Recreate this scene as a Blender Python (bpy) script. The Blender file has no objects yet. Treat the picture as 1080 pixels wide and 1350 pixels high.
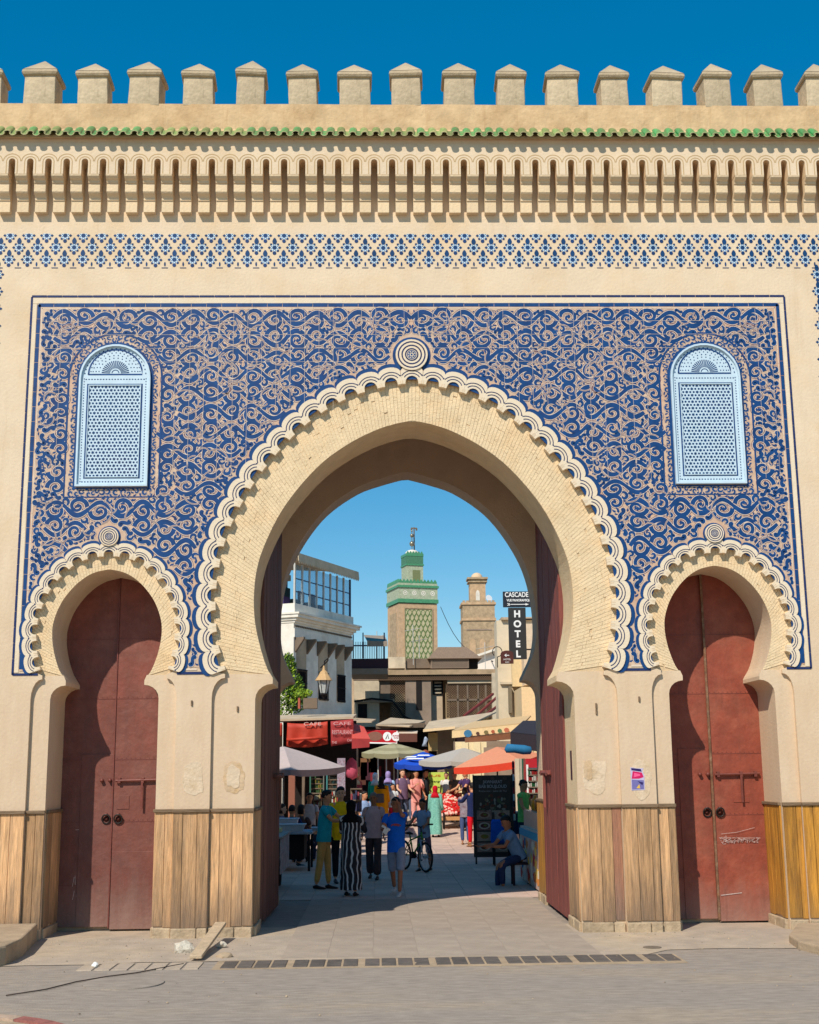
import bpy, bmesh, math, random
import numpy as np
from mathutils import Vector, Matrix, noise
from mathutils.geometry import tessellate_polygon
random.seed(11)
R = math.radians
S = bpy.context.scene
COL = S.collection

# ------------------------------------------------------------------ camera, sky, sun, exposure
CAM = Vector((-0.503, -17.05, 2.07)); FPX = 1675.0
PITCH, YAW, ROLL = 0.2011, 0.02645, -0.01029
fw = Vector((math.sin(YAW)*math.cos(PITCH), math.cos(YAW)*math.cos(PITCH), math.sin(PITCH)))
rt = Vector((math.cos(YAW), -math.sin(YAW), 0)); up = rt.cross(fw)
rt2 = math.cos(ROLL)*rt + math.sin(ROLL)*up; up2 = -math.sin(ROLL)*rt + math.cos(ROLL)*up
cd = bpy.data.cameras.new('camera'); cam = bpy.data.objects.new('camera', cd); COL.objects.link(cam)
m = Matrix.Identity(4)
for i in range(3):
    m[i][0] = rt2[i]; m[i][1] = up2[i]; m[i][2] = -fw[i]; m[i][3] = CAM[i]
cam.matrix_world = m
cd.sensor_width = 36; cd.sensor_fit = 'AUTO'; cd.lens = 36*FPX/1350
cd.clip_start = 0.1; cd.clip_end = 3000
S.camera = cam
SUN_DIR = Vector((0.56, 1.0, -1.13)).normalized()          # the way the light travels
w = bpy.data.worlds.new('World'); S.world = w; w.use_nodes = True
nt = w.node_tree; nt.nodes.clear()
sky = nt.nodes.new('ShaderNodeTexSky'); sky.sky_type = 'NISHITA'; sky.sun_disc = False
sky.sun_elevation = math.asin(-SUN_DIR.z)
sky.sun_rotation = math.atan2(-SUN_DIR.x, -SUN_DIR.y)
sky.altitude = 600; sky.air_density = 1.0; sky.dust_density = 0.1; sky.ozone_density = 2.5
hs = nt.nodes.new('ShaderNodeHueSaturation'); hs.inputs['Saturation'].default_value = 1.8; hs.inputs['Hue'].default_value = 0.492; hs.inputs['Value'].default_value = 1.36
gm = nt.nodes.new('ShaderNodeGamma'); gm.inputs[1].default_value = 0.69
bg = nt.nodes.new('ShaderNodeBackground'); bg.inputs[1].default_value = 0.15
wo = nt.nodes.new('ShaderNodeOutputWorld')
nt.links.new(sky.outputs[0], gm.inputs[0]); nt.links.new(gm.outputs[0], hs.inputs['Color']); nt.links.new(hs.outputs[0], bg.inputs[0]); nt.links.new(bg.outputs[0], wo.inputs[0])
sl = bpy.data.lights.new('sun', 'SUN'); sl.energy = 4.6; sl.angle = R(0.5); sl.color = (1.0, 0.93, 0.82)
so = bpy.data.objects.new('sun', sl); COL.objects.link(so)
so.rotation_euler = SUN_DIR.to_track_quat('-Z', 'Y').to_euler(); so.location = (-10, -25, 30)
S.view_settings.view_transform = 'Standard'; S.view_settings.look = 'None'
S.view_settings.exposure = 0.0; S.view_settings.gamma = 1.0; S.view_settings.use_curve_mapping = False

def at(px, py, Y=None, Z=None):
    """point of the place seen at a pixel of the 1080x1350 photograph, at depth Y or height Z"""
    d = fw + rt2*((px-540)/FPX) + up2*((675-py)/FPX)
    t = (Y-CAM.y)/d.y if Z is None else (Z-CAM.z)/d.z
    return CAM + d*t

# ------------------------------------------------------------------ materials
def srgb(r, g, b):
    f = lambda c: (c/255/12.92) if c/255 <= 0.04045 else ((c/255+0.055)/1.055)**2.4
    return (f(r), f(g), f(b))
MATS = {}
def mat(name, col, rough=0.8, var=0.12, scale=3.0, bump=0.0, bscale=40.0, metal=0.0, stain=None, samt=0.5, sscale=0.8, tint=0.0, spec=0.35, streak=None):
    """procedural surface: base colour broken up by noise, optional second colour in patches, relief, per-object tint"""
    if name in MATS: return MATS[name]
    mt = bpy.data.materials.new(name); mt.use_nodes = True
    n = mt.node_tree.nodes; l = mt.node_tree.links; b = n['Principled BSDF']
    b.inputs['Roughness'].default_value = rough; b.inputs['Metallic'].default_value = metal
    b.inputs['Specular IOR Level'].default_value = spec
    tc = n.new('ShaderNodeTexCoord'); mp = n.new('ShaderNodeMapping'); l.new(tc.outputs['Object'], mp.inputs[0])
    if streak: mp.inputs['Scale'].default_value = streak
    no = n.new('ShaderNodeTexNoise'); no.inputs['Scale'].default_value = scale; no.inputs['Detail'].default_value = 8; no.inputs['Roughness'].default_value = 0.65
    l.new(mp.outputs[0], no.inputs['Vector'])
    mr = n.new('ShaderNodeMapRange'); mr.inputs[1].default_value = 0.3; mr.inputs[2].default_value = 0.7
    mr.inputs[3].default_value = 1-var; mr.inputs[4].default_value = 1+var
    l.new(no.outputs['Fac'], mr.inputs[0])
    last = None
    rgb = n.new('ShaderNodeRGB'); rgb.outputs[0].default_value = (*col, 1); last = rgb.outputs[0]
    if stain:
        n2 = n.new('ShaderNodeTexNoise'); n2.inputs['Scale'].default_value = sscale; n2.inputs['Detail'].default_value = 9; n2.inputs['Roughness'].default_value = 0.7
        l.new(mp.outputs[0], n2.inputs['Vector'])
        m2 = n.new('ShaderNodeMapRange'); m2.inputs[1].default_value = 0.47; m2.inputs[2].default_value = 0.68; m2.inputs[4].default_value = samt
        l.new(n2.outputs['Fac'], m2.inputs[0])
        mx = n.new('ShaderNodeMix'); mx.data_type = 'RGBA'; l.new(m2.outputs[0], mx.inputs[0]); l.new(last, mx.inputs[6]); mx.inputs[7].default_value = (*stain, 1)
        last = mx.outputs[2]
    vm = n.new('ShaderNodeVectorMath'); vm.operation = 'SCALE'; l.new(last, vm.inputs[0]); l.new(mr.outputs[0], vm.inputs['Scale']); last = vm.outputs[0]
    if tint:
        oi = n.new('ShaderNodeObjectInfo'); m3 = n.new('ShaderNodeMapRange'); m3.inputs[3].default_value = 1-tint; m3.inputs[4].default_value = 1+tint
        l.new(oi.outputs['Random'], m3.inputs[0])
        v2 = n.new('ShaderNodeVectorMath'); v2.operation = 'SCALE'; l.new(last, v2.inputs[0]); l.new(m3.outputs[0], v2.inputs['Scale']); last = v2.outputs[0]
    l.new(last, b.inputs['Base Color'])
    if bump:
        n4 = n.new('ShaderNodeTexNoise'); n4.inputs['Scale'].default_value = bscale; n4.inputs['Detail'].default_value = 6; l.new(mp.outputs[0], n4.inputs['Vector'])
        bp = n.new('ShaderNodeBump'); bp.inputs['Strength'].default_value = bump; bp.inputs['Distance'].default_value = 0.02
        l.new(n4.outputs['Fac'], bp.inputs['Height']); l.new(bp.outputs[0], b.inputs['Normal'])
    MATS[name] = mt; return mt
def simple(name, r, g, b, rough=0.75, var=0.1, **k):
    return mat(name, srgb(r, g, b), rough=rough, var=var, scale=k.pop('scale', 12.0), **k)

PL = (0.66, 0.475, 0.285)
M = {}
M['plaster'] = mat('plaster', (0.73, 0.575, 0.40), 0.9, 0.06, 1.6, 0.25, 25, stain=(0.69, 0.49, 0.285), samt=0.7, sscale=0.9)
def streaks(mt, col, amt):
    n = mt.node_tree.nodes; l = mt.node_tree.links; b = n['Principled BSDF']; src = b.inputs['Base Color'].links[0].from_socket
    tc = n.new('ShaderNodeTexCoord'); mp = n.new('ShaderNodeMapping'); mp.inputs['Scale'].default_value = (7, 7, 0.55); l.new(tc.outputs['Object'], mp.inputs[0])
    no = n.new('ShaderNodeTexNoise'); no.inputs['Scale'].default_value = 1.0; no.inputs['Detail'].default_value = 10; no.inputs['Roughness'].default_value = 0.75; l.new(mp.outputs[0], no.inputs['Vector'])
    mr = n.new('ShaderNodeMapRange'); mr.inputs[1].default_value = 0.54; mr.inputs[2].default_value = 0.72; mr.inputs[4].default_value = amt; l.new(no.outputs['Fac'], mr.inputs[0])
    mx = n.new('ShaderNodeMix'); mx.data_type = 'RGBA'; l.new(mr.outputs[0], mx.inputs[0]); l.new(src, mx.inputs[6]); mx.inputs[7].default_value = (*col, 1); l.new(mx.outputs[2], b.inputs['Base Color'])
def weather(mt, col, z0, z1, amt):
    n = mt.node_tree.nodes; l = mt.node_tree.links; b = n['Principled BSDF']; src = b.inputs['Base Color'].links[0].from_socket
    tc = n.new('ShaderNodeTexCoord'); sx = n.new('ShaderNodeSeparateXYZ'); l.new(tc.outputs['Object'], sx.inputs[0])
    no = n.new('ShaderNodeTexNoise'); no.inputs['Scale'].default_value = 2.5; no.inputs['Detail'].default_value = 8; no.inputs['Roughness'].default_value = 0.7
    mp = n.new('ShaderNodeMapping'); mp.inputs['Scale'].default_value = (2.2, 2.2, 0.5); l.new(tc.outputs['Object'], mp.inputs[0]); l.new(mp.outputs[0], no.inputs['Vector'])
    ma = n.new('ShaderNodeMath'); ma.operation = 'MULTIPLY_ADD'; ma.inputs[1].default_value = abs(z1-z0)*1.6; l.new(no.outputs['Fac'], ma.inputs[0]); l.new(sx.outputs[2], ma.inputs[2])
    mr = n.new('ShaderNodeMapRange'); o_ = abs(z1-z0)*0.8; mr.inputs[1].default_value = z0+o_; mr.inputs[2].default_value = z1+o_; mr.inputs[3].default_value = amt; mr.inputs[4].default_value = 0.0; l.new(ma.outputs[0], mr.inputs[0])
    mx = n.new('ShaderNodeMix'); mx.data_type = 'RGBA'; l.new(mr.outputs[0], mx.inputs[0]); l.new(src, mx.inputs[6]); mx.inputs[7].default_value = (*col, 1); l.new(mx.outputs[2], b.inputs['Base Color'])
weather(M['plaster'], (0.60, 0.43, 0.28), 1.4, 6.5, 0.85)
streaks(M['plaster'], (0.56, 0.40, 0.25), 0.42)
M['plaster_top'] = mat('weathered_plaster', (0.64, 0.44, 0.24), 0.9, 0.16, 4.0, 0.5, 18, stain=(0.50, 0.31, 0.15), samt=0.7, sscale=1.9)
M['merlon'] = mat('merlon_plaster', (0.56, 0.44, 0.285), 0.92, 0.15, 5.0, 0.5, 22, stain=(0.33, 0.26, 0.16), samt=0.75, sscale=3.2, tint=0.1)
M['merlon_cap'] = mat('merlon_cap', (0.50, 0.39, 0.25), 0.92, 0.2, 6.0, 0.5, 26, stain=(0.24, 0.19, 0.13), samt=0.7, sscale=3, tint=0.08)
M['brick'] = mat('limewashed_brick', (0.75, 0.57, 0.35), 0.92, 0.1, 5.0, 0.5, 40, stain=(0.74, 0.50, 0.26), samt=0.7, sscale=1.3)
M['mortar'] = mat('brick_mortar', (0.64, 0.47, 0.28), 0.95, 0.1, 8.0, 0.4, 40)
M['soffit'] = mat('passage_plaster', (0.66, 0.48, 0.33), 0.95, 0.12, 3.0, 0.5, 30, stain=(0.56, 0.40, 0.27), samt=0.6, sscale=1.5)
M['corbel'] = mat('corbel_plaster', (0.76, 0.58, 0.37), 0.9, 0.1, 5, 0.3, 30, stain=(0.5, 0.33, 0.16), samt=0.4, sscale=2.5, tint=0.05)
M['corbel_line'] = mat('corbel_groove', (0.50, 0.34, 0.17), 0.92, 0.1, 5)
M['niche'] = mat('cornice_recess', (0.74, 0.54, 0.33), 0.95, 0.15, 6)
M['scallop'] = mat('scallop_plaster', (0.76, 0.63, 0.46), 0.85, 0.06, 6, 0.2, 40, stain=(0.66, 0.47, 0.26), samt=0.55, sscale=1.5)
M['navy'] = mat('navy_glaze', (0.015, 0.028, 0.10), 0.5, 0.25, 9, tint=0.1, spec=0.2)
M['blue'] = mat('blue_glaze', (0.004, 0.052, 0.18), 0.5, 0.28, 5.0, stain=(0.012, 0.03, 0.12), samt=0.7, sscale=6, spec=0.25)
M['frieze_blue'] = mat('frieze_blue_glaze', (0.006, 0.05, 0.15), 0.5, 0.25, 3, stain=(0.02, 0.022, 0.11), samt=0.7, sscale=1.2, tint=0.15, spec=0.2)
M['maroon'] = mat('maroon_glaze', (0.13, 0.045, 0.075), 0.5, 0.3, 9)
M['panel'] = mat('tile_ground', (0.60, 0.42, 0.29), 0.5, 0.15, 7, stain=(0.52, 0.27, 0.16), samt=0.8, sscale=1.6, spec=0.45)
M['cream'] = mat('cream_glaze', (0.70, 0.56, 0.43), 0.5, 0.1, 9)
M['white_glaze'] = mat('white_glaze', (0.53, 0.66, 0.74), 0.4, 0.06, 9, spec=0.5)
M['red_door'] = mat('red_sheet_door', (0.22, 0.058, 0.036), 0.6, 0.2, 5, 0.4, 14, stain=(0.27, 0.105, 0.075), samt=0.75, sscale=1.9, spec=0.4)
M['door_dirt'] = mat('dusty_door_foot', (0.20, 0.075, 0.05), 0.8, 0.35, 4, 0.3, 20, stain=(0.33, 0.22, 0.16), samt=0.6, sscale=5)
M['door_iron'] = mat('painted_iron', (0.17, 0.045, 0.032), 0.5, 0.2, 8, 0.2, 30)
M['iron'] = mat('dark_iron', (0.03, 0.025, 0.022), 0.5, 0.3, 8, metal=0.4)
M['scratch'] = mat('chalk_marks', (0.5, 0.36, 0.32), 0.9, 0.3, 30)
M['brown_door'] = mat('brown_boards', (0.15, 0.062, 0.043), 0.75, 0.3, 5, 0.5, 12, stain=(0.085, 0.045, 0.035), samt=0.6, sscale=2, tint=0.18, streak=(6, 6, 0.5))
M['red_boards'] = mat('red_boards', (0.23, 0.062, 0.047), 0.7, 0.25, 5, 0.6, 14, stain=(0.15, 0.055, 0.045), samt=0.7, sscale=3, tint=0.1, streak=(6, 6, 0.6))
M['plank'] = mat('old_planks', (0.55, 0.315, 0.15), 0.75, 0.40, 4, 0.7, 10, stain=(0.36, 0.23, 0.13), samt=0.85, sscale=2.4, tint=0.3, streak=(7, 7, 0.55))
M['plank_red'] = mat('reddish_planks', (0.46, 0.21, 0.12), 0.75, 0.3, 4, 0.7, 10, stain=(0.22, 0.10, 0.06), samt=0.6, sscale=2.4, tint=0.2, streak=(7, 7, 0.55))
M['plank_gold'] = mat('varnished_planks', (0.50, 0.225, 0.03), 0.5, 0.35, 3, 0.6, 10, stain=(0.26, 0.12, 0.03), samt=0.8, sscale=2.2, tint=0.2, streak=(6, 6, 0.6))
M['red_door2'] = mat('bright_red_sheet_door', (0.255, 0.054, 0.028), 0.6, 0.22, 5, 0.4, 14, stain=(0.33, 0.10, 0.055), samt=0.7, sscale=1.7, spec=0.4)
weather(M['plank'], (0.15, 0.105, 0.075), 0.05, 0.8, 0.75); weather(M['plank_red'], (0.17, 0.13, 0.10), 0.05, 0.75, 0.8); weather(M['plank_gold'], (0.22, 0.14, 0.06), 0.0, 0.5, 0.5)
weather(M['red_door'], (0.10, 0.045, 0.038), 0.3, 5.0, 0.55); weather(M['red_door'], (0.27, 0.16, 0.125), 0.0, 0.75, 0.8); streaks(M['red_door'], (0.11, 0.045, 0.035), 0.45)
for q in ('red_door2',): weather(M[q], (0.30, 0.16, 0.12), 0.0, 0.6, 0.8); streaks(M[q], (0.15, 0.045, 0.03), 0.5)
M['rail'] = mat('wood_rail', (0.20, 0.13, 0.075), 0.8, 0.3, 5, 0.6, 14, streak=(0.6, 6, 6))
M['plinth'] = mat('plinth_stone', (0.44, 0.33, 0.21), 0.95, 0.22, 7, 0.8, 22, stain=(0.3, 0.21, 0.13), samt=0.6, sscale=4, tint=0.12)
M['tile_g'] = mat('green_glazed_tile', (0.02, 0.27, 0.08), 0.3, 0.45, 12, stain=(0.11, 0.16, 0.045), samt=0.85, sscale=9, tint=0.3, spec=0.6)
M['tile_y'] = mat('worn_green_tile', (0.16, 0.27, 0.08), 0.4, 0.4, 12, stain=(0.30, 0.25, 0.11), samt=0.9, sscale=8, tint=0.3)
M['tile_edge'] = mat('tile_clay_edge', (0.42, 0.38, 0.19), 0.8, 0.3, 20, stain=(0.2, 0.13, 0.05), samt=0.7, sscale=10, tint=0.2)
M['road'] = mat('road_surface', (0.33, 0.275, 0.225), 0.9, 0.22, 9.0, 0.6, 90, stain=(0.40, 0.315, 0.225), samt=0.9, sscale=0.45, streak=(0.5, 1.5, 1))
M['street_slab'] = mat('street_paving', (0.55, 0.405, 0.325), 0.85, 0.2, 2.5, 0.4, 40, stain=(0.40, 0.28, 0.23), samt=0.7, sscale=1.2, tint=0.12)
M['slab'] = mat('paving_stone', (0.38, 0.305, 0.235), 0.85, 0.16, 2.5, 0.35, 40, stain=(0.45, 0.355, 0.26), samt=0.6, sscale=0.7, tint=0.035)
M['sand'] = mat('dusty_stone', (0.42, 0.31, 0.20), 0.95, 0.18, 4, 0.6, 30, stain=(0.28, 0.21, 0.14), samt=0.7, sscale=1.3)
M['drain'] = mat('dark_drain_stone', (0.115, 0.095, 0.08), 0.85, 0.3, 6, 0.4, 40, tint=0.15)
M['drain2'] = mat('dusty_drain_stone', (0.20, 0.155, 0.11), 0.9, 0.25, 6, 0.4, 40, tint=0.12)

streaks(M['merlon'], (0.20, 0.155, 0.10), 0.65); streaks(M['merlon_cap'], (0.18, 0.14, 0.10), 0.5); streaks(M['plaster_top'], (0.46, 0.27, 0.12), 0.55); streaks(M['scallop'], (0.55, 0.40, 0.25), 0.35); streaks(M['corbel'], (0.45, 0.30, 0.16), 0.4)
# ------------------------------------------------------------------ mesh helpers
class MB:
    def __init__(s): s.v = []; s.f = []; s.m = []; s.uv = None
    def add(s, vs, fs, mi=0):
        k = len(s.v); s.v += [tuple(v) for v in vs]
        for f in fs: s.f.append(tuple(i+k for i in f)); s.m.append(mi)
        return k
    def box(s, x0, y0, z0, x1, y1, z1, mi=0, tf=None):
        vs = [(x0,y0,z0),(x1,y0,z0),(x1,y1,z0),(x0,y1,z0),(x0,y0,z1),(x1,y0,z1),(x1,y1,z1),(x0,y1,z1)]
        if tf: vs = [tf @ Vector(v) for v in vs]
        s.add(vs, [(0,3,2,1),(4,5,6,7),(0,1,5,4),(1,2,6,5),(2,3,7,6),(3,0,4,7)], mi)
    def taper(s, c, a, b, z0, a2, b2, z1, mi=0):
        x, y = c
        vs = [(x-a,y-b,z0),(x+a,y-b,z0),(x+a,y+b,z0),(x-a,y+b,z0),(x-a2,y-b2,z1),(x+a2,y-b2,z1),(x+a2,y+b2,z1),(x-a2,y+b2,z1)]
        s.add(vs, [(0,3,2,1),(4,5,6,7),(0,1,5,4),(1,2,6,5),(2,3,7,6),(3,0,4,7)], mi)
    def prism(s, outer, y0, y1, holes=(), mi=0, back=True, tf=None, smi=None):
        """polygon in x,z extruded from y0 (front, towards -y) to y1"""
        loops = [list(outer)]+[list(h) for h in holes]
        tris = tessellate_polygon([[Vector((x, z, 0)) for x, z in lp] for lp in loops])
        flat = [p for lp in loops for p in lp]; n = len(flat)
        T = (lambda v: tuple(tf @ Vector(v))) if tf else (lambda v: v)
        k = len(s.v); s.v += [T((x, y0, z)) for x, z in flat]+[T((x, y1, z)) for x, z in flat]
        for t in tris:
            a, b, c = [flat[i] for i in t]
            ar = (b[0]-a[0])*(c[1]-a[1])-(b[1]-a[1])*(c[0]-a[0])
            if abs(ar) < 1e-12: continue
            t = t if ar > 0 else (t[0], t[2], t[1])
            s.f.append(tuple(i+k for i in t)); s.m.append(mi)
            if back: s.f.append(tuple(i+k+n for i in reversed(t))); s.m.append(mi)
        o = 0
        for lp in loops:
            L = len(lp)
            for i in range(L):
                j = (i+1) % L
                s.f.append((k+o+i, k+o+j, k+o+j+n, k+o+i+n)[::-1]); s.m.append(mi if smi is None else smi)
            o += L
    def tube(s, pts, rad, seg=8, mi=0, caps=True, flat=None):
        """tapered tube along points; rad is a number, a list, or a list of (a, b) with a across x-ish, b the other way"""
        P = [Vector(p) for p in pts]; n = len(P)
        if not isinstance(rad, (list, tuple)): rad = [rad]*n
        k = len(s.v); ref = None
        for i in range(n):
            t = (P[min(i+1, n-1)]-P[max(i-1, 0)])
            if t.length < 1e-9: t = Vector((0, 0, 1))
            t.normalize()
            if flat: a = Vector(flat)
            else: a = ref if ref else (Vector((1, 0, 0)) if abs(t.x) < 0.8 else Vector((0, 1, 0)))
            a = (a - t*a.dot(t));
            if a.length < 1e-6: a = t.orthogonal()
            a.normalize(); ref = a; b = t.cross(a)
            ra, rb = rad[i] if isinstance(rad[i], (list, tuple)) else (rad[i], rad[i])
            for j in range(seg):
                an = 2*math.pi*j/seg; s.v.append(tuple(P[i]+a*(ra*math.cos(an))+b*(rb*math.sin(an))))
        for i in range(n-1):
            for j in range(seg):
                q = (j+1) % seg; s.f.append((k+i*seg+j, k+i*seg+q, k+(i+1)*seg+q, k+(i+1)*seg+j)); s.m.append(mi)
        if caps:
            s.f.append(tuple(k+j for j in reversed(range(seg)))); s.m.append(mi)
            s.f.append(tuple(k+(n-1)*seg+j for j in range(seg))); s.m.append(mi)
    def lathe(s, prof, c=(0,0,0), seg=16, mi=0):
        k = len(s.v)
        for r, z in prof:
            for j in range(seg):
                a = 2*math.pi*j/seg; s.v.append((c[0]+r*math.cos(a), c[1]+r*math.sin(a), c[2]+z))
        for i in range(len(prof)-1):
            for j in range(seg):
                q = (j+1) % seg; s.f.append((k+i*seg+j, k+i*seg+q, k+(i+1)*seg+q, k+(i+1)*seg+j)); s.m.append(mi)
        s.f.append(tuple(k+j for j in reversed(range(seg)))); s.m.append(mi)
        s.f.append(tuple(k+(len(prof)-1)*seg+j for j in range(seg))); s.m.append(mi)
    def ribbon(s, c, wd, y, mi=0, closed=False):
        """flat strip along a curve in the x,z plane at depth y facing -y"""
        n = len(c); k = len(s.v)
        for i in range(n):
            if closed: a = c[i-1]; b = c[(i+1) % n]
            else: a = c[max(i-1, 0)]; b = c[min(i+1, n-1)]
            tx, tz = b[0]-a[0], b[1]-a[1]; L = math.hypot(tx, tz) or 1; tx /= L; tz /= L
            h = (wd[i] if isinstance(wd, (list, tuple)) else wd)/2
            s.v.append((c[i][0]-tz*h, y, c[i][1]+tx*h)); s.v.append((c[i][0]+tz*h, y, c[i][1]-tx*h))
        for i in range(n if closed else n-1):
            j = (i+1) % n; s.f.append((k+2*i, k+2*i+1, k+2*j+1, k+2*j)); s.m.append(mi)
    def disc(s, x, z, r, y, seg=8, mi=0, rx=None, rot=0):
        k = len(s.v); rx = rx or r
        for j in range(seg):
            a = 2*math.pi*j/seg; u, v = rx*math.cos(a), r*math.sin(a)
            s.v.append((x+u*math.cos(rot)-v*math.sin(rot), y, z+u*math.sin(rot)+v*math.cos(rot)))
        s.f.append(tuple(k+j for j in range(seg))); s.m.append(mi)
    def mesh(s, name, mats, smooth=False):
        me = bpy.data.meshes.new(name); me.from_pydata(s.v, [], s.f)
        for mt in (mats if isinstance(mats, (list, tuple)) else [mats]): me.materials.append(mt)
        me.polygons.foreach_set('material_index', s.m)
        if smooth: me.polygons.foreach_set('use_smooth', [True]*len(s.f))
        me.update(); return me
    def build(s, name, mats, parent=None, loc=None, rot=None, smooth=False, kind=None, label=None, bevel=0):
        o = bpy.data.objects.new(name, s.mesh(name, mats, smooth)); COL.objects.link(o)
        if parent: o.parent = parent
        if loc is not None: o.location = loc
        if rot is not None: o.rotation_euler = rot
        if kind: o['kind'] = kind
        if label: o['label'] = label
        if bevel:
            b = o.modifiers.new('bevel', 'BEVEL'); b.width = bevel; b.segments = 2; b.limit_method = 'ANGLE'
        return o
def empty(name, label=None, cat=None, loc=(0,0,0), rotz=0, group=None, parent=None):
    o = bpy.data.objects.new(name, None); COL.objects.link(o); o.location = loc; o.rotation_euler = (0, 0, rotz)
    o.empty_display_size = 0.2
    if label: o['label'] = label
    if cat: o['category'] = cat
    if group: o['group'] = group
    if parent: o.parent = parent
    return o
def tag(o, label, cat, group=None, kind=None):
    o['label'] = label; o['category'] = cat
    if group: o['group'] = group
    if kind: o['kind'] = kind
    return o
def inst(name, me, parent, loc, rot=(0,0,0), scale=None, mats=None):
    o = bpy.data.objects.new(name, me); COL.objects.link(o); o.parent = parent; o.location = loc; o.rotation_euler = rot
    if scale: o.scale = scale
    return o
def catmull(pts, n=400):
    P = [np.array(p, float) for p in pts]; P = [2*P[0]-P[1]]+P+[2*P[-1]-P[-2]]; out = []
    for i in range(1, len(P)-2):
        for t in np.linspace(0, 1, 24, endpoint=False):
            a, b, c, d = P[i-1:i+3]
            out.append(0.5*((2*b)+(-a+c)*t+(2*a-5*b+4*c-d)*t*t+(-a+3*b-3*c+d)*t**3))
    out.append(P[-2]); out = np.array(out)
    L = np.r_[0, np.cumsum(np.hypot(*np.diff(out, axis=0).T))]; u = np.linspace(0, L[-1], n)
    return np.c_[np.interp(u, L, out[:,0]), np.interp(u, L, out[:,1])], L[-1]
def text_mesh(s, size=1.0, ext=0.01, name='lettering', bold=0.0, width=None):
    c = bpy.data.curves.new(name, 'FONT'); c.body = s; c.size = size; c.extrude = ext; c.align_x = 'CENTER'; c.align_y = 'CENTER'; c.offset = bold
    o = bpy.data.objects.new(name, c); COL.objects.link(o)
    dg = bpy.context.evaluated_depsgraph_get(); me = bpy.data.meshes.new_from_object(o.evaluated_get(dg))
    bpy.data.objects.remove(o); bpy.data.curves.remove(c)
    if width:
        xs = [v.co.x for v in me.vertices]; k = width/(max(xs)-min(xs))
        for v in me.vertices: v.co.x *= k
    me.name = name; return me
def put_text(s, size, parent, loc, material, rotz=0, bold=0.0, width=None, name='lettering', ext=0.006, tilt=90):
    me = text_mesh(s, size, ext, name, bold, width); me.materials.append(material)
    return inst(name, me, parent, loc, (R(tilt), 0, rotz))

# ------------------------------------------------------------------ the ground
def struct(o): o['kind'] = 'structure'; return o
b = MB()
ys = [-60, -2.05, 20, 30, 45, 60, 90, 300, 1200]
zs = [0, 0, 0, 0.6, 0.85, 0.9, 0.9, -2, -2]
xs_ = [-600, -30, -6, 8, 40, 600]
for y, z in zip(ys, zs):
    for x in xs_: b.v.append((x, y, z))
nx = len(xs_)
for i in range(len(ys)-1):
    for j in range(nx-1):
        b.f.append((i*nx+j, i*nx+j+1, (i+1)*nx+j+1, (i+1)*nx+j)); b.m.append(0)
road = struct(b.build('road', M['road']))
def gz(y): return float(np.interp(y, ys, zs))
# ------------------------------------------------------------------ the gate
YB = 0.07; YJ = 0.058
gate = empty('city_gate', 'monumental arched gateway with blue tilework, green tile eave and battlements', 'gate')
main_base = [(0,7.42),(0.67,7.30),(1.20,7.05),(1.67,6.67),(2.11,6.15),(2.42,5.63),(2.61,5.15),(2.70,4.67),(2.72,4.26),(2.68,3.80),(2.57,3.40)]
main_in = [(0,6.86),(0.25,6.81),(0.54,6.71),(0.90,6.52),(1.25,6.26),(1.58,5.90),(1.84,5.52),(2.05,5.06),(2.14,4.72),(2.165,4.35),(2.14,4.02),(2.065,3.70),(1.98,3.44),(1.90,3.31)]
small_base = [(0,5.00),(0.27,4.965),(0.51,4.85),(0.75,4.60),(0.90,4.30),(0.962,4.0),(0.95,3.72),(0.89,3.42)]
small_in = [(0,4.79),(0.22,4.735),(0.42,4.60),(0.60,4.38),(0.70,4.15),(0.73,3.95),(0.70,3.70),(0.62,3.45),(0.54,3.32)]
rear_in = [(0,7.02),(0.40,6.91),(0.85,6.74),(1.40,6.33),(1.83,5.72),(2.05,5.15),(2.13,4.5),(2.08,4.0),(1.90,3.60)]
def full(half, n=400, sharp=False):
    h = [(-x, z) for x, z in half[::-1]]
    if sharp:
        a, La = catmull(h, n//2); b_, Lb = catmull([p for p in half], n//2)
        c = np.vstack([a, b_[1:]]); L = np.r_[0, np.cumsum(np.hypot(*np.diff(c, axis=0).T))]; u = np.linspace(0, L[-1], n)
        return np.c_[np.interp(u, L, c[:,0]), np.interp(u, L, c[:,1])], L[-1]
    return catmull(h+half[1:], n)
def offset(c, d):
    t = np.gradient(c, axis=0); t /= np.hypot(t[:,0], t[:,1])[:,None]
    return c + np.c_[-t[:,1], t[:,0]]*d
def opening(curve, cx, jamb, tip, ztip, zj, floor=-0.1, n=70):
    """outline of a horseshoe opening from its bottom left to its bottom right, with a hollow-moulded foot"""
    idx = np.linspace(0, len(curve)-1, n).astype(int); c = [(cx+curve[i][0], curve[i][1]) for i in idx]
    foot = []
    for k in range(6):
        a = k/5*math.pi/2
        foot.append((jamb-(jamb-tip)*(1-math.cos(a)), zj+(ztip-0.05-zj)*math.sin(a)))
    foot += [(tip, ztip)]
    L = [(cx-jamb, floor)]+[(cx-x, z) for x, z in foot]
    return L+c+[(cx+x, z) for x, z in foot[::-1]]+[(cx+jamb, floor)]
cMB, LM = full(main_base, 600); cMI, _ = full(main_in, 600, True)
cSB, LS = full(small_base, 400); cSI, _ = full(small_in, 400, True); cR, _ = full(rear_in, 300, True)
CX = 4.125
opA = opening(offset(cMB, 0.07), 0, 2.70, 2.53, 3.36, 3.05)
opAs = lambda s: opening(offset(cSB, 0.05), s*CX, 0.96, 0.82, 3.36, 3.05)
opB = opening(cMI, 0, 2.13, 1.90, 3.28, 3.03)
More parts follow.
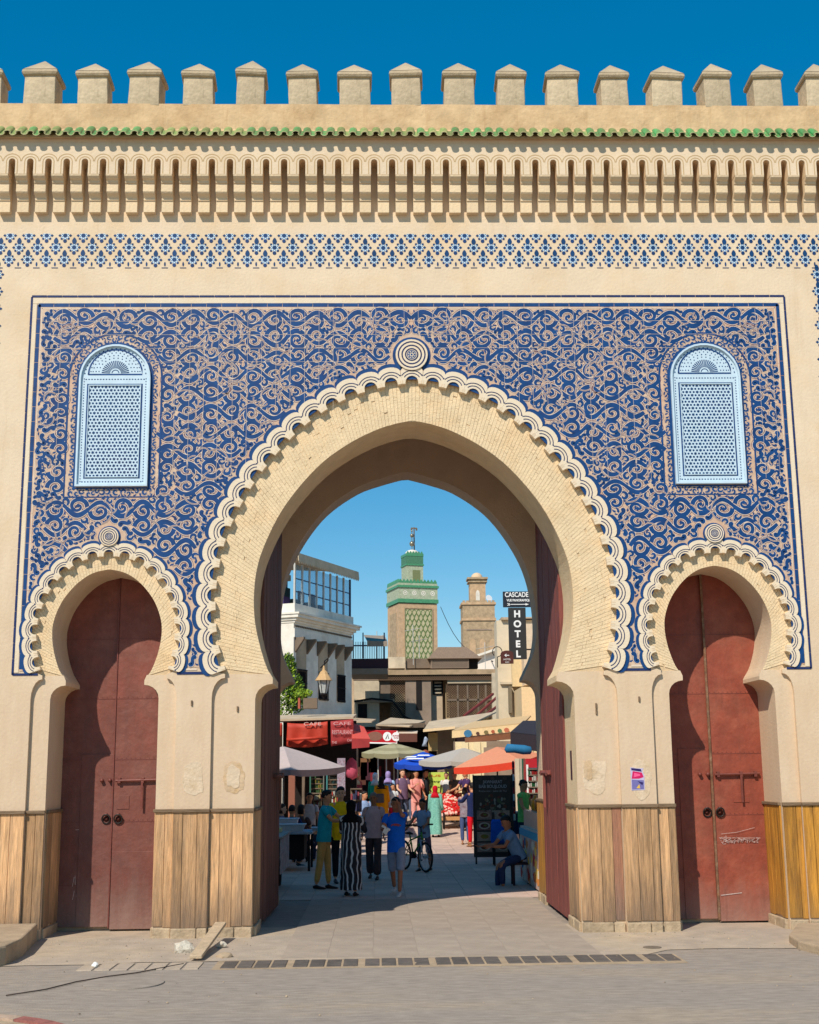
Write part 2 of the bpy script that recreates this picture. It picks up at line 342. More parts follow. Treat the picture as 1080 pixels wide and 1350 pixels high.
opBs = lambda s: opening(cSI, s*CX, 0.715, 0.52, 3.28, 3.05)
W = 9.6
out = [(-W, -0.1)]+opAs(-1)+opA+opAs(1)+[(W, -0.1), (W, 10.86), (-W, 10.86)]
b = MB(); b.prism(out, 0, YB); b.build('facade_wall', M['plaster'], gate)
b = MB(); b.prism([(-2.9,-0.1)]+opB+[(2.9,-0.1),(2.9,8),(-2.9,8)], YB, 1.0, smi=1); b.build('arch_wall', [M['mortar'], M['brick']], gate)
for s in (-1, 1):
    x0, x1 = (-W, -2.9) if s < 0 else (2.9, W)
    b = MB(); b.prism([(x0,-0.1)]+opBs(s)+[(x1,-0.1),(x1,8),(x0,8)], YB, 0.95, smi=1); b.build('side_arch_wall', [M['mortar'], M['plaster']], gate)
b = MB(); b.box(-W, YB, 8.0, W, 0.96, 11.2); b.box(-W, 0.97, -0.1, -2.9, 3.8, 12.0); b.box(2.9, 0.97, -0.1, W, 3.8, 12.0)  # solid blocks behind the facade, out of view, put in to block the sun
b.box(-2.899, 1.001, -0.1, -2.302, 3.79, 11.9); b.box(2.302, 1.001, -0.1, 2.899, 3.79, 11.9); b.box(-2.3, 1.002, 8.2, 2.3, 3.8, 12.0)
b.build('passage_walls', M['soffit'], gate)
b = MB(); b.prism([(-W,-0.1)]+opening(cR, 0, 2.14, 1.88, 3.56, 3.25)+[(W,-0.1),(W,13.3),(-W,13.3)], 3.8, 4.4); b.build('rear_wall', M['soffit'], gate)  # unseen top raised above the front so its shadow reaches farther up the street
# smooth plaster skin over the brick rings below the imposts (jambs and feet)
b = MB()
for s in (-1, 1):
    b.box(min(s*2.13, s*2.72), YJ, -0.1, max(s*2.13, s*2.72), YB-0.001, 3.02)
    foot = [(2.13,3.02)]+[(2.13-(0.23)*(1-math.cos(k/5*math.pi/2)), 3.03+0.2*math.sin(k/5*math.pi/2)) for k in range(6)]+[(1.90,3.29),(1.93,3.36),(2.72,3.36),(2.72,3.02)]
    b.prism([(s*x, z) for x, z in foot], YJ, YB-0.001)
    for t in (-1, 1):
        a0, a1 = s*CX+t*0.715, s*CX+t*1.0
        b.box(min(a0,a1), YJ, -0.1, max(a0,a1), YB-0.001, 3.04)
        foot = [(0.715,3.04)]+[(0.715-(0.195)*(1-math.cos(k/5*math.pi/2)), 3.05+0.18*math.sin(k/5*math.pi/2)) for k in range(6)]+[(0.52,3.29),(0.55,3.36),(1.0,3.36),(1.0,3.04)]
        b.prism([(s*CX+t*x, z) for x, z in foot], YJ, YB-0.001)
b.build('jamb_plaster', M['plaster'], gate, kind='stuff')
# thin bricks laid on edge round each arch, every course slightly proud or sunk
def bricks(inner, base, cx, z_min, step, name):
    b = MB(); n = len(inner); t = np.gradient(inner, axis=0); L = np.r_[0, np.cumsum(np.hypot(*np.diff(inner, axis=0).T))]
    tot = L[-1]; k = int(tot/step)
    so_ = np.linspace(0, 1, len(base))
    for i in range(k):
        u0, u1 = i/k, (i+1)/k
        A = [np.array([np.interp(u*tot, L, inner[:,0]), np.interp(u*tot, L, inner[:,1])]) for u in (u0, u1)]
        B = [np.array([np.interp(u, so_, base[:,0]), np.interp(u, so_, base[:,1])]) for u in (u0, u1)]
        if A[0][1] < z_min and A[1][1] < z_min: continue
        rows = random.choice([2, 3, 3, 4]); cuts = [0]+sorted(random.uniform(0.12, 0.9) for _ in range(rows-1))+[1]
        y = YB-random.uniform(0.005, 0.010)
        for j in range(rows):
            c0, c1 = cuts[j]+0.004, cuts[j+1]-0.002
            if c1-c0 < 0.05: continue
            g = 0.035; P = []
            for (q, ee) in ((0, g), (1, 1-g)):
                a = A[0]*(1-ee)+A[1]*ee; bb = B[0]*(1-ee)+B[1]*ee
                P.append((a+(bb-a)*c0, a+(bb-a)*c1))
            yy = y-random.uniform(0, 0.002)
            v = [P[0][0], P[1][0], P[1][1], P[0][1]]
            vs = [(cx+p[0], yy, p[1]) for p in v]+[(cx+p[0], YB, p[1]) for p in v]
            b.add(vs, [(0,1,2,3)[::-1], (0,1,5,4), (1,2,6,5), (2,3,7,6), (3,0,4,7)])
    return b.build(name, M['brick'], gate, kind='stuff')
bricks(cMI, offset(cMB, 0.03), 0, 3.36, 0.047, 'arch_bricks')
bricks(cSI, offset(cSB, 0.03), -CX, 3.36, 0.042, 'arch_bricks'); bricks(cSI, offset(cSB, 0.03), CX, 3.36, 0.042, 'arch_bricks')
# lobed edging: every lobe a piece of its own, with its glazed arcs as sub-part
def lobe_meshes(w_, h, Rc, nm):
    f = lambda s_, n_: (s_*(1+n_/Rc), n_)
    nj, hw = h*0.60, w_*0.503
    a0 = [(-hw, nj)]+[(-hw*math.cos(a), nj+(h-nj)*math.sin(a)) for a in np.linspace(0.12, math.pi-0.12, 10)]+[(hw, nj)]
    bite = [(w_*0.31*math.cos(a), -0.03+w_*0.33*math.sin(a)) for a in np.linspace(0, math.pi, 9)]
    bot = [(hw, -0.05), (w_*0.31, -0.05)]+bite+[(-w_*0.31, -0.05), (-hw, -0.05)]
    poly = [f(*p) for p in a0[::-1]]+[f(*p) for p in [(-hw,-0.05),(-w_*0.31,-0.05)]+bite[::-1]+[(w_*0.31,-0.05),(hw,-0.05)]]
    b = MB(); b.prism(poly, -0.03, YB-0.002, back=False)
    me = b.mesh('lobe', M['scallop'])
    g = MB(); e = 0.06*(h/0.22)
    gp = [(-hw*1.0, 0.02)]+[(-hw*math.cos(a)*1.0, nj+e+(h-nj)*math.sin(a)) for a in np.linspace(0.1, math.pi-0.1, 8)]+[(hw, 0.02)]
    g.prism([f(*p) for p in gp[::-1]], -0.012, -0.001, back=False, mi=0)
    for r_, wd in ((0.42*w_, 0.042*w_), (0.56*w_, 0.042*w_)):
        lim = R(58)
        arc = [f(r_*math.sin(a), -0.02+r_*math.cos(a)*(h/(0.74*w_))) for a in np.linspace(-lim, lim, 9)]
        g.ribbon(arc, wd, -0.0325, mi=1)
    for sx in (-0.45, 0.45):
        g.ribbon([f(sx*w_, -0.05), f(sx*w_, -0.0)], 0.022*w_, -0.0322, mi=2)  # slits between the cusps: flat strips with their shade in the colour
    g.disc(*f(0.47*w_, 0.34*h), 0.04*w_, -0.0324, 6, 1)
    return me, g.mesh('glazed_arcs', [M['blue'], M['navy'], M['niche']])
def lobes(curve, L, N, h, cx, Rc):
    w_ = L/N; me, ge = LOB.setdefault((N, h), None) or lobe_meshes(w_, h, Rc, '')
    LOB[(N, h)] = (me, ge); sc = np.linspace(0, L, len(curve))
    for i in range(N):
        u = (i+0.5)/N*L; p = [np.interp(u, sc, curve[:,k]) for k in (0, 1)]; q = [np.interp(u+0.02, sc, curve[:,k]) for k in (0, 1)]; r0 = [np.interp(u-0.02, sc, curve[:,k]) for k in (0, 1)]
        th = -math.atan2(q[1]-r0[1], q[0]-r0[0])
        o = inst('lobe', me, gate, (cx+p[0], (i % 2)*0.002, p[1]), (0, th, 0))
        g = inst('glazed_arcs', ge, o, (0, 0, 0))
LOB = {}
lobes(cMB, LM, 37, 0.215, 0, 2.9); lobes(cSB, LS, 19, 0.15, -CX, 1.15); lobes(cSB, LS, 19, 0.15, CX, 1.15)
# blue tilework panel
def panel_poly():
    P = [(-5.25, 3.42)]
    for cx, c, d in ((-CX, cSB, 0.10), (0, cMB, 0.14), (CX, cSB, 0.10)):
        o = offset(c, d); o = o[o[:,1] > 3.42][::10]
        P += [(cx+x, z) for x, z in o]
        # keep neighbouring arches from crossing
    return P+[(5.25, 3.42), (5.25, 8.55), (-5.25, 8.55)]
pp = panel_poly()
b = MB(); b.prism(pp, -0.006, -0.0005, back=False); panel = b.build('tile_panel', M['panel'], gate)
b = MB()
def rect_line(x0, z0, x1, z1, wd, y, mi=0, seg=0.21, gap=0.006):
    L = math.hypot(x1-x0, z1-z0); n = max(1, int(L/seg)); dx, dz = (x1-x0)/L, (z1-z0)/L
    for i in range(n):
        a, c = i/n*L+gap/2, (i+1)/n*L-gap/2
        b.ribbon([(x0+dx*a, z0+dz*a), (x0+dx*c, z0+dz*c)], wd*random.uniform(0.92, 1.05), y, mi)
for s in (-1, 1):
    rect_line(s*5.335, 3.37, s*5.335, 8.665, 0.03, -0.008); rect_line(s*5.23, 3.44, s*5.23, 8.55, 0.05, -0.008, 1); rect_line(s*5.185, 3.44, s*5.185, 8.5, 0.012, -0.008, 2)
    rect_line(s*5.34, 3.375, s*5.0, 3.375, 0.03, -0.008); rect_line(s*2.80, 3.375, s*3.17, 3.375, 0.035, -0.008); 
    rect_line(s*2.9, 3.425, s*3.08, 3.425, 0.025, -0.008, 2)
rect_line(-5.34, 8.67, 5.34, 8.67, 0.032, -0.008); rect_line(-5.24, 8.54, 5.24, 8.54, 0.055, -0.008, 1); rect_line(-5.2, 8.49, 5.2, 8.49, 0.012, -0.008, 2)
b.build('border_lines', [M['navy'], M['blue'], M['cream']], panel, kind='stuff')
b = MB(); b.prism([(-5.32,8.565),(5.32,8.565),(5.32,8.65),(-5.32,8.65)], -0.006, -0.0005, back=False)
for s in (-1, 1): b.prism([(min(s*5.262,s*5.318),3.40),(max(s*5.262,s*5.318),3.40),(max(s*5.262,s*5.318),8.56),(min(s*5.262,s*5.318),8.56)], -0.006, -0.0005, back=False)
b.build('cream_border', M['scallop'], panel)
# arabesque inlay: scrolls packed into the panel by trial on an occupancy grid, mirrored about the gate's axis
RES = 0.01; GX, GZ = int(5.3/RES), int(5.4/RES); Z0 = 3.3
gx, gzz = np.meshgrid((np.arange(GX)+0.5)*RES, Z0+(np.arange(GZ)+0.5)*RES)
def inside(poly, X, Z):
    r_ = np.zeros(X.shape, bool); P = np.array(poly); x0, z0 = P[:,0], P[:,1]; x1, z1 = np.roll(x0, -1), np.roll(z0, -1)
    for a, c, d, e in zip(x0, z0, x1, z1):
        if c == e: continue
        k = ((c > Z) != (e > Z)) & (X < (d-a)*(Z-c)/(e-c)+a); r_ ^= k
    return r_
free = inside(pp, gx, gzz)
for (cx, c, d) in ((0, cMB, 0.262), (CX, cSB, 0.20)):
    o = offset(c, d); poly = [(cx+x, z) for x, z in o[::8]]; free &= ~inside(poly, gx, gzz)
free &= (gx < 5.18) & (gzz < 8.48) & (gzz > 3.46)
free &= ~((gx-CX)**2+(gzz-5.22)**2 < 0.20**2); free &= ~(gx**2+(gzz-7.78)**2 < 0.31**2)
arch_o = (np.abs(gx-CX) < 0.64) & (gzz > 5.77) & (gzz < 7.47) | (((gx-CX)**2+(gzz-7.47)**2 < 0.64**2) & (gzz >= 7.47))
arch_i = (np.abs(gx-CX) < 0.52) & (gzz > 5.90) & (gzz < 7.45) | (((gx-CX)**2+(gzz-7.45)**2 < 0.51**2) & (gzz >= 7.45))
band = arch_o & ~arch_i & ((np.abs(gx-CX) < 0.60)); big = free & ~arch_o
occ = ~big
def motif(kind, s, n=16):
    """list of (curve, widths): S scroll, C scroll, comma, leaf"""
    if kind == 0:      # S with curled ends
        t = np.linspace(-1, 1, 26); th = 6.6*np.abs(t)**2.2; st = s*0.083
        x = np.cumsum(np.cos(th)*st); z = np.cumsum(np.sin(th)*st)
        c = np.c_[x-x.mean(), z-z.mean()]; w_ = s*(0.25-0.16*np.abs(t)**2.5+0.03*np.cos(t*9))
        w_[0] = w_[-1] = s*0.03; return [(c, w_)]
    if kind == 1:      # C scroll
        t = np.linspace(0, 1, 20); th = 5.2*t**1.2; rr = s*(0.50-0.34*t); c = np.c_[rr*np.cos(th), rr*np.sin(th)]; w_ = s*(0.27*np.sin(math.pi*np.clip(t*0.9+0.12, 0, 1))+0.03)
        return [(c, w_)]
    if kind == 2:      # comma
        t = np.linspace(0, 1, 9); th = 2.2*t; c = np.c_[s*0.5*np.cos(th), s*0.4*np.sin(th)]; w_ = s*0.42*(1-t)**0.7+0.004; w_[0] *= 0.45
        return [(c, w_)]
    t = np.linspace(-1, 1, 6); return [(np.c_[t*s*0.5, 0.1*s*t*t], s*0.34*(1-t*t)+0.003)]
inlay = MB()
def stamp_mask(c, w_, grow=0.0):
    x0, x1 = c[:,0].min()-w_.max(), c[:,0].max()+w_.max(); z0, z1 = c[:,1].min()-w_.max(), c[:,1].max()+w_.max()
    i0, i1 = max(0, int(x0/RES)), min(GX, int(x1/RES)+2); j0, j1 = max(0, int((z0-Z0)/RES)), min(GZ, int((z1-Z0)/RES)+2)
    if i1 <= i0 or j1 <= j0: return None
    X = gx[j0:j1, i0:i1]; Z = gzz[j0:j1, i0:i1]
    d = np.full(X.shape, 9.0)
    for p, ww in zip(c, w_): d = np.minimum(d, np.hypot(X-p[0], Z-p[1])-ww/2)
    return (slice(j0, j1), slice(i0, i1)), d
rng = np.random.RandomState(5)
def draw(c, ww, kind, ywid=1.0, ball=None):
    for sg in (-1, 1):
        cc = [(sg*p[0], p[1]) for p in c]; w2 = list(ww)
        if sg < 0: cc = cc[::-1]; w2 = w2[::-1]
        DK[0] += 1; e_ = 0.00004*(DK[0] % 19)
        inlay.ribbon(cc, [q+0.034*ywid for q in w2], -0.0065-e_, 1); inlay.ribbon(cc, [q+0.018*ywid for q in w2], -0.0074-e_, 2); inlay.ribbon(cc, w2, -0.0083-e_, 0)
        if ball: inlay.disc(sg*ball[0], ball[1], ball[2], -0.0093-e_*0.5, 8, 0)
def vines(occ, PX, PZ, A_, wst, x_axis, flip):
    """rows of running scroll, laid out symmetrically about the gate's axis and about each window's axis"""
    j = 0; z0 = 8.33
    while z0 > 3.5:
        for i in range(-1, 20):
            sgn = (-1)**(i+j)
            xs2 = np.linspace(i*PX, (i+1)*PX, 12); st_ = np.c_[xs2, z0+sgn*A_*np.sin(math.pi*(xs2-i*PX)/PX)]; wv = np.full(12, wst)
            cx_, cz_ = (i+0.5)*PX, z0-sgn*0.10*A_
            t = np.linspace(0, 1, 22); a = (math.pi if (i % 2) else 0)+t*7.6*sgn*(1 if (i % 2) else -1); rr = (0.47*PX)*(1-t)**0.85*0.80+0.012; sp_ = np.c_[cx_+rr*np.cos(a), cz_-0.25*A_*sgn+rr*0.92*np.sin(a)]; wsp = wst*1.25*(1-0.6*t)
            WP = lambda c: c+np.array([[0.05*noise.noise(Vector((p[0]*1.6, p[1]*1.6, 0)))*min(1, p[0]*3), 0.06*noise.noise(Vector((p[0]*1.6, p[1]*1.6, 9)))] for p in c])
            st_ = WP(st_); sp_ = WP(sp_); wv = wv*(1+0.35*np.sin((xs2-i*PX)/PX*math.pi))*rng.uniform(0.85, 1.1)
            for c, w_, ball in ((st_, wv, None), (sp_, wsp, (sp_[-1][0], sp_[-1][1], 0.5*wst))):
                for mirrored in ((c,),):
                    sm = stamp_mask(c, w_)
                    if sm is None: continue
                    sl_, d = sm; mk = d < 0
                    if mk.sum() == 0 or (occ[sl_] & mk).sum() > 0.16*mk.sum(): continue
                    if c[:,0].min() < 0.0 or c[:,0].max() > 5.17 or c[:,1].min() < 3.46 or c[:,1].max() > 8.48: continue
                    if ball is None: VST.append((c, w_))
                    else: VSP.append((c, w_, ball))
        z0 -= PZ; j += 1
    for c, w_ in VST: draw(c, w_, 0)
    for c, w_, ball in VSP: draw(c, w_, 0, 1.0, ball)
    for it in VST+[(c, w_) for c, w_, q in VSP]:
        sm = stamp_mask(*it); occ[sm[0]] |= sm[1] < 0.007
VST, VSP, DK = [], [], [0]
def pack(occ, region, plan, ywid=1.0):
    n_tot = 0
    for kind, smin, smax, tries, tol, gap in plan:
        cand = np.argwhere(~occ)
        if not len(cand): break
        for _ in range(tries):
            j, i = cand[rng.randint(len(cand))]
            if occ[j, i]: continue
            s = rng.uniform(smin, smax); ang = rng.uniform(0, 2*math.pi); fl = rng.choice([-1, 1])
            for c, w_ in motif(kind, s):
                c = c*np.array([fl, 1]); ca, sa = math.cos(ang), math.sin(ang)
                c = np.c_[c[:,0]*ca-c[:,1]*sa, c[:,0]*sa+c[:,1]*ca]+np.array([(i+.5)*RES, Z0+(j+.5)*RES])
                sm = stamp_mask(c, w_)
                if sm is None: continue
                sl_, d = sm; mk = d < gap*0.6
                if mk.sum() == 0 or (occ[sl_] & mk).sum() > tol*mk.sum(): continue
                if c[:,0].min() < 0.01 or c[:,0].max() > 5.17 or c[:,1].min() < 3.46 or c[:,1].max() > 8.47: continue
                occ[sl_] |= (d < gap*0.75)
                n_tot += 1
                for sg in (-1, 1):
                    cc = [(sg*p[0], p[1]) for p in c]
                    if sg < 0: cc = cc[::-1]; ww = w_[::-1]
                    else: ww = w_
                    ww = [q+(0.010 if kind < 2 else 0.006)*ywid for q in ww]
                    DK[0] += 1; e_ = 0.00004*(DK[0] % 19)
                    if kind < 2:
                        inlay.ribbon(cc[::2] if kind == 0 else cc, [q+0.026*ywid for q in (ww[::2] if kind == 0 else ww)], -0.0065-e_, 1)
                        inlay.ribbon(cc, [q+0.015*ywid for q in ww], -0.0074-e_, 2)
                    inlay.ribbon(cc, ww, -0.0083-e_, 0)
                    if kind < 2:      # curled heads
                        hx = cc[0 if sg > 0 else -1] if kind == 1 else cc[2]
                        inlay.disc(hx[0], hx[1], max(0.008, 0.055*s), -0.0093-e_*0.5, 7, 0)
                        if kind == 0: hx = cc[-3]; inlay.disc(hx[0], hx[1], 0.06*s, -0.0093-e_*0.5, 7, 0)
    return n_tot
# the pair of scrolls over the middle, then big to small
vines(occ, 0.2946, 0.272, 0.088, 0.051, 0, 0)
pack(occ, big, [(0, 0.13, 0.16, 4000, 0.04, 0.006), (1, 0.09, 0.13, 8000, 0.05, 0.006), (0, 0.08, 0.11, 9000, 0.06, 0.005), (2, 0.07, 0.11, 6000, 0.06, 0.006), (2, 0.035, 0.065, 9000, 0.08, 0.006)])
occ2 = ~band
pack(occ2, band, [(1, 0.06, 0.085, 2500, 0.03, 0.010), (2, 0.035, 0.06, 3000, 0.08, 0.008), (3, 0.03, 0.04, 1500, 0.1, 0.006)], 0.6)
# thin dark stems threading between the scrolls, and small veined flowers
for _ in range(520):
    x, z = rng.uniform(0.05, 5.1), rng.uniform(3.5, 8.4)
    r_ = rng.uniform(0.05, 0.18); a0 = rng.uniform(0, 6.28); span = rng.uniform(1.2, 3.6); a = np.linspace(a0, a0+span, 14)
    c = np.c_[x+r_*np.cos(a), z+r_*np.sin(a)]
    ok = True
    for p in c[::3]:
        i, j = int(p[0]/RES), int((p[1]-Z0)/RES)
        if not (0 <= i < GX and 0 <= j < GZ and big[j, i]): ok = False
    if not ok: continue
    for sg in (-1, 1):
        inlay.ribbon([(sg*p[0], p[1]) for p in (c if sg > 0 else c[::-1])], 0.018, -0.0099-0.00001*(_ % 30), 2); inlay.ribbon([(sg*p[0], p[1]) for p in (c if sg > 0 else c[::-1])], 0.008, -0.0104-0.00001*(_ % 30), 1)
for k in range(26):
    z = 3.5+0.2*k; inlay.ribbon([(-5.17, z), (5.17, z)], 0.0035, -0.0109, 2) if z > 7.65 else None
for k in range(-25, 26): inlay.ribbon([(k*0.2+0.1, 8.48), (k*0.2+0.1, 8.0 if abs(k) < 6 else 7.0 if abs(k) < 12 else 6.0)], 0.0035, -0.0109, 2) if not (3.4 < abs(k*0.2+0.1) < 4.85) else None
inlay.build('arabesque_inlay', [M['blue'], M['maroon'], M['cream']], panel, kind='stuff')
# rosettes over the arches
def rosette(x, z, r_):
    b = MB(); n = 28
    b.disc(x, z, r_*1.17, -0.0335, n, 1); 
    pts = [(x+r_*math.cos(a), z+r_*math.sin(a)) for a in np.linspace(0, 2*math.pi, n, endpoint=False)]
    b.v = []; b.f = []; b.m = []
    p2 = [(x+1.19*r_*math.cos(a), z+1.19*r_*math.sin(a)) for a in np.linspace(0, 2*math.pi, n, endpoint=False)]
    b.prism(p2, -0.012, -0.001, back=False, mi=1); b.prism(pts, -0.05, -0.001, back=False, mi=0)
    o = b.build('rosette', [M['scallop'], M['blue']], gate)
    g = MB()
    for q in (0.83, 0.60, 0.38): g.ribbon([(x+q*r_*math.cos(a), z+q*r_*math.sin(a)) for a in np.linspace(0, 2*math.pi, 26, endpoint=False)], 0.085*r_, -0.052, 0, closed=True)
    g.build('ring', [M['navy']], o)
    g = MB(); g.disc(x, z, 0.07*r_, -0.052, 8, 0)
    for k in range(8): g.disc(x+0.17*r_*math.cos(k*math.pi/4), z+0.17*r_*math.sin(k*math.pi/4), 0.06*r_, -0.052, 6, 0)
    g.ribbon([(x+0.27*r_*math.cos(a), z+0.27*r_*math.sin(a)) for a in np.linspace(0, 2*math.pi, 20, endpoint=False)], 0.05*r_, -0.052, 0, closed=True)
    g.build('flower', [M['blue']], o)
rosette(0, 7.79, 0.225); rosette(-CX, 5.22, 0.128); rosette(CX, 5.22, 0.128)
# latticed blind windows
def lattice_window(cx):
    def arch(hw, z0, zs_, n=14): return [(cx-hw, z0), (cx+hw, z0)]+[(cx+hw*math.cos(a), zs_+hw*math.sin(a)) for a in np.linspace(0, math.pi, n)]
    b = MB(); b.prism(arch(0.475, 5.935, 7.455), -0.022, -0.0005, back=False); o = b.build('lattice_window', M['white_glaze'], gate)
    rm = MB(); rm.prism(arch(0.492, 5.918, 7.455, 18), -0.058, -0.001, holes=[arch(0.466, 5.944, 7.455, 18)[::-1]], back=False); rm.build('raised_rim', M['white_glaze'], o)
    rm = MB(); rm.prism([(cx-0.362, 6.048), (cx+0.362, 6.048), (cx+0.362, 7.362), (cx-0.362, 7.362)], -0.036, -0.022, holes=[[(cx-0.352, 6.058), (cx-0.352, 7.352), (cx+0.352, 7.352), (cx+0.352, 6.058)]], back=False); rm.build('inner_rim', M['white_glaze'], o)
    g = MB()
    def loop(pts, wd, mi): g.ribbon(pts, wd, -0.0235, mi, closed=True)
    for hw, z0, zz, wd in ((0.645, 5.775, 7.47, 0.028), (0.512, 5.90, 7.455, 0.04), ):
        g.ribbon(arch(hw, z0, zz, 18), wd, -0.010, 0, closed=True)
    loop([(cx-0.375, 6.035), (cx+0.375, 6.035), (cx+0.375, 7.375), (cx-0.375, 7.375)], 0.022, 0)
    loop([(cx-0.372, 7.515)]+[(cx+0.372*math.cos(a), 7.515+0.36*math.sin(a)) for a in np.linspace(0, math.pi, 16)], 0.022, 0)
    g.build('frame_lines', M['blue'], o)
    g = MB()
    for k in range(38):       # beaded border
        for sx in (-0.427, 0.427): g.disc(cx+sx, 5.99+k*0.0395, 0.011, -0.0235, 6, 0, rx=0.008)
    for k in range(21):
        for zz in (5.985, 7.445): g.disc(cx-0.4+k*0.04, zz, 0.009, -0.0235, 6, 0, rx=0.013)
    for k in range(1, 22):
        a = math.pi*k/22; g.disc(cx+0.425*math.cos(a), 7.47+0.42*math.sin(a), 0.009, -0.0235, 6, 0, rx=0.013, rot=a+math.pi/2)
    g.build('beading', M['frieze_blue'], o, kind='stuff')
    g = MB()
    for j in range(28):
        z = 6.07+j*0.0468; off = 0.0245 if j % 2 else 0
        for i in range(15 - (j % 2)):
            x = cx-0.343+i*0.049+off; star = ((i*2+(j % 2)+j*3) % 6 == 0)
            if star:
                for rr_ in (0, math.pi/3): 
                    kk = len(g.v); g.v += [(x+0.026*math.cos(rr_+math.pi/2+q*2.0944), -0.0235-0.0002*(rr_ > 0), z+0.026*math.sin(rr_+math.pi/2+q*2.0944)) for q in range(3)]; g.f.append((kk, kk+1, kk+2)); g.m.append(0)
            else: g.disc(x, z, 0.0165, -0.0235, 6, 0, rot=0.5)
    g.build('lattice', M['frieze_blue'], o, kind='stuff')
    g = MB()
    for k in range(19):
        a = math.pi*(k+0.5)/19; g.ribbon([(cx+0.075*math.cos(a), 7.53+0.075*math.sin(a)), (cx+0.19*math.cos(a), 7.53+0.185*math.sin(a))], [0.008, 0.017], -0.0235, 0)
    for rr_ in (0.23, 0.27, 0.31, 0.34):
        n = int(rr_*55)
        for k in range(n):
            a = math.pi*(k+0.5)/n; g.disc(cx+rr_*math.cos(a), 7.53+rr_*0.97*math.sin(a), 0.010, -0.0235, 5, 0)
    g.ribbon([(cx+0.05*math.cos(a), 7.53+0.05*math.sin(a)) for a in np.linspace(0.1, 3.04, 8)], 0.012, -0.0235, 0)
    g.build('fan_light', M['frieze_blue'], o)
lattice_window(-CX); lattice_window(CX)
# blue flower frieze: one inlay per flower
def flower_mesh(kind):
    g = MB()
    def leaf(a, r0, r1, wd, mi=0):
        ca, sa = math.cos(a), math.sin(a); rm = (r0+r1)/2
        pts = [(r0*ca, r0*sa), (rm*ca-wd*sa, rm*sa+wd*ca), (r1*ca, r1*sa), (rm*ca+wd*sa, rm*sa-wd*ca)]
        k = len(g.v); g.v += [(x, -0.004, z) for x, z in pts]; g.f.append((k, k+1, k+2, k+3)); g.m.append(mi)
    g.disc(0, 0, 0.058, -0.0025, 14, 1); g.disc(0, 0, 0.033, -0.004, 8, 0)
    for k in range(8):
        a = math.pi/8*(2*k); 
        if kind == 'half' and math.sin(a) > 0.1: continue
        if k in (2, 6): continue
        leaf(a, 0.05, 0.098 if k in (0, 4) else 0.088, 0.022)
    for k in range(8):
        a = math.pi/8*(2*k+1); leaf(a, 0.034, 0.056, 0.006)
    g.disc(0, -0.083, 0.029, -0.004, 8, 0, rx=0.028)
    if kind == 'full':
        k = len(g.v); g.v += [(0.033*math.cos(a)*(1 if math.sin(a) < 0 else 1-0.35*math.sin(a)), -0.004, 0.098+0.052*math.sin(a)) for a in np.linspace(0, 2*math.pi, 12, endpoint=False)]; g.f.append(tuple(range(k, k+12))); g.m.append(0)
    else:
        leaf(math.pi*0.82, 0.055, 0.105, 0.014); leaf(math.pi*0.18, 0.055, 0.105, 0.014)
        for v in range(len(g.v)): g.v[v] = (g.v[v][0], g.v[v][1], min(g.v[v][2], 0.03))
    return g.mesh('frieze_flower', [M['frieze_blue'], M['white_glaze']])
fl = flower_mesh('full'); fh = flower_mesh('half')
g = MB(); g.disc(0, 0.05, 0.034, -0.004, 8, 0, rx=0.013); g.box(-0.045, -0.004, -0.012, 0.045, -0.001, 0.0); fb = g.mesh('frieze_bud', [M['frieze_blue'], M['white_glaze']])
frieze = empty('blue_frieze', parent=gate)
FP = 0.2585
for k in range(-25, 26):
    x = k*FP
    jx = lambda: random.uniform(-0.004, 0.004)
    o = inst('flower_inlay', fl, frieze, (x+FP/2+jx(), 0, 9.405+jx())); inst('flower_inlay', fl, frieze, (x+jx(), 0, 9.222+jx())); inst('flower_inlay', fh, frieze, (x+jx(), 0, 9.588))
    inst('bud_inlay', fb, frieze, (x+FP/2, 0, 9.105))
for s in (-1, 1):
    for j in range(22):
        z = 9.0-j*0.255
        inst('flower_inlay', fl, frieze, (s*(5.84), 0, z)); inst('flower_inlay', fl, frieze, (s*(5.84+0.18), 0, z-0.128)); inst('flower_inlay', fl, frieze, (s*(5.84+0.36), 0, z))
# bracketed cornice
NB = 37; SP = 0.2563
out = [(-W, 10.87), (-W, 10.40)]
for k in range(-NB, NB+1):
    x = k*SP
    if abs(x) > W-0.1: continue
    out += [(x-0.046, 10.40)]+[(x-0.046*math.cos(a), 10.59+0.045*math.sin(a)) for a in np.linspace(0, math.pi, 7)]+[(x+0.046, 10.40)]
out += [(W, 10.40), (W, 10.87)]
b = MB(); b.prism(out[::-1], -0.28, -0.001, smi=1); b.build('cornice_arcade', [M['plaster'], M['niche']], gate)
g = MB()
for k in range(-NB, NB+1):
    x = k*SP
    if abs(x) > W-0.2: continue
    for hw, zc, z0 in ((0.078, 10.59, 10.405), (0.122, 10.59, 10.47)):
        g.ribbon([(x-hw, z0)]+[(x-hw*math.cos(a), zc+hw*0.92*math.sin(a)) for a in np.linspace(0, math.pi, 9)]+[(x+hw, z0)] if hw < 0.1 else [(x-hw*math.cos(a), zc+hw*0.92*math.sin(a)) for a in np.linspace(0, math.pi, 11)], 0.013, -0.2815, 0)
g.build('arcade_grooves', M['corbel_line'], gate, kind='stuff')
prof = [(-0.001,10.399),(-0.28,10.399),(-0.275,10.375),(-0.25,10.35),(-0.215,10.33),(-0.205,10.30),(-0.19,10.30),(-0.19,10.175),(-0.175,10.155),(-0.14,10.135),(-0.115,10.11),(-0.11,10.075),(-0.095,10.075),(-0.095,9.905),(-0.001,9.905)]
b = MB(); tf = Matrix(((0,1,0,0),(1,0,0,0),(0,0,1,0),(0,0,0,1)))
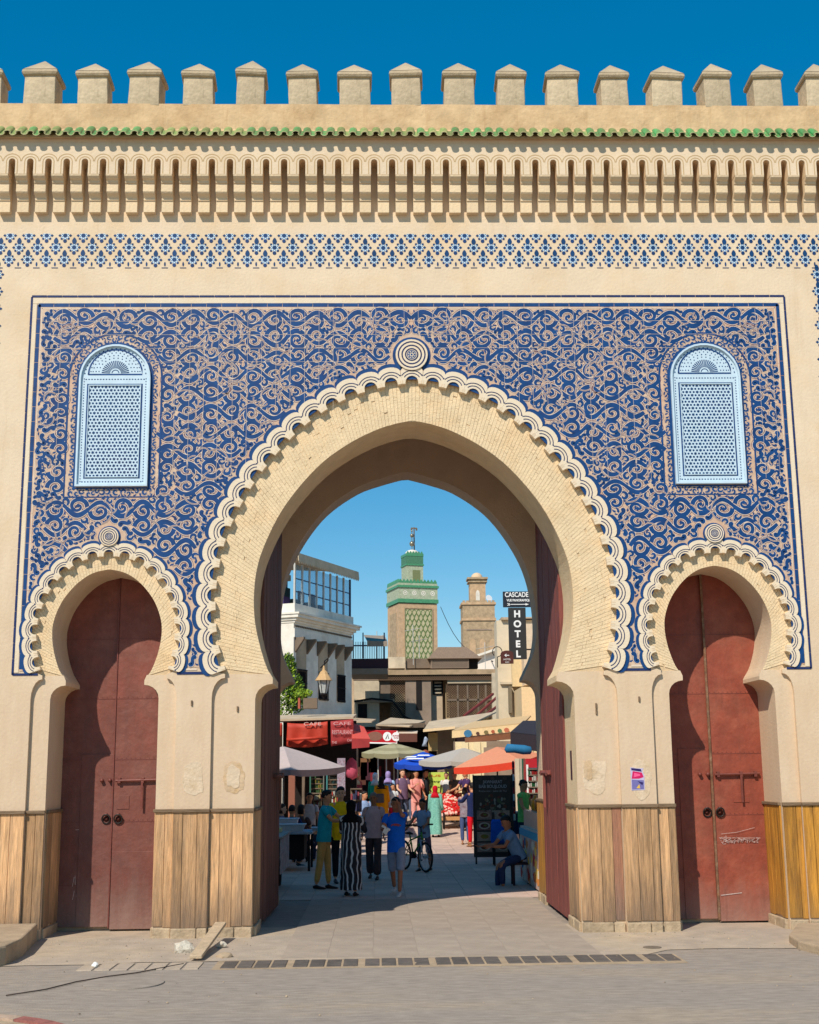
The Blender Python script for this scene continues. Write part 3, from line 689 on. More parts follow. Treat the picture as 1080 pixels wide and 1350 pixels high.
b.prism([(y, z) for y, z in prof], -0.081, 0.081, tf=tf); cm = b.mesh('corbel', M['corbel'])
for f_ in cm.polygons: pass
bm = bmesh.new(); bm.from_mesh(cm); bmesh.ops.recalc_face_normals(bm, faces=bm.faces); bm.to_mesh(cm); bm.free()
for k in range(-NB, NB):
    x = (k+0.5)*SP
    if abs(x) < W-0.2: inst('corbel', cm, gate, (x+random.uniform(-0.003, 0.003), random.uniform(-0.004, 0), random.uniform(-0.004, 0.0)))
b = MB(); b.box(-W, -0.27, 10.872, W, 0.0, 10.96); b.build('fascia', M['plaster'], gate)
b = MB(); b.add([(-W,-0.33,10.965),(W,-0.33,10.965),(W,-0.15,11.2),(-W,-0.15,11.2),(-W,-0.33,10.93),(W,-0.33,10.93),(W,-0.15,10.97),(-W,-0.15,10.97)], [(0,1,2,3),(0,4,5,1),(4,7,6,5)]); b.build('eave_bed', M['plaster_top'], gate)
def half_tile(r_, th, ln, y0, z0, sgn, sl_, mi, b):
    n = 8; k = len(b.v)
    for (yy, zz) in ((y0, z0), (y0+ln*math.cos(sl_), z0+ln*math.sin(sl_))):
        for rr_ in (r_, r_-th):
            for i in range(n+1):
                a = math.pi*i/n; b.v.append((rr_*math.cos(a), yy, zz+sgn*rr_*0.8*math.sin(a)))
    q = n+1
    for i in range(n):
        b.f.append((k+i, k+i+1, k+2*q+i+1, k+2*q+i)); b.m.append(mi)
        b.f.append((k+q+i, k+3*q+i, k+3*q+i+1, k+q+i+1)); b.m.append(mi)
        b.f.append((k+i, k+q+i, k+q+i+1, k+i+1)); b.m.append(1)
tiles = []
for mt in (M['tile_g'], M['tile_y']):
    b = MB()
    for q in range(3): half_tile(0.056, 0.012, 0.22, -0.42+q*0.045, 0.0+q*0.028, 1, R(42), 0, b)
    c_ = b.mesh('cap_tile', [mt, M['tile_edge']], False)
    b = MB()
    for q in range(2): half_tile(0.052, 0.012, 0.24, -0.43+q*0.05, 0.008+q*0.03, -1, R(42), 0, b)
    tiles.append((c_, b.mesh('pan_tile', [mt, M['tile_edge']], False)))
TP = 0.1625
for k in range(-45, 46):
    x = k*TP; q = (noise.noise(Vector((k*0.13, 3.1, 0)))+noise.noise(Vector((k*0.5, 1.1, 0)))*0.5 < 0.0) and k < 20 and k > -30
    q = int(q or (k < -30 and random.random() < 0.75))
    inst('cap_tile', tiles[q][0], gate, (x+random.uniform(-0.004, 0.004), random.uniform(-0.008, 0.008), 10.945+random.uniform(-0.006, 0.006)), (0, R(random.uniform(-4, 4)), 0))
    inst('pan_tile', tiles[q][1], gate, (x+TP/2, random.uniform(-0.008, 0.008), 10.945+random.uniform(-0.004, 0.004)))
b = MB(); n = 150
for i in range(n+1):
    x = -W+2*W*i/n; z = 11.53+0.008*noise.noise(Vector((x*0.9, 0, 0)))
    b.v += [(x, -0.205+0.006*noise.noise(Vector((x*2, 0, 1))), 11.0), (x, -0.2, z), (x, 0.5, z+0.002), (x, 0.5, 11.0)]
for i in range(n):
    k = i*4
    for q in range(3): b.f.append((k+q, k+q+4, k+q+5, k+q+1)); b.m.append(0)
b.build('parapet', M['plaster_top'], gate)
b = MB(); b.box(-W, 0.5, 11.1, W, 3.8, 11.3); b.build('terrace', M['sand'], gate)
def merlon_mesh():
    b = MB(); n = 5
    for i in range(n+1):
        z = i/n*0.47; a = 0.215-0.006*i/n+random.uniform(-0.003, 0.003)
        b.v += [(-a, -0.195, z), (a, -0.195, z), (a, 0.20, z), (-a, 0.20, z)]
    for i in range(n):
        for q in range(4): b.f.append((i*4+q, i*4+(q+1) % 4, i*4+4+(q+1) % 4, i*4+4+q)); b.m.append(0)
    me = b.mesh('merlon', M['merlon'])
    b = MB(); b.taper((0, 0), 0.225, 0.22, 0.46, 0.245, 0.24, 0.49); b.taper((0, 0), 0.245, 0.24, 0.49, 0.235, 0.235, 0.545)
    b.add([(-0.235,-0.235,0.546),(0.235,-0.235,0.546),(0.235,0.235,0.546),(-0.235,0.235,0.546),(0,0,0.81)], [(0,1,4),(1,2,4),(2,3,4),(3,0,4)])
    return me, b.mesh('merlon_cap', M['merlon_cap'])
mx0 = at(53, 97, Y=-0.2).x; msp = (at(1012, 97, Y=-0.2).x-mx0)/14
for k in range(-5, 20):
    x = mx0+k*msp
    if abs(x) > W-0.25: continue
    me, mc = merlon_mesh()
    sc = (random.uniform(0.92, 1.07), 1, random.uniform(0.95, 1.04))
    o = inst('merlon', me, gate, (x+random.uniform(-0.012, 0.012), 0, 11.515), (0, R(random.uniform(-1.6, 1.6)), R(random.uniform(-3, 3))), sc)
    c_ = inst('merlon_cap', mc, o, (0, 0, 0))
    bv = o.modifiers.new('bevel', 'BEVEL'); bv.width = 0.012; bv.segments = 2; bv = c_.modifiers.new('bevel', 'BEVEL'); bv.width = 0.012; bv.segments = 2
# plank dado: each plank its own piece; rail above, stone plinth below
def dado(x0, x1, y, mats, side=None, z0=0.14, z1=1.57):
    """front-facing run x0..x1 at depth y, or with side=+1/-1 a run along y from x0 to x1 on the plane x=y"""
    p = x0
    while p < x1-0.02:
        wd = min(random.uniform(0.11, 0.2), x1-p)
        if x1-p-wd < 0.05: wd = x1-p
        b = MB(); zb = z0+random.uniform(-0.015, 0.02); t_ = random.uniform(0.016, 0.024)
        if side is None: b.box(p+0.003, y-t_, zb, p+wd-0.003, y+0.004, z1)
        else: b.box(y if side > 0 else y-t_, p+0.003, zb, y+t_ if side > 0 else y, p+wd-0.003, z1)
        b.build('plank', M[random.choice(mats)], gate, bevel=0.003)
        p += wd
    b = MB()
    if side is None: b.box(x0-0.01, y-0.045, z1, x1+0.01, y+0.002, z1+0.045)
    else: b.box(y-0.002 if side > 0 else y-0.04, x0, z1+0.002, y+0.04 if side > 0 else y+0.002, x1, z1+0.043)
    b.build('rail', M['rail'], gate, bevel=0.008)
    p = x0
    while p < x1-0.02:
        wd = min(random.uniform(0.25, 0.5), x1-p)
        if x1-p-wd < 0.12: wd = x1-p
        b = MB(); d = random.uniform(0.03, 0.05)
        if side is None: b.box(p+0.004, y-d, -0.02, p+wd-0.004, y+0.003, z0-0.012)
        else: b.box(y-0.003 if side > 0 else y-d, p+0.004, -0.02, y+d if side > 0 else y+0.003, p+wd-0.004, z0-0.012)
        b.build('plinth_stone', M['plinth'], gate, bevel=0.012); p += wd
L3 = ['plank', 'plank', 'plank']; RR = ['plank', 'plank', 'plank_red']; GG = ['plank_gold']
dado(-2.69, -2.13, YJ, RR); dado(-3.165, -2.70, 0.0, L3); dado(-3.41, -3.168, YJ, L3)
dado(-5.085, -4.84, YJ, L3); dado(-6.7, -5.085, 0.0, L3)
dado(2.13, 2.69, YJ, RR+['plank_red']); dado(2.70, 3.165, 0.0, L3); dado(3.168, 3.41, YJ, L3)
dado(4.84, 5.085, YJ, GG); dado(5.085, 6.7, 0.0, GG)
dado(0.12, 1.0, -2.13, L3, side=1); dado(0.12, 1.0, 2.13, L3, side=-1)
dado(0.12, 0.87, -CX-0.715, L3, side=1); dado(0.12, 0.87, CX-0.715, L3, side=1)
dado(0.12, 0.87, -CX+0.715, L3, side=-1); dado(0.12, 0.87, CX+0.715, GG, side=-1)
dado(3.5, 4.4, 2.14, GG, side=-1); dado(3.9, 4.4, -2.14, L3, side=1)
# small plastered-over patches and cracks on the piers
def blot(cx, cz, rx, rz, y, mt, seed, name='plaster_patch'):
    g = MB(); n = 26; pts = []
    for k in range(n):
        a = 2*math.pi*k/n; q = 1+0.28*noise.noise(Vector((math.cos(a)*1.7+seed, math.sin(a)*1.7, seed)))
        sq = 1/max(abs(math.cos(a)), abs(math.sin(a)))**0.6
        pts.append((cx+rx*q*sq*math.cos(a), cz+rz*q*sq*math.sin(a)))
    g.prism(pts, y-0.004, y-0.0005, back=False); return g.build(name, mt, gate)
M['patch'] = mat('pale_patch', (0.66, 0.51, 0.355), 0.95, 0.12, 9, 0.45, 30, stain=(0.52, 0.36, 0.19), samt=0.7, sscale=7)
M['patch2'] = mat('ochre_patch', (0.60, 0.43, 0.27), 0.95, 0.12, 9, 0.45, 30, stain=(0.45, 0.28, 0.12), samt=0.7, sscale=7)
blot(-2.92, 2.0, 0.13, 0.2, 0, M['patch'], 1); blot(-2.40, 2.02, 0.14, 0.2, YJ, M['patch2'], 2); blot(-2.40, 2.02, 0.09, 0.14 , YJ-0.005, M['patch'], 2.6)
blot(2.36, 1.98, 0.16, 0.22, YJ, M['patch'], 3); blot(2.28, 2.06, 0.06, 0.12 , YJ-0.005, M['patch2'], 4); blot(2.97, 1.93, 0.13, 0.24, 0, M['patch'], 5)
# torn poster on the pier
post = empty('poster', 'small torn magenta and violet poster pasted on the right pier', 'poster', loc=(2.92, -0.0045, 1.94))
b = MB(); b.prism([(-0.085,-0.15),(0.09,-0.145),(0.092,0.04),(0.07,0.10),(0.085,0.135),(0.0,0.135),(-0.09,0.15)], -0.003, -0.0005, back=False); b.build('sheet', simple('poster_paper', 190, 180, 205, 0.6), post)
b = MB(); b.prism([(-0.078,-0.14),(0.08,-0.135),(0.083,-0.02),(-0.078,-0.01)], -0.004, -0.003, back=False, mi=0); b.prism([(-0.078,0.0),(0.02,0.0),(0.083,0.02),(0.06,0.08),(-0.06,0.10)], -0.004, -0.003, back=False, mi=1)
b.prism([(-0.078,0.11),(0.06,0.09),(0.05,0.125),(-0.078,0.14)], -0.004, -0.003, back=False, mi=2); b.prism([(-0.02,-0.12),(0.03,-0.125),(0.02,-0.07)], -0.0047, -0.004, back=False, mi=3); b.prism([(0.0,-0.03),(0.075,-0.05),(0.06,-0.085),(0.03,-0.06)], -0.0047, -0.004, back=False, mi=2)
b.prism([(-0.05,0.02),(0.04,0.04),(0.03,0.06),(-0.04,0.075)], -0.0047, -0.004, back=False, mi=4)
b.build('print', [simple('poster_lilac', 110, 105, 160), simple('poster_magenta', 200, 20, 90), simple('poster_navy', 40, 30, 90), simple('poster_yellow', 225, 180, 70), simple('poster_pink', 240, 90, 140)], post)
# red sheet-metal doors of the side arches
def side_door(s):
    cx = s*CX; y = 0.88
    lab = 'dark red double door of the %s side arch' % ('left' if s < 0 else 'right')
    wdm = M['red_door'] if s < 0 else M['red_door2']
    for t in (-1, 1):
        x0, x1 = (cx-0.80, cx-0.004) if t < 0 else (cx+0.004, cx+0.80)
        yy = y-(0.035 if t > 0 else 0.0)
        b = MB(); b.box(x0, yy, 0.06 if t < 0 else 0.03, x1, yy+0.05, 4.95); d = b.build('door_leaf', wdm, gate, bevel=0.006)
        g = MB()
        if t > 0: g.box(x0+0.01, yy-0.012, 0.031, x1-0.01, yy, 1.04)
        else: g.box(x0+0.35, yy-0.010, 0.061, x1-0.01, yy, 2.34)
        g.build('lower_sheet', wdm, d, bevel=0.004)
        g = MB()
        if t > 0: g.box(x0+0.02, yy-0.0145, 0.035, x1-0.02, yy-0.012, 0.5+0.05*s)
        else: g.box(x0+0.03, yy-0.003, 0.065, x0+0.34, yy, 0.55)
        g = MB(); zz_ = 0.6
        while zz_ < 4.7:
            g.box(x0+0.01, yy-0.004, zz_, x1-0.01, yy-0.0005, zz_+0.006)
            for q in range(12): g.box(x0+0.03+q*0.063, yy-0.006, zz_+0.02, x0+0.038+q*0.063, yy-0.0005, zz_+0.028)
            zz_ += 0.83
        g.build('sheet_seams', M['door_iron'], d, kind='stuff')
        g = MB(); hx = cx+t*0.085
        g.tube([(hx+0.055*math.cos(a), yy-0.03-0.012*math.sin(a), 1.47+0.06*math.sin(a)) for a in np.linspace(0, 2*math.pi, 14)], 0.011, 6, caps=False)
        g.build('pull_ring', M['iron'], d, smooth=True)
        g = MB(); g.tube([(hx, yy-0.002, 1.53), (hx, yy-0.045, 1.53)], 0.022, 8); g.lathe([(0.04, -0.006), (0.03, 0.0)], (0, 0, 0), 10); 
        g.v = [v if i < 16 else (hx+v[0], yy-0.006+v[2], 1.47+v[1]) for i, v in enumerate(g.v)]; g.build('ring_boss', M['door_iron'], d, smooth=True)
        if t > 0:
            g = MB(); g.tube([(x0+0.03, yy-0.04, 1.98), (x1-0.14, yy-0.04, 1.99)], 0.018, 8); 
            for q in (0.06, 0.38, 0.58): g.box(x0+q, yy-0.055, 1.945, x0+q+0.04, yy-0.001, 2.02)
            g.box(x0+0.38, yy-0.06, 1.60, x0+0.41, yy-0.045, 1.97); g.build('bolt', M['door_iron'], d, bevel=0.003)
            g = MB(); g.box(x0+0.28 if s > 0 else x0+0.05, yy-0.008, 1.60, x0+0.50 if s > 0 else x0+0.22, yy, 1.78 if s < 0 else 1.72); g.build('repair_plate', wdm, d, bevel=0.003)
        else:
            for q in (-0.16, -0.05):
                g = MB(); g.tube([(cx+q, yy+0.0, 1.985), (cx+q, yy-0.06, 1.985)], 0.026, 8); g.build('bolt_staple', M['door_iron'], d, smooth=True)
    if s > 0:
        g = MB(); g.box(cx-0.02, y-0.06, 0.05, cx+0.012, y-0.036, 4.9); g.build('door_astragal', simple('worn_edge', 120, 84, 60, 0.8, 0.4, stain=(0.28, 0.2, 0.13), samt=0.7, sscale=9), gate, bevel=0.003)
        g = MB()
        for k in range(70):
            x = cx+0.06+0.52*k/70; z = 1.09+0.012*math.sin(k*0.9)+random.uniform(-0.03, 0.03)
            g.ribbon([(x, z), (x+random.uniform(0.01, 0.03), z+random.uniform(-0.02, 0.03)), (x+random.uniform(0.0, 0.05), z+random.uniform(-0.02, 0.02))], 0.006, y-0.0545, 0)
        g.ribbon([(cx+0.05, 1.13), (cx+0.62, 1.12)], 0.006, y-0.0545); g.ribbon([(cx+0.08, 1.18), (cx+0.3, 1.2), (cx+0.55, 1.26)], 0.005, y-0.0545); g.ribbon([(cx+0.03, 0.37), (cx+0.32, 0.40)], 0.012, y-0.0555)
        g.build('chalk_scribble', M['scratch'], gate, kind='stuff')
    else:
        g = MB(); g.box(cx-0.012, y-0.048, 0.05, cx+0.003, y-0.001, 4.9); g.build('door_astragal', M['door_iron'], gate)
        g = MB()
        for k in range(12): x = cx-0.45+random.uniform(-0.05, 0.05); z = random.uniform(0.4, 0.85); g.ribbon([(x, z), (x+random.uniform(-0.02, 0.02), z-0.12)], 0.006, y-0.0045)
        g.ribbon([(cx-0.5, 1.33), (cx-0.42, 1.335), (cx-0.3, 1.33)], 0.006, y-0.0025)
        g.build('scratch_marks', M['scratch'], gate, kind='stuff')
side_door(-1); side_door(1)
# the great door leaves folded back inside the passage
def great_leaf(s):
    d = empty('great_door_leaf', parent=gate, loc=(s*2.16, 1.02, 0)); d.rotation_euler = (0, 0, R(0 if s > 0 else -1.6))
    mt = M['red_boards'] if s > 0 else M['brown_door']  # same brownish-red wood; the left leaf's shade is put into its darker colour
    for k in range(14):
        b = MB(); y0 = k*0.172; t_ = random.uniform(0, 0.008)
        b.box(-0.05 if s > 0 else -0.04-t_, y0+0.003, 0.06, 0.04+(t_ if s < 0 else 0), y0+0.169, 7.6)
        if s > 0:
            for v in range(len(b.v)): x_, y_, z_ = b.v[v]; b.v[v] = (x_-(t_ if x_ < 0 else 0), y_, z_)
        b.build('door_board', mt, d, bevel=0.003)
    b = MB(); b.tube([(-s*0.10, 1.35, 2.02), (-s*0.10, 2.3, 2.02)], 0.028, 8); b.box(-s*0.10-0.02, 1.9, 1.5, -s*0.10+0.02, 1.94, 2.0); b.box(min(-s*0.13, -s*0.04), 1.45, 1.98, max(-s*0.13, -s*0.04), 1.52, 2.06); b.box(min(-s*0.13, -s*0.04), 2.12, 1.98, max(-s*0.13, -s*0.04), 2.19, 2.06)
    b.build('bolt', mt, d, bevel=0.004)
great_leaf(1); great_leaf(-1)
b = MB(); b.box(2.125, 0.45, 1.93, 2.1295, 0.58, 2.32); o = b.build('sticker', simple('sticker_dark', 70, 30, 45), gate)
for (x, z) in ((-2.96, 2.98), (-2.36, 2.9), (2.99, 2.98), (2.42, 2.9), (2.42, 2.82)):
    b = MB(); yy = 0.0 if abs(x) > 2.7 else YJ; b.box(x-0.012, yy-0.02, z-0.035, x+0.012, yy, z+0.035); b.build('iron_stud', M['rail'], gate, bevel=0.004)
# ------------------------------------------------------------------ paving, kerbs and litter
b = MB(); cnt = 0; far = MB()
slab_me = []
for v in range(6):
    q = MB(); q.box(0.001, 0.001, 0, 0.519, 0.949, 0.005); slab_me.append(q.mesh('paving_slab', M['slab']))
slab_me2 = []
for v in range(4):
    q = MB(); q.box(0.003, 0.003, 0, 0.517, 0.947, 0.006); slab_me2.append(q.mesh('paving_slab', M['street_slab']))
pave = struct(empty('pavement')); 
for j in range(34):
    y = -1.95+0.95*j
    for i in range(-7 if y > 4.4 else -4, 10 if y > 4.4 else 4):
        x = i*0.52-0.05
        if y < 0.5 and not (-2.1 < x < 1.6): continue
        if 0.5 <= y < 4.4 and not (-2.1 < x < 1.62): continue
        z = 0.006+random.uniform(0, 0.0015)+gz(y)
        if cnt < 290 and y < 19: inst('paving_slab', random.choice(slab_me if y < 3.9 else slab_me2), pave, (x, y, z)); cnt += 1
        else: far.add([(x+0.004, y+0.004, gz(y)+0.009), (x+0.516, y+0.004, gz(y)+0.009), (x+0.516, y+0.946, gz(y+0.946)+0.009), (x+0.004, y+0.946, gz(y+0.946)+0.009)], [(0, 1, 2, 3)])
far.build('far_paving', M['street_slab'], pave, kind='stuff')
# dusty apron in front of the gate, one sheet with a ragged front edge
b = MB(); n = 60; xs = np.linspace(-9.5, 9.5, n+1)
for i, x in enumerate(xs):
    yf = -2.02+0.04*x*0.3+0.10*noise.noise(Vector((x*1.3, 0, 5)))
    if x < -3.4: yf -= 0.12
    if x > 2.8: yf += 0.35
    b.v += [(x, yf, 0.006), (x, 1.05, 0.006)]
for i in range(n): b.f.append((2*i, 2*i+2, 2*i+3, 2*i+1)); b.m.append(0)
M['apron'] = mat('apron_dust', (0.42, 0.34, 0.26), 0.9, 0.16, 3.2, 0.5, 45, stain=(0.52, 0.40, 0.265), samt=0.85, sscale=0.55)
struct(b.build('apron', M['apron']))
b2 = [o for o in pave.children]
# drain covers across the street
dr = struct(empty('drain'))
k = 0; x = -2.22
while x < 2.72:
    y0 = -2.60+0.10*(x+2.2)/4.9+0.0; q = MB(); h = random.uniform(-0.003, 0.002)
    q.box(x, y0+0.03*(k % 2)*0, -0.02, x+0.158, y0+0.50, 0.012+h); q.build('drain_cover', M['drain'], dr, bevel=0.006)
    k += 1; x += 0.182+(0.055 if k % 4 == 0 else 0)
x = -2.45
for k in range(7):
    q = MB(); q.box(x-0.165, -2.62, -0.02, x, -2.14, 0.011); q.build('drain_cover', M['apron'], dr, bevel=0.006); x -= 0.19
q = MB(); q.box(-2.3, -2.66, 0.001, 2.85, -1.98, 0.0045); q.build('drain_channel', M['sand'], dr)
pb = MB(); rnd = random.Random(21)
for k in range(420):
    if k % 3: x = rnd.choice([rnd.uniform(-5.2, -2.0), rnd.uniform(2.0, 5.4)]); y = -rnd.random()**2*1.9-0.06
    else: x = rnd.uniform(-6, 6); y = rnd.uniform(-5.5, -0.3)
    r_ = rnd.uniform(0.003, 0.010)*(1 if k % 9 else 1.6); n_ = 5
    pb.lathe([(r_, 0.0), (r_*0.9, r_*0.5), (r_*0.3, r_*0.8)], (x, y, 0.006), n_, mi=rnd.randrange(3))
tag(pb.build('grit', [M['plinth'], M['drain2'], M['sand']]), 'loose grit and pebbles scattered on the road before the gate', 'grit', kind='stuff')
# raised concrete block, left
def poly_slab(pts, z0, z1, name, mt, **k):
    b = MB(); n = len(pts); b.v = [(x, y, z1) for x, y in pts]+[(x+0.0, y, z0) for x, y in pts]
    b.f = [tuple(range(n))]+[(i, i+n, (i+1) % n+n, (i+1) % n) for i in range(n)]; b.m = [0]*(n+1)
    o = b.build(name, mt, **k); return o
def gp(px, py, z=0.0): v = at(px, py, Z=z); return (v.x, v.y)
pts = [gp(-60, 1258, 0.22), gp(8, 1246, 0.22), gp(30, 1236, 0.22), gp(50, 1217, 0.22), (-5.0, -0.05), (-7, -0.05)]
o = poly_slab(pts, -0.02, 0.22, 'concrete_step', M['sand'], bevel=0.025); tag(o, 'rough raised concrete step at the foot of the left pier', 'step')
pts = [gp(1040, 1232, 0.1), gp(1052, 1240, 0.1), gp(1085, 1248, 0.1), gp(1130, 1250, 0.1), (6.9, -0.06), (4.9, -0.06)]
o = poly_slab(pts, -0.02, 0.10, 'concrete_step', M['sand'], bevel=0.02); tag(o, 'low broken concrete step at the foot of the right pier', 'step')
b = MB(); cx, cy = gp(-175, 1420)
ring = []
for a in np.linspace(-1.5, 2.4, 16): ring.append((cx+1.55*math.cos(a), cy+0.1+1.55*math.sin(a)))
isl = struct(empty('traffic_island'))
pts = [(cx+1.35*math.cos(a), cy+0.1+1.35*math.sin(a)) for a in np.linspace(0, 2*math.pi, 30, endpoint=False)]
o = poly_slab(pts, -0.02, 0.13, 'island_top', M['sand']); o.parent = isl
kr = simple('kerb_red', 150, 92, 82, 0.85, 0.25, bump=0.4); kw = simple('kerb_buff', 175, 150, 128, 0.85, 0.2, bump=0.4)
A = np.linspace(0, 2*math.pi, 25)
for i in range(24):
    b = MB(); a0, a1 = A[i]+0.002, A[i+1]-0.002
    for (r_, z) in ((1.33, 0.13), (1.33, 0.15), (1.44, 0.155), (1.51, 0.12), (1.54, -0.02)):
        for a in (a0, (a0+a1)/2, a1): b.v.append((cx+r_*math.cos(a), cy+0.1+r_*math.sin(a), z))
    for r_ in range(4):
        for c in range(2): b.f.append((r_*3+c, r_*3+3+c, r_*3+4+c, r_*3+c+1)); b.m.append(0)
    b.f += [(0, 3, 6, 9, 12), (14, 11, 8, 5, 2)]; b.m += [0, 0]
    b.build('kerb_stone', kr if (i // 2) % 2 else kw, isl, smooth=False)
def rock(name, loc, r_, mt, seed, flat=0.6):
    bm = bmesh.new(); bmesh.ops.create_icosphere(bm, subdivisions=2, radius=r_)
    for v in bm.verts:
        q = 1+0.5*noise.noise(v.co/r_*1.1+Vector((seed, 0, 0)))+0.15*noise.noise(v.co/r_*4); v.co *= q; v.co.z *= flat
    me = bpy.data.meshes.new(name); bm.to_mesh(me); bm.free(); me.materials.append(mt); o = bpy.data.objects.new(name, me); COL.objects.link(o); o.location = loc; return o
whp = simple('plaster_lump', 200, 190, 172, 0.9, 0.2, bump=0.8)
x, y = gp(243, 1256); tag(rock('rubble_lump', (x, y, 0.05), 0.12, whp, 3, 0.75), 'jagged whitish lump of plaster on the pavement by the left pier', 'rubble')
x, y = gp(290, 1262); tag(rock('rubble_lump', (x+0.05, y-0.02, 0.02), 0.085, M['sand'], 8, 0.45), 'small brown stone lying beside the loose plank', 'rubble')
x, y = gp(292, 1250); tag(rock('rubble_lump', (x, y, 0.04), 0.06, whp, 15, 0.7), 'small pale stone propping up the loose plank', 'rubble')
p0, p1 = gp(258, 1268), gp(291, 1240); b = MB(); L = math.hypot(p1[0]-p0[0], p1[1]-p0[1]); an = math.atan2(p1[1]-p0[1], p1[0]-p0[0])
b.box(0, -0.07, 0.0, L, 0.07, 0.04); o = b.build('loose_plank', simple('grey_board', 188, 165, 135, 0.9, 0.2, bump=0.6), loc=(p0[0], p0[1], 0.03), rot=(0, R(-5), an), bevel=0.008); tag(o, 'weathered loose plank lying in front of the left pier', 'plank')
x, y = gp(125, 1276); tag(rock('paper_ball', (x, y, 0.035), 0.035, simple('white_paper', 235, 232, 225), 2, 0.9), 'small crumpled white paper ball on the road', 'litter')
b = MB(); pts = [gp(a, c) for a, c in ((8, 1314), (60, 1306), (100, 1296), (140, 1289), (180, 1284), (215, 1277), (242, 1272))]; b.tube([(x, y, 0.012) for x, y in pts], 0.0065, 6)
tag(b.build('cable', simple('rubber', 70, 58, 52, 0.8), smooth=True), 'thin black cable lying across the road at left', 'cable')
for (px, py, rx, lab) in ((163, 1297, 0.45, 'worn oval manhole cover in the road, left'), (860, 1250, 0.12, 'small round cover in the pavement before the right pier')):
    x, y = gp(px, py); b = MB(); b.lathe([(rx*0.9, -0.01), (rx*0.9, 0.0125), (rx*0.82, 0.0145), (0.01, 0.0145)], (x, y, 0), 28); b.build('manhole_cover', M['drain2' if rx < 0.2 else 'road'])
    o = bpy.context.scene.objects[-1] if False else [q for q in COL.objects if q.name.startswith('manhole_cover')][-1]; tag(o, lab, 'manhole cover')

# ------------------------------------------------------------------ the street behind the gate
C = {}
C['white'] = mat('white_render', (0.82, 0.75, 0.64), 0.9, 0.12, 1.4, 0.3, 20, stain=(0.46, 0.38, 0.29), samt=0.5, sscale=0.9)
C['beige'] = mat('beige_render', (0.62, 0.51, 0.36), 0.9, 0.14, 1.2, 0.3, 15, stain=(0.32, 0.25, 0.17), samt=0.7, sscale=0.7)
C['tan'] = mat('tan_render', (0.52, 0.39, 0.26), 0.9, 0.16, 1.2, 0.3, 15, stain=(0.25, 0.18, 0.12), samt=0.7, sscale=0.7)
C['brown'] = mat('brown_render', (0.29, 0.21, 0.15), 0.9, 0.2, 1.4, 0.3, 15)
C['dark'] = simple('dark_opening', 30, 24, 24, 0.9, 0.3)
C['wood'] = mat('grey_wood', (0.20, 0.145, 0.10), 0.85, 0.3, 3, 0.5, 12, stain=(0.10, 0.07, 0.05), samt=0.5, sscale=3)
C['sheet'] = mat('canvas_beige', (0.56, 0.44, 0.30), 0.85, 0.15, 2, 0.3, 10, stain=(0.40, 0.30, 0.19), samt=0.6, sscale=1.4)
C['glass'] = simple('smoked_glass', 60, 80, 95, 0.1, 0.2, spec=0.7)
C['steel'] = simple('painted_post', 190, 188, 180, 0.5, 0.1)
C['bluesteel'] = simple('blue_post', 40, 55, 90, 0.5, 0.15)
C['green'] = mat('green_faience', (0.07, 0.27, 0.13), 0.4, 0.2, 6, spec=0.5)
C['palegreen'] = mat('pale_green_faience', (0.40, 0.44, 0.30), 0.6, 0.25, 5, stain=(0.42, 0.40, 0.28), samt=0.6, sscale=3)
C['stone'] = mat('minaret_stone', (0.54, 0.36, 0.21), 0.92, 0.22, 2.2, 0.4, 12, stain=(0.50, 0.32, 0.19), samt=0.6, sscale=1.2)
C['stone2'] = mat('old_brick', (0.42, 0.30, 0.18), 0.92, 0.3, 2.5, 0.5, 12, stain=(0.36, 0.26, 0.16), samt=0.6, sscale=1.3)
C['red_cloth'] = mat('red_tarpaulin', (0.50, 0.045, 0.02), 0.6, 0.15, 3, 0.2, 8)
C['red_cloth2'] = mat('faded_red_cloth', (0.36, 0.035, 0.035), 0.7, 0.15, 3, 0.2, 8)
def mixrow(lo, hi, n, f):
    for i in range(n): f(i, lo+(hi-lo)*i/max(1, n-1))
# --- cafe with roof terrace, left
A0 = at(386, 1017, Y=31.0); d = Vector((math.sin(R(24.5)), math.cos(R(24.5)), 0)); nrm = Vector((d.y, -d.x, 0))
# far end where the photo's wall ends
def along(px, s_lo=0, s_hi=40):
    for _ in range(50):
        m_ = (s_lo+s_hi)/2; P = A0+d*m_; v = P-CAM; q = 540+FPX*v.dot(rt2)/v.dot(fw)
        if q < px: s_lo = m_
        else: s_hi = m_
    return m_
def zc(py, Y=31.0): return at(386, py, Y=Y).z
LEN = along(464)
cafe = empty('cafe_building', 'white plastered cafe building with glazed roof terrace, left of the street', 'building', loc=(A0.x, A0.y, 0), rotz=math.atan2(d.y, d.x))
# local frame: +x along the street wall, -y outwards to the street
zt = zc(795); zm = zc(812); zl = zc(838)
b = MB(); b.box(0, 0, -0.2, LEN, 7.0, zm-0.25); b.build('street_wall', C['white'], cafe)
b = MB(); b.box(0, -0.03, zm+0.12, LEN+0.1, 7.0, zt); b.build('parapet', C['white'], cafe)
b = MB()
for k, (e_, za, zb) in enumerate(((0.06, -0.25, -0.16), (0.14, -0.16, -0.06), (0.26, -0.06, 0.06), (0.32, 0.06, 0.13))): b.box(-e_*0.6, -e_, zm+za, LEN+e_, 7.0, zm+zb-0.002)
b.build('cornice', C['white'], cafe)
b = MB()
n = int(LEN/0.14)
for k in range(n): b.box(0.05+k*0.14, -0.035, zm-0.40, 0.05+k*0.14+0.07, -0.001, zm-0.33)
b.build('dentils', C['wood'], cafe, kind='stuff')
b = MB(); b.box(-0.02, -0.05, zl-0.05, LEN+0.02, -0.002, zl+0.28); b.build('string_course', C['white'], cafe)
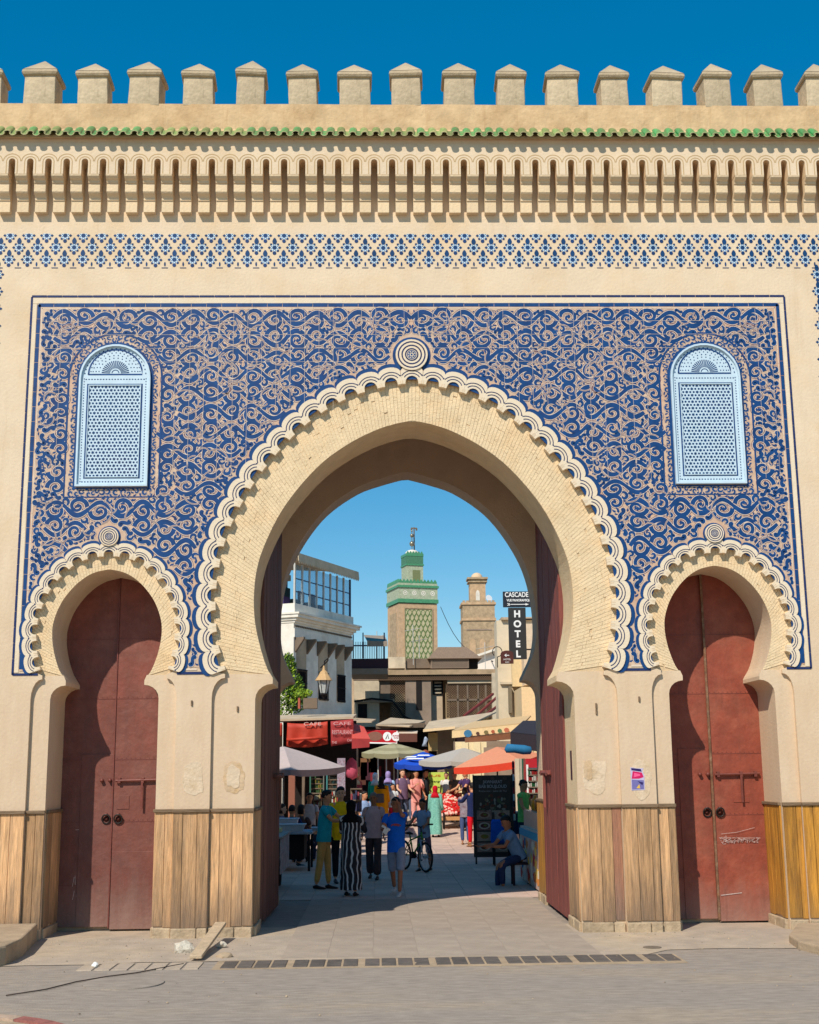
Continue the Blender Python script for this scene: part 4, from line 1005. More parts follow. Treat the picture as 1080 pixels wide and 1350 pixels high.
wz0, wz1 = zc(918), zc(850)
for f0, f1 in ((0.04, 0.20), (0.40, 0.56), (0.72, 0.86)):
    x0, x1 = f0*LEN, f1*LEN
    o = MB(); o.box(x0, -0.012, wz0, x1, -0.002, zl-0.06); w_ = o.build('window', C['tan'], cafe)
    o = MB(); o.box(x0+0.05, -0.03, wz0, x1-0.05, -0.013, wz0+0.95); o.build('shutter', C['dark'], w_)
    o = MB(); n = 7
    for k in range(n+1): q = x0+0.04+(x1-x0-0.08)*k/n; o.box(q, -0.07, wz0-0.05, q+0.02, -0.035, wz0+1.05)
    for zz in (0.0, 0.5, 1.0): o.box(x0, -0.08, wz0+zz, x1, -0.036, wz0+zz+0.03)
    o.build('window_grille', C['dark'], w_, kind='stuff')
    for q in (x0-0.12, x1+0.02):
        o = MB()
        o.add([(q, -0.38, zl-0.12), (q+0.12, -0.38, zl-0.12), (q+0.12, -0.003, zl-0.62), (q, -0.003, zl-0.62), (q, -0.38, zl-0.055), (q+0.12, -0.38, zl-0.055), (q+0.12, -0.003, zl-0.055), (q, -0.003, zl-0.055)], [(0,1,2,3),(7,6,5,4),(0,4,5,1),(1,5,6,2),(0,3,7,4)])
        o.build('eave_bracket', C['wood'], cafe)
# front wall facing the gate
b = MB(); b.box(-0.01, 0.0, -0.2, 0.001, 7.0, zm-0.25); b.build('front_wall', C['white'], cafe)
b = MB(); pts = [(0.55+0.0, zc(900)), (1.25, zc(900)), (1.25, zc(848))]+[(0.9+0.35*math.cos(a), zc(848)+0.45*math.sin(a)) for a in np.linspace(0, math.pi, 9)]+[(0.55, zc(848))]
tfm = Matrix(((0,1,0,0),(1,0,0,0),(0,0,1,0),(0,0,0,1))); b.prism(pts, -0.05, -0.012, tf=tfm); b.build('arched_window', C['glass'], cafe)
# terrace: posts, glazing, awning
gl = bpy.data.materials.new('tinted_glass'); gl.use_nodes = True; g_ = gl.node_tree.nodes['Principled BSDF']; g_.inputs['Base Color'].default_value = (0.55, 0.68, 0.78, 1); g_.inputs['Transmission Weight'].default_value = 0.85; g_.inputs['Roughness'].default_value = 0.03; g_.inputs['IOR'].default_value = 1.1
for k in range(8):
    x = 0.1+(LEN-0.2)*k/8; b = MB(); b.box(x+0.04, 0.03, zt+0.02, x+(LEN-0.2)/8-0.04, 0.035, zc(745)+0.05); b.build('glass_pane', gl, cafe)
za = zc(745)
for k in range(9):
    x = 0.1+(LEN-0.2)*k/8; b = MB(); b.box(x-0.035, 0.0, zt, x+0.035, 0.07, za+0.1-0.9*0*x/LEN); b.build('terrace_post', C['steel'] if k < 8 else C['bluesteel'], cafe)
for k in range(5):
    x = 0.5+(LEN-1.0)*k/4; b = MB(); b.box(x-0.08, 2.8, zt, x+0.08, 2.95, za+0.2); b.build('inner_post', C['bluesteel'], cafe)
b = MB(); b.box(0.02, 2.86, zt, LEN, 2.9, zt+0.9); b.build('low_partition', C['dark'], cafe)
b = MB(); b.box(0.1, 0.02, zt+0.45, LEN-0.1, 0.05, zt+0.49); b.box(0.1, 0.02, zt+0.95, LEN-0.1, 0.05, zt+0.99); b.build('handrail', C['bluesteel'], cafe, kind='stuff')
b = MB(); b.box(-0.2, 2.9, za+0.25, LEN+0.05, 6.0, za+0.5); b.build('roof_slab', C['tan'], cafe)
b = MB(); nn = 34; 
rows = [(0.35, 0.62), (-0.35, 0.28), (-0.38, 0.02)]
for k in range(nn*2+1):
    x = -0.25+(LEN+0.3)*k/(nn*2); dz = -0.10 if k % 2 else 0
    b.v += [(x, 2.9, za+0.75), (x, -0.3, za+0.42), (x, -0.33, za+0.12+dz)]
for k in range(nn*2):
    for r_ in range(2): b.f.append((k*3+r_, k*3+r_+1, k*3+r_+4, k*3+r_+3)); b.m.append(0)
o = b.build('awning', C['sheet'], cafe); sm = o.modifiers.new('thick', 'SOLIDIFY'); sm.thickness = 0.03
for k, (fx, col) in enumerate(((0.25, (60, 40, 90)), (0.42, (30, 60, 60)), (0.66, (70, 40, 30)), (0.85, (40, 50, 90)))):
    o = MB(); x = fx*LEN; o.box(x-0.25, 1.0, zt+0.001, x+0.25, 1.5, zt+0.45); o.box(x-0.25, 1.45, zt+0.45, x+0.25, 1.5, zt+0.95); c_ = o.build('terrace_chair', simple('chair_%d' % k, *col), None)
    c_.matrix_world = Matrix.Translation(cafe.location) @ Matrix.Rotation(cafe.rotation_euler.z, 4, 'Z'); tag(c_, '%s chair on the glazed roof terrace' % ['purple, leftmost', 'dark green, second', 'brown, third', 'blue, rightmost'][k], 'chair')
# green creeper by the cafe wall
def foliage(name, boxes, n, size, label, cat, cols, parent=None, seed=1):
    rnd = random.Random(seed); b = MB()
    for _ in range(n):
        (c, r_) = rnd.choice(boxes); 
        while True:
            p = Vector((rnd.uniform(-1, 1), rnd.uniform(-1, 1), rnd.uniform(-1, 1)))
            if p.length < 1: break
        P = Vector((c[0]+p.x*r_[0], c[1]+p.y*r_[1], c[2]+p.z*r_[2])); s_ = size*rnd.uniform(0.6, 1.4)
        a = Vector((rnd.gauss(0, 1), rnd.gauss(0, 1), rnd.gauss(0, 1))).normalized(); q = a.orthogonal().normalized(); r2 = a.cross(q)
        b.add([P-q*s_, P+r2*s_*0.45, P+q*s_, P-r2*s_*0.45], [(0, 1, 2, 3)], rnd.randrange(len(cols)))
    o = b.build(name, cols, parent); return o
leafs = [simple('leaf_%d' % i, *c, 0.6, 0.2) for i, c in enumerate(((70, 105, 28), (115, 145, 35), (150, 175, 45), (45, 75, 25)))]
v1 = at(386, 905, Y=29.0); v2 = at(380, 925, Y=29.0)
tr = empty('creeper', 'bright green creeper climbing beside the white cafe wall', 'plant', loc=(v1.x, v1.y, 0))
b = MB(); b.tube([(0, 0.2, 0), (0.05, 0.15, 2.5), (-0.05, 0.1, 4.4)], [0.06, 0.05, 0.02], 7); b.build('stem', C['wood'], tr)
foliage('leaves', [((-0.15, 0, v1.z+0.7), (0.28, 0.35, 0.53)), ((-0.06, 0, v1.z+0.06), (0.46, 0.4, 0.5)), ((-0.36, 0, v2.z), (0.62, 0.45, 0.62)), ((0.12, 0, v2.z+0.12), (0.38, 0.35, 0.56))], 3000, 0.062, '', '', leafs, tr)
v = at(400, 925, Y=21.8); tr = empty('potted_plant', 'small yellow-green plant on a red post above the red awnings', 'plant', loc=(v.x, v.y, 0))
b = MB(); b.tube([(-0.12, 0, 3.95), (-0.12, 0, v.z+0.12)], 0.04, 6); b.build('post', simple('salmon_post', 185, 95, 75), tr)
foliage('leaves', [((0, 0, v.z+0.25), (0.28, 0.2, 0.14))], 260, 0.045, '', '', leafs[1:3], tr, 4)
b = MB(); b.box(0.0, -0.1, 3.95, 0.42, 0.3, v.z+0.1); b.build('crate', C['wood'], tr)
# --- street lantern
v = at(427, 916, Y=30.0); ln = empty('street_lantern', 'old street lantern with glass panes on a wall bracket', 'lantern', loc=(v.x, v.y, v.z-0.0)); s_ = 40/1675.0
b = MB(); b.lathe([(0.06, 0.0), (0.10, 0.05), (0.18, 0.42), (0.16, 0.42), (0.05, 0.02)], (0, 0, 0), 6); b.build('glass', simple('lantern_glass', 190, 190, 185, 0.2), ln)
b = MB(); 
for k in range(6): a = k*math.pi/3; b.tube([(0.10*math.cos(a), 0.10*math.sin(a), 0.04), (0.185*math.cos(a), 0.185*math.sin(a), 0.43)], 0.012, 5)
b.lathe([(0.02, -0.12), (0.05, -0.05), (0.11, 0.0), (0.11, 0.04)], (0, 0, 0), 8); b.build('frame', C['dark'], ln)
b = MB(); b.lathe([(0.26, 0.42), (0.24, 0.46), (0.14, 0.60), (0.12, 0.66), (0.05, 0.72), (0.02, 0.86)], (0, 0, 0), 10); b.build('hood', simple('brass_hood', 200, 160, 110, 0.5), ln)
b = MB(); b.tube([(0, 0, 0.8), (0.02, 0.02, 1.0), (0.12, 0.1, 1.08), (0.1, 0.5, 1.05), (-0.15, 1.3, 0.9)], 0.02, 6); b.build('bracket', C['dark'], ln)
# --- second terrace with railing behind the cafe
YB2 = 37.5
ln.scale = (1.24, 1.24, 1.24)
def quadbox(px0, py0, px1, py1, Y, depth, mt, name, parent=None, b=None):
    p, q = at(px0, py1, Y=Y), at(px1, py0, Y=Y); bb = b or MB(); bb.box(min(p.x, q.x), Y, min(p.z, q.z), max(p.x, q.x), Y+depth, max(p.z, q.z))
    return bb.build(name, mt, parent) if b is None else None
t2 = empty('railed_terrace', 'dark railed balcony terrace with small grey awning beside the cafe', 'terrace')
quadbox(463, 868, 512, 881, YB2, 3, simple('maroon_base', 60, 35, 45), 'balcony_base', t2); quadbox(463, 881, 512, 889, YB2-0.15, 3.1, C['brown'], 'floor_beam', t2)
for k in range(18):
    px = 466+k*2.3; quadbox(px, 846, px+0.6, 868, YB2+0.01, 0.03, C['dark'], 'baluster', t2)
quadbox(465, 850, 508, 852, YB2, 0.05, C['bluesteel'], 'top_rail', t2)
for px in (465, 478, 506): quadbox(px, 834, px+1.5, 868, YB2+0.06, 0.05, C['bluesteel'], 'post', t2)
p, q = at(480, 837, Y=YB2+1.5), at(511, 849, Y=YB2-0.3); b = MB(); b.add([(p.x, YB2+1.5, p.z), (q.x-0.1, YB2+1.5, p.z-0.05), (q.x, YB2-0.3, q.z+0.1), (p.x+0.15, YB2-0.3, q.z+0.15), (p.x+0.15, YB2-0.3, q.z-0.1), (q.x, YB2-0.3, q.z-0.1)], [(0,3,2,1), (3,4,5,2)])
o = b.build('small_awning', simple('grey_awning', 150, 135, 118, 0.8), t2); sm = o.modifiers.new('thick', 'SOLIDIFY'); sm.thickness = 0.03
# --- long timber house with lattice closing the view
Y3 = 41.5
hz_ = empty('lattice_house', 'long beige house with timber beam roof and lattice screens closing the street', 'building')
quadbox(440, 884, 705, 1075, Y3+2.0, 8, C['tan'], 'back_wall', hz_)
quadbox(467, 884, 500, 960, Y3, 1.99, C['beige'], 'left_bay', hz_); quadbox(535, 893, 568, 960, Y3, 1.99, C['brown'], 'dark_bay', hz_); quadbox(568, 893, 583, 960, Y3+0.5, 1.4, C['tan'], 'recess_wall', hz_)
quadbox(549, 893, 556, 936, Y3-0.03, 0.02, C['dark'], 'slit_opening', hz_); quadbox(571, 897, 584, 916, Y3+0.44, 0.03, C['dark'], 'small_window', hz_)
b = MB()
for k in range(4): quadbox(573, 899+k*4.4, 582, 901+k*4.4, Y3+0.40, 0.02, None, '', None, b)
b.build('louvres', C['sheet'], hz_, kind='stuff')
quadbox(650, 887, 660, 962, Y3-0.2, 2.0, C['beige'], 'corner_pier', hz_)
quadbox(487, 882, 661, 890, Y3-0.12, 2.6, mat('tan_timber', (0.42, 0.29, 0.17), 0.85, 0.25, 3, 0.5, 12), 'roof_beam', hz_)  # beam in one tan base colour
quadbox(466, 892, 512, 897, Y3-0.02, 0.5, C['brown'], 'left_beam', hz_)
quadbox(470, 922, 520, 926, Y3-0.15, 0.3, C['tan'], 'ledge', hz_)
quadbox(472, 928, 484, 948, Y3-0.04, 0.05, C['dark'], 'doorway', hz_); quadbox(500, 894, 515, 922, Y3+0.1, 0.5, C['wood'], 'shutter', hz_)
quadbox(590, 893, 648, 901, Y3+0.02, 0.08, C['sheet'], 'pelmet', hz_)
def lattice(px0, py0, px1, py1, Y, pitch, th, parent, mt, name='lattice_screen'):
    p, q = at(px0, py1, Y=Y), at(px1, py0, Y=Y); x0, x1, z0, z1 = p.x, q.x, p.z, q.z; b = MB(); W_ = x1-x0; H_ = z1-z0
    k = -H_
    while k < W_:
        for sg in (0, 1):
            xa, za_, xb, zb_ = k, 0, k+H_, H_
            if xa < 0: za_ -= xa; xa = 0
            if xb > W_: zb_ -= xb-W_; xb = W_
            if xb > xa:
                if sg: a_, c_ = (x0+W_-xa, z0+za_), (x0+W_-xb, z0+zb_)
                else: a_, c_ = (x0+xa, z0+za_), (x0+xb, z0+zb_)
                b.ribbon([a_, c_], th, Y+sg*0.012)
        k += pitch
    b.box(x0-0.04, Y-0.02, z0-0.04, x1+0.04, Y+0.02, z0); b.box(x0-0.04, Y-0.02, z1, x1+0.04, Y+0.02, z1+0.04); b.box(x0-0.04, Y-0.02, z0, x0, Y+0.02, z1); b.box(x1, Y-0.02, z0, x1+0.04, Y+0.02, z1)
    return b.build(name, mt, parent, kind='stuff')
lw = simple('lattice_wood', 95, 72, 52, 0.8)
quadbox(515, 893, 536, 950, Y3+0.42, 0.05, simple('sunlit_plaster', 245, 225, 185), 'sunlit_wall', hz_)  # bright colour stands for the sunlit space seen through the lattice
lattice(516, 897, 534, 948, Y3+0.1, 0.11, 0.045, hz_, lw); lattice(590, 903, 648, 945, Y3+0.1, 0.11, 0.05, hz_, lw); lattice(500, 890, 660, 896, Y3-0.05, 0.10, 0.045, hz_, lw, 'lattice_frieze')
quadbox(588, 901, 650, 950, Y3+0.42, 0.05, simple('sunlit_plaster2', 190, 165, 125), 'sunlit_wall', hz_)  # second backing, sunlight again put into its pale colour
for px in (603, 616, 630, 640): quadbox(px, 903, px+1.6, 946, Y3+0.06, 0.04, C['wood'], 'screen_post', hz_)
quadbox(590, 921, 648, 924, Y3+0.06, 0.04, C['wood'], 'screen_rail', hz_)
b = MB(); pts = [at(a, c, Y=Y3-0.3) for a, c in ((467, 925), (490, 921), (517, 924), (524, 932), (532, 944), (545, 950))]; b.tube(pts, 0.05, 6); b.build('cable', C['dark'], hz_, smooth=True)
for (a, c, e, f) in ((612, 944, 650, 915), (618, 953, 662, 913), (637, 945, 663, 926)):
    p, q = at(a, c, Y=Y3-6), at(e, f, Y=Y3-2); b = MB(); b.tube([p, q], 0.06, 6); o = b.build('awning_pole', simple('red_pole', 130, 50, 40)); tag(o, {612: 'upper long', 618: 'middle long', 637: 'short lower'}[a]+' red awning pole leaning by the lattice house', 'pole', 'red awning poles')
# kiosk roof above
kk = empty('roof_pavilion', 'small brown hipped-roof pavilion standing on the lattice house', 'pavilion')
Yk = Y3+1.5; p, q = at(568, 881, Y=Yk), at(631, 868, Y=Yk); r0, r1 = at(578, 853, Y=Yk+1.5), at(615, 853, Y=Yk+1.5)
b = MB(); b.box(p.x, Yk, p.z, q.x-0.5, Yk+3, q.z); b.build('walls', C['brown'], kk); quadbox(618, 868, 630, 881, Yk+0.3, 2, C['dark'], 'dark_side', kk)
lattice(570, 869, 617, 880, Yk-0.03, 0.12, 0.05, kk, simple('grey_lattice', 130, 112, 95))
b = MB(); e_ = 0.15; b.add([(p.x-e_, Yk-e_, q.z), (q.x+e_, Yk-e_, q.z), (q.x+e_, Yk+3.2, q.z), (p.x-e_, Yk+3.2, q.z), (r0.x, Yk+1.5, r0.z), (r1.x, Yk+1.5, r1.z)], [(0, 1, 5, 4), (1, 2, 5), (2, 3, 4, 5), (3, 0, 4), (0, 3, 2, 1)]); b.build('hipped_roof', mat('brown_roof', (0.26, 0.17, 0.11), 0.9, 0.2, 4, 0.5, 14, streak=(5, 1, 1)), kk)
quadbox(536, 868, 568, 881, Yk+0.2, 2, C['wood'], 'board_fence', kk); quadbox(511, 866, 534, 881, Yk, 1, C['beige'], 'low_wall', kk)
# ------------------------------------------------------------------ minarets beyond the roofs
def upright(px, py, Y): return at(px, py, Y=Y)
def minaret_green():
    Y = 110.0; base = at(528, 1017, Y=Y); sc = (at(529, 1017, Y=Y)-at(528, 1017, Y=Y)).x; s_ = 54.4*sc; ph = R(17)
    z = lambda py: at(546, py, Y=Y).z
    t = empty('minaret', 'square stone minaret with green tiled bands and golden balls on its spire', 'minaret', loc=(base.x, Y, 0), rotz=R(16))
    # local: near corner at origin, main face along +x, left face going back
    b = MB(); b.box(0, 0, -2, s_, s_, z(795)); b.build('shaft', C['stone'], t)
    b = MB(); b.box(-0.12, -0.12, z(794), s_+0.12, s_+0.12, z(789)); b.build('lower_band', C['green'], t)
    b = MB(); b.box(-0.05, -0.05, z(789), s_+0.05, s_+0.05, z(774)); b.build('pale_band', C['palegreen'], t)
    for k in range(4):
        b = MB(); x = s_*(0.16+k*0.24); b.ribbon([(x+0.2*math.cos(a), z(781)+0.2*math.sin(a)) for a in np.linspace(0, 2*math.pi, 12, endpoint=False)], 0.08, -0.06, closed=True); b.disc(x, z(781), 0.09, -0.06, 8); b.build('roundel', C['white'], t)
    b = MB(); b.box(-0.16, -0.16, z(774), s_+0.16, s_+0.16, z(771)); b.build('upper_band', C['green'], t)
    b = MB(); b.box(-0.05, -0.05, z(771), s_+0.05, s_+0.05, z(768)); b.build('parapet', C['palegreen'], t)
    for f_ in range(2):
        for k in range(11):
            b = MB(); u = (k+0.5)/11*s_; zz = z(768)
            q = [(u-0.17, zz), (u+0.17, zz), (u+0.17, zz+0.15), (u, zz+0.42), (u-0.17, zz+0.15)]
            tf = None if f_ == 0 else Matrix(((0,1,0,0),(1,0,0,0),(0,0,1,0),(0,0,0,1)))
            b.prism(q, -0.05, 0.12, tf=tf); b.build('merlon', C['green'], t)
    # sebka panels
    xa, xb, za_, zb_ = 0.16*s_, 0.85*s_, z(874), z(803)
    b = MB(); b.box(xa, -0.03, za_, xb, -0.002, zb_); b.build('carved_panel', mat('sebka_ground', (0.50, 0.45, 0.27), 0.85, 0.2, 5, stain=(0.5, 0.36, 0.2), samt=0.6, sscale=2), t)
    b = MB(); W_, H_ = xb-xa, zb_-za_; nx = 6; nz = int(H_/(W_/nx*1.15))
    for j in range(nz):
        for i in range(nx+(j % 2)):
            cx = xa+(i+0.5-(j % 2)*0.5)*W_/nx; cz = za_+(j+0.5)*H_/nz; hw, hh = W_/nx*0.5, H_/nz
            for sg in (-1, 1):
                c = [(cx, cz-hh*0.7), (cx+sg*hw*0.75, cz-hh*0.3), (cx+sg*hw*0.95, cz), (cx+sg*hw*0.6, cz+hh*0.35), (cx, cz+hh*0.8)]
                c = [(min(max(a, xa), xb), min(max(q, za_), zb_)) for a, q in c]; b.ribbon(c, 0.055, -0.06)
    b.build('sebka_net', simple('muted_sebka', 105, 128, 72, 0.8, 0.25, scale=3), t, kind='stuff')
    b = MB(); b.box(xa-0.12, -0.08, za_, xa-0.03, -0.003, zb_+0.1); b.box(xb+0.03, -0.08, za_, xb+0.12, -0.003, zb_+0.1); b.box(xa-0.12, -0.08, zb_+0.1, xb+0.12, -0.003, zb_+0.19); b.build('panel_frame', C['stone2'], t)
    b = MB(); b.box(-0.03, 0.2*s_, za_, -0.002, 0.8*s_, z(806)); b.build('side_panel', C['stone2'], t)
    # lantern tower
    u0 = 0.30*s_; u1 = u0+24*sc
    b = MB(); b.box(u0, 0.3*s_, z(768), u1, 0.3*s_+24*sc, z(742)); b.build('lantern_shaft', C['palegreen'], t)
    yb = 0.3*s_
    b = MB(); b.box(u0-0.08, yb-0.08, z(742), u1+0.08, yb+24*sc+0.08, z(740)); b.box(u0-0.05, yb-0.05, z(729.5), u1+0.05, yb+24*sc+0.05, z(726)); b.build('lantern_band', C['green'], t)
    b = MB(); b.box(u0-0.02, yb-0.02, z(740), u1+0.02, yb+24*sc+0.02, z(729.5)); b.build('knot_frieze', simple('knot_green', 75, 125, 95, 0.6, 0.4, scale=25), t)
    for k in range(6):
        b = MB(); u = u0+(k+0.5)/6*(u1-u0); zz = z(726); b.prism([(u-0.12, zz), (u+0.12, zz), (u+0.12, zz+0.08), (u, zz+0.26), (u-0.12, zz+0.08)], yb-0.05, yb+0.05); b.build('lantern_merlon', C['green'], t)
    b = MB(); b.prism([(u0+0.65, z(764)), (u0+1.45, z(764)), (u0+1.45, z(748)), (u0+0.65, z(748))], yb-0.03, yb-0.001); b.build('blind_arch', simple('olive_recess', 120, 125, 85), t)
    cx, cy = (u0+u1)/2, yb+12*sc
    b = MB(); b.lathe([(0.72, z(726)), (0.70, z(723)), (0.5, z(720.5)), (0.2, z(719.3)), (0.03, z(719))], (cx, cy, 0), 14); b.build('dome', C['white'], t, smooth=True)
    b = MB(); zz = z(719); b.tube([(cx, cy, zz), (cx, cy, z(693))], 0.045, 6)
    for q, r_ in ((711, 0.29), (700, 0.21), (694, 0.10)): b.lathe([(0.03, -r_), (r_*0.7, -r_*0.7), (r_, 0), (r_*0.7, r_*0.7), (0.03, r_)], (cx, cy, z(q)), 10)
    b.build('finial', simple('old_copper', 150, 140, 120, 0.3, metal=0.6), t, smooth=True)
    b = MB(); px_ = u1-0.55; b.tube([(px_, yb+1.2, z(726)), (px_, yb+1.2, z(688))], 0.07, 6); b.box(px_-0.3, yb+1.15, z(690), px_+0.3, yb+1.25, z(688.4)); b.box(px_-0.34, yb+1.1, z(692), px_-0.22, yb+1.3, z(689)); b.box(px_+0.22, yb+1.1, z(692), px_+0.34, yb+1.3, z(689)); b.build('mast', C['wood'], t)
minaret_green()
def minaret_brick():
    Y = 130.0; p = at(613.5, 1017, Y=Y); q = at(658, 1017, Y=Y); s_ = q.x-p.x; sc = s_/44.5; z = lambda py: at(636, py, Y=Y).z
    t = empty('minaret', 'weathered brown brick minaret with small domed turret, right of the green one', 'minaret', loc=(p.x, Y, 0))
    b = MB(); b.box(0.05, 0.05, -2, s_-0.05, s_, z(794)); b.build('shaft', C['stone2'], t)
    b = MB(); b.box(-0.08, -0.08, z(818), s_+0.08, s_, z(814.5)); b.build('ledge', C['stone'], t); b = MB(); b.box(-0.1, -0.1, z(797), s_+0.1, s_+0.1, z(794)); b.build('ledge', C['stone'], t)
    for k in range(9): b = MB(); u = (k+0.5)/9*s_; b.box(u-0.16, -0.05, z(794), u+0.16, 0.2, z(791.5)); b.build('merlon', C['stone2'], t)
    b = MB(); b.box(0.12*s_, -0.0, z(831), 0.88*s_, 0.04, z(829)); b.build('string_course', C['brown'], t)
    for k in range(3):
        u = s_*(0.3+0.3*k); b = MB(); b.prism([(u-0.35, z(868)), (u+0.35, z(868)), (u+0.35, z(848))]+[(u+0.35*math.cos(a), z(848)+0.5*math.sin(a)) for a in np.linspace(0, math.pi, 7)][1:-1]+[(u-0.35, z(848))], -0.03, 0.049); b.build('blind_arch', C['stone'], t)
    u0, u1 = 11.5*sc, 33*sc; yb = 0.25*s_
    b = MB(); b.box(u0, yb, z(794), u1, yb+u1-u0, z(765)); b.build('turret', C['stone'], t)
    b = MB(); b.prism([(u0+0.7, z(790)), (u1-0.7, z(790)), (u1-0.7, z(781))]+[((u0+u1)/2+((u1-u0)/2-0.7)*math.cos(a), z(781)+0.4*math.sin(a)) for a in np.linspace(0, math.pi, 7)][1:-1]+[(u0+0.7, z(781))], yb-0.02, yb+0.001); b.build('turret_window', C['white'], t)
    b = MB(); b.box(u0-0.2, yb-0.2, z(766), u1+0.2, yb+u1-u0+0.2, z(764.5)); b.box(u0-0.28, yb-0.28, z(762), u1+0.28, yb+u1-u0+0.28, z(759.5)); b.box(u0-0.02, yb-0.02, z(764.5), u1+0.02, yb+u1-u0, z(762)); b.build('turret_cornice', C['stone2'], t)
    r_ = 8.2*sc; b = MB(); b.lathe([(r_, 0)]+[(r_*math.cos(a), r_*0.98*math.sin(a)) for a in np.linspace(0.15, 1.5, 7)], ((u0+u1)/2, yb+(u1-u0)/2, z(759.5)), 16); b.build('dome', simple('dome_plaster', 215, 185, 150, 0.9), t, smooth=True)
    b = MB(); b.lathe([(0.02, -0.05), (0.3, 0.0), (0.42, 0.08)], (0, 0, 0), 12); o = b.build('satellite_dish', simple('dish', 215, 215, 215, 0.5), t, loc=(36.5*sc, 0.3, z(788.5))); o.rotation_euler = (R(70), 0, R(25))
minaret_brick()
# white gabled house and right-hand building
wh = empty('white_house', 'white house wall with sloping top below the brick minaret', 'house'); Y = 51.0
pts = [at(a, c, Y=Y) for a, c in ((626, 885), (700, 885), (700, 845), (662, 853), (626, 866))]
b = MB(); b.prism([(p.x, p.z) for p in pts], Y, Y+6); b.build('gable_wall', mat('bright_render', (0.80, 0.70, 0.60), 0.9, 0.08, 1.2), wh)
pts = [at(a, c, Y=Y) for a, c in ((624, 868), (662, 855), (700, 846), (700, 843.5), (662, 852), (624, 865))]
b = MB(); b.prism([(p.x, p.z) for p in pts], Y-0.3, Y+6); b.build('coping', C['white'], wh)
rb = empty('corner_building', 'tall cream building with pilasters behind the hotel signs, right', 'building'); Y = 30.0
quadbox(661, 817, 760, 1085, Y, 1.0, mat('cream_render', (0.66, 0.55, 0.39), 0.9, 0.12, 1.1, 0.3, 14, stain=(0.42, 0.34, 0.22), samt=0.6, sscale=0.8), 'wall', rb)
quadbox(661, 813, 760, 817, Y-0.15, 1.2, C['tan'], 'coping', rb); quadbox(660, 898, 760, 902, Y-0.12, 0.3, C['beige'], 'string_course', rb); quadbox(672, 838, 676, 850, Y-0.02, 0.03, C['dark'], 'window', rb)
quadbox(676, 838, 692, 905, Y-0.3, 0.29, simple('cream_pilaster', 215, 190, 145), 'pilaster', rb)
for px in (671.5, 685.5): quadbox(px, 905, px+3.2, 940, Y-0.25, 0.24, simple('grey_groove', 120, 108, 88), 'shaded_groove', rb)  # grooves between the ribs as grey strips, their shade painted in
quadbox(690, 905, 760, 1000, Y-2.5, 2.4, simple('cream_pier', 225, 195, 150), 'pier', rb)  # pier in one cream base colour
quadbox(692, 822, 720, 903, Y-1.2, 1.1, simple('pinkish_wall', 220, 195, 165), 'side_wing', rb)
# aerials and a wire over the roofs
for k, (px, py, h_, Y_) in enumerate(((545, 868, 1.6, 43.0), (553, 868, 1.1, 43.4), (640, 884, 1.3, 42.0), (497, 868, 1.2, 39.0))):
    v = at(px, py, Y=Y_); t = empty('aerial', ['taller television aerial in front of the green minaret', 'shorter television aerial in front of the green minaret', 'television aerial at the right end of the timber beam', 'television aerial by the railed terrace'][k], 'aerial', loc=(v.x, Y_, v.z-0.3))
    b = MB(); b.tube([(0, 0, 0), (0, 0, h_+0.3)], 0.018, 5); b.build('mast', C['steel'], t); b = MB(); b.tube([(-0.4, 0.1, h_), (0.4, -0.1, h_+0.12)], 0.012, 4)
    for q in range(5): x = -0.32+q*0.16; b.tube([(x, -0.2, h_+0.06+x*0.15), (x, 0.2, h_+0.06+x*0.15)], 0.008, 4)
    b.build('elements', C['steel'], t)
p0_, p1_ = at(581, 800, Y=110), at(650, 872, Y=50); b = MB(); b.tube([p0_.lerp(p1_, q/8)-Vector((0, 0, 1.2*math.sin(math.pi*q/8))) for q in range(9)], 0.03, 4); tag(b.build('wire', C['dark']), 'thin wire running down from the green minaret to the right', 'wire')
# signs
def sign_panel(px0, py0, px1, py1, Y, mt, name, label, th=0.06):
    p, q = at(px0, py1, Y=Y), at(px1, py0, Y=Y); t = empty(name, label, 'sign', loc=((p.x+q.x)/2, Y, (p.z+q.z)/2)); w_, h_ = abs(q.x-p.x), abs(q.z-p.z)
    b = MB(); b.box(-w_/2, 0, -h_/2, w_/2, th, h_/2); b.build('board', mt, t, bevel=0.01); return t, w_, h_
wt = simple('sign_white', 235, 235, 232, 0.6, 0.02); nv = simple('sign_dark', 34, 40, 50, 0.5, 0.1); ch = simple('sign_charcoal', 50, 50, 50, 0.5, 0.08)
Y = 20.5
t, w_, h_ = sign_panel(663.5, 779.5, 706, 800.5, Y, nv, 'direction_sign', 'dark navy sign reading CASCADE with a white arrow, above the hotel sign')
put_text('CASCADE', 0.20, t, (-0.08, -0.004, 0.13), wt, bold=0.004, width=0.70); put_text('VUE PANORAMIQUE', 0.10, t, (0.0, -0.004, -0.035), wt, width=0.76, bold=0.003)
b = MB(); b.box(-0.30, -0.012, -0.165, 0.18, -0.003, -0.145); b.add([(0.18, -0.012, -0.19), (0.28, -0.012, -0.155), (0.18, -0.012, -0.12)], [(0, 1, 2)]); b.ribbon([(-0.36, -0.12), (-0.31, -0.155), (-0.36, -0.19)], 0.02, -0.012); b.ribbon([(-0.32, -0.12), (-0.27, -0.155), (-0.32, -0.19)], 0.02, -0.012); b.build('arrow', wt, t)
t, w_, h_ = sign_panel(672, 800.9, 693, 869, Y, ch, 'hotel_sign', 'tall charcoal vertical sign reading HOTEL in white letters', 0.12)
for k, c_ in enumerate('HOTEL'): 
    put_text(c_, 0.27, t, (0.0, -0.004, h_/2-0.20-k*(h_-0.34)/4), wt, bold=0.012)
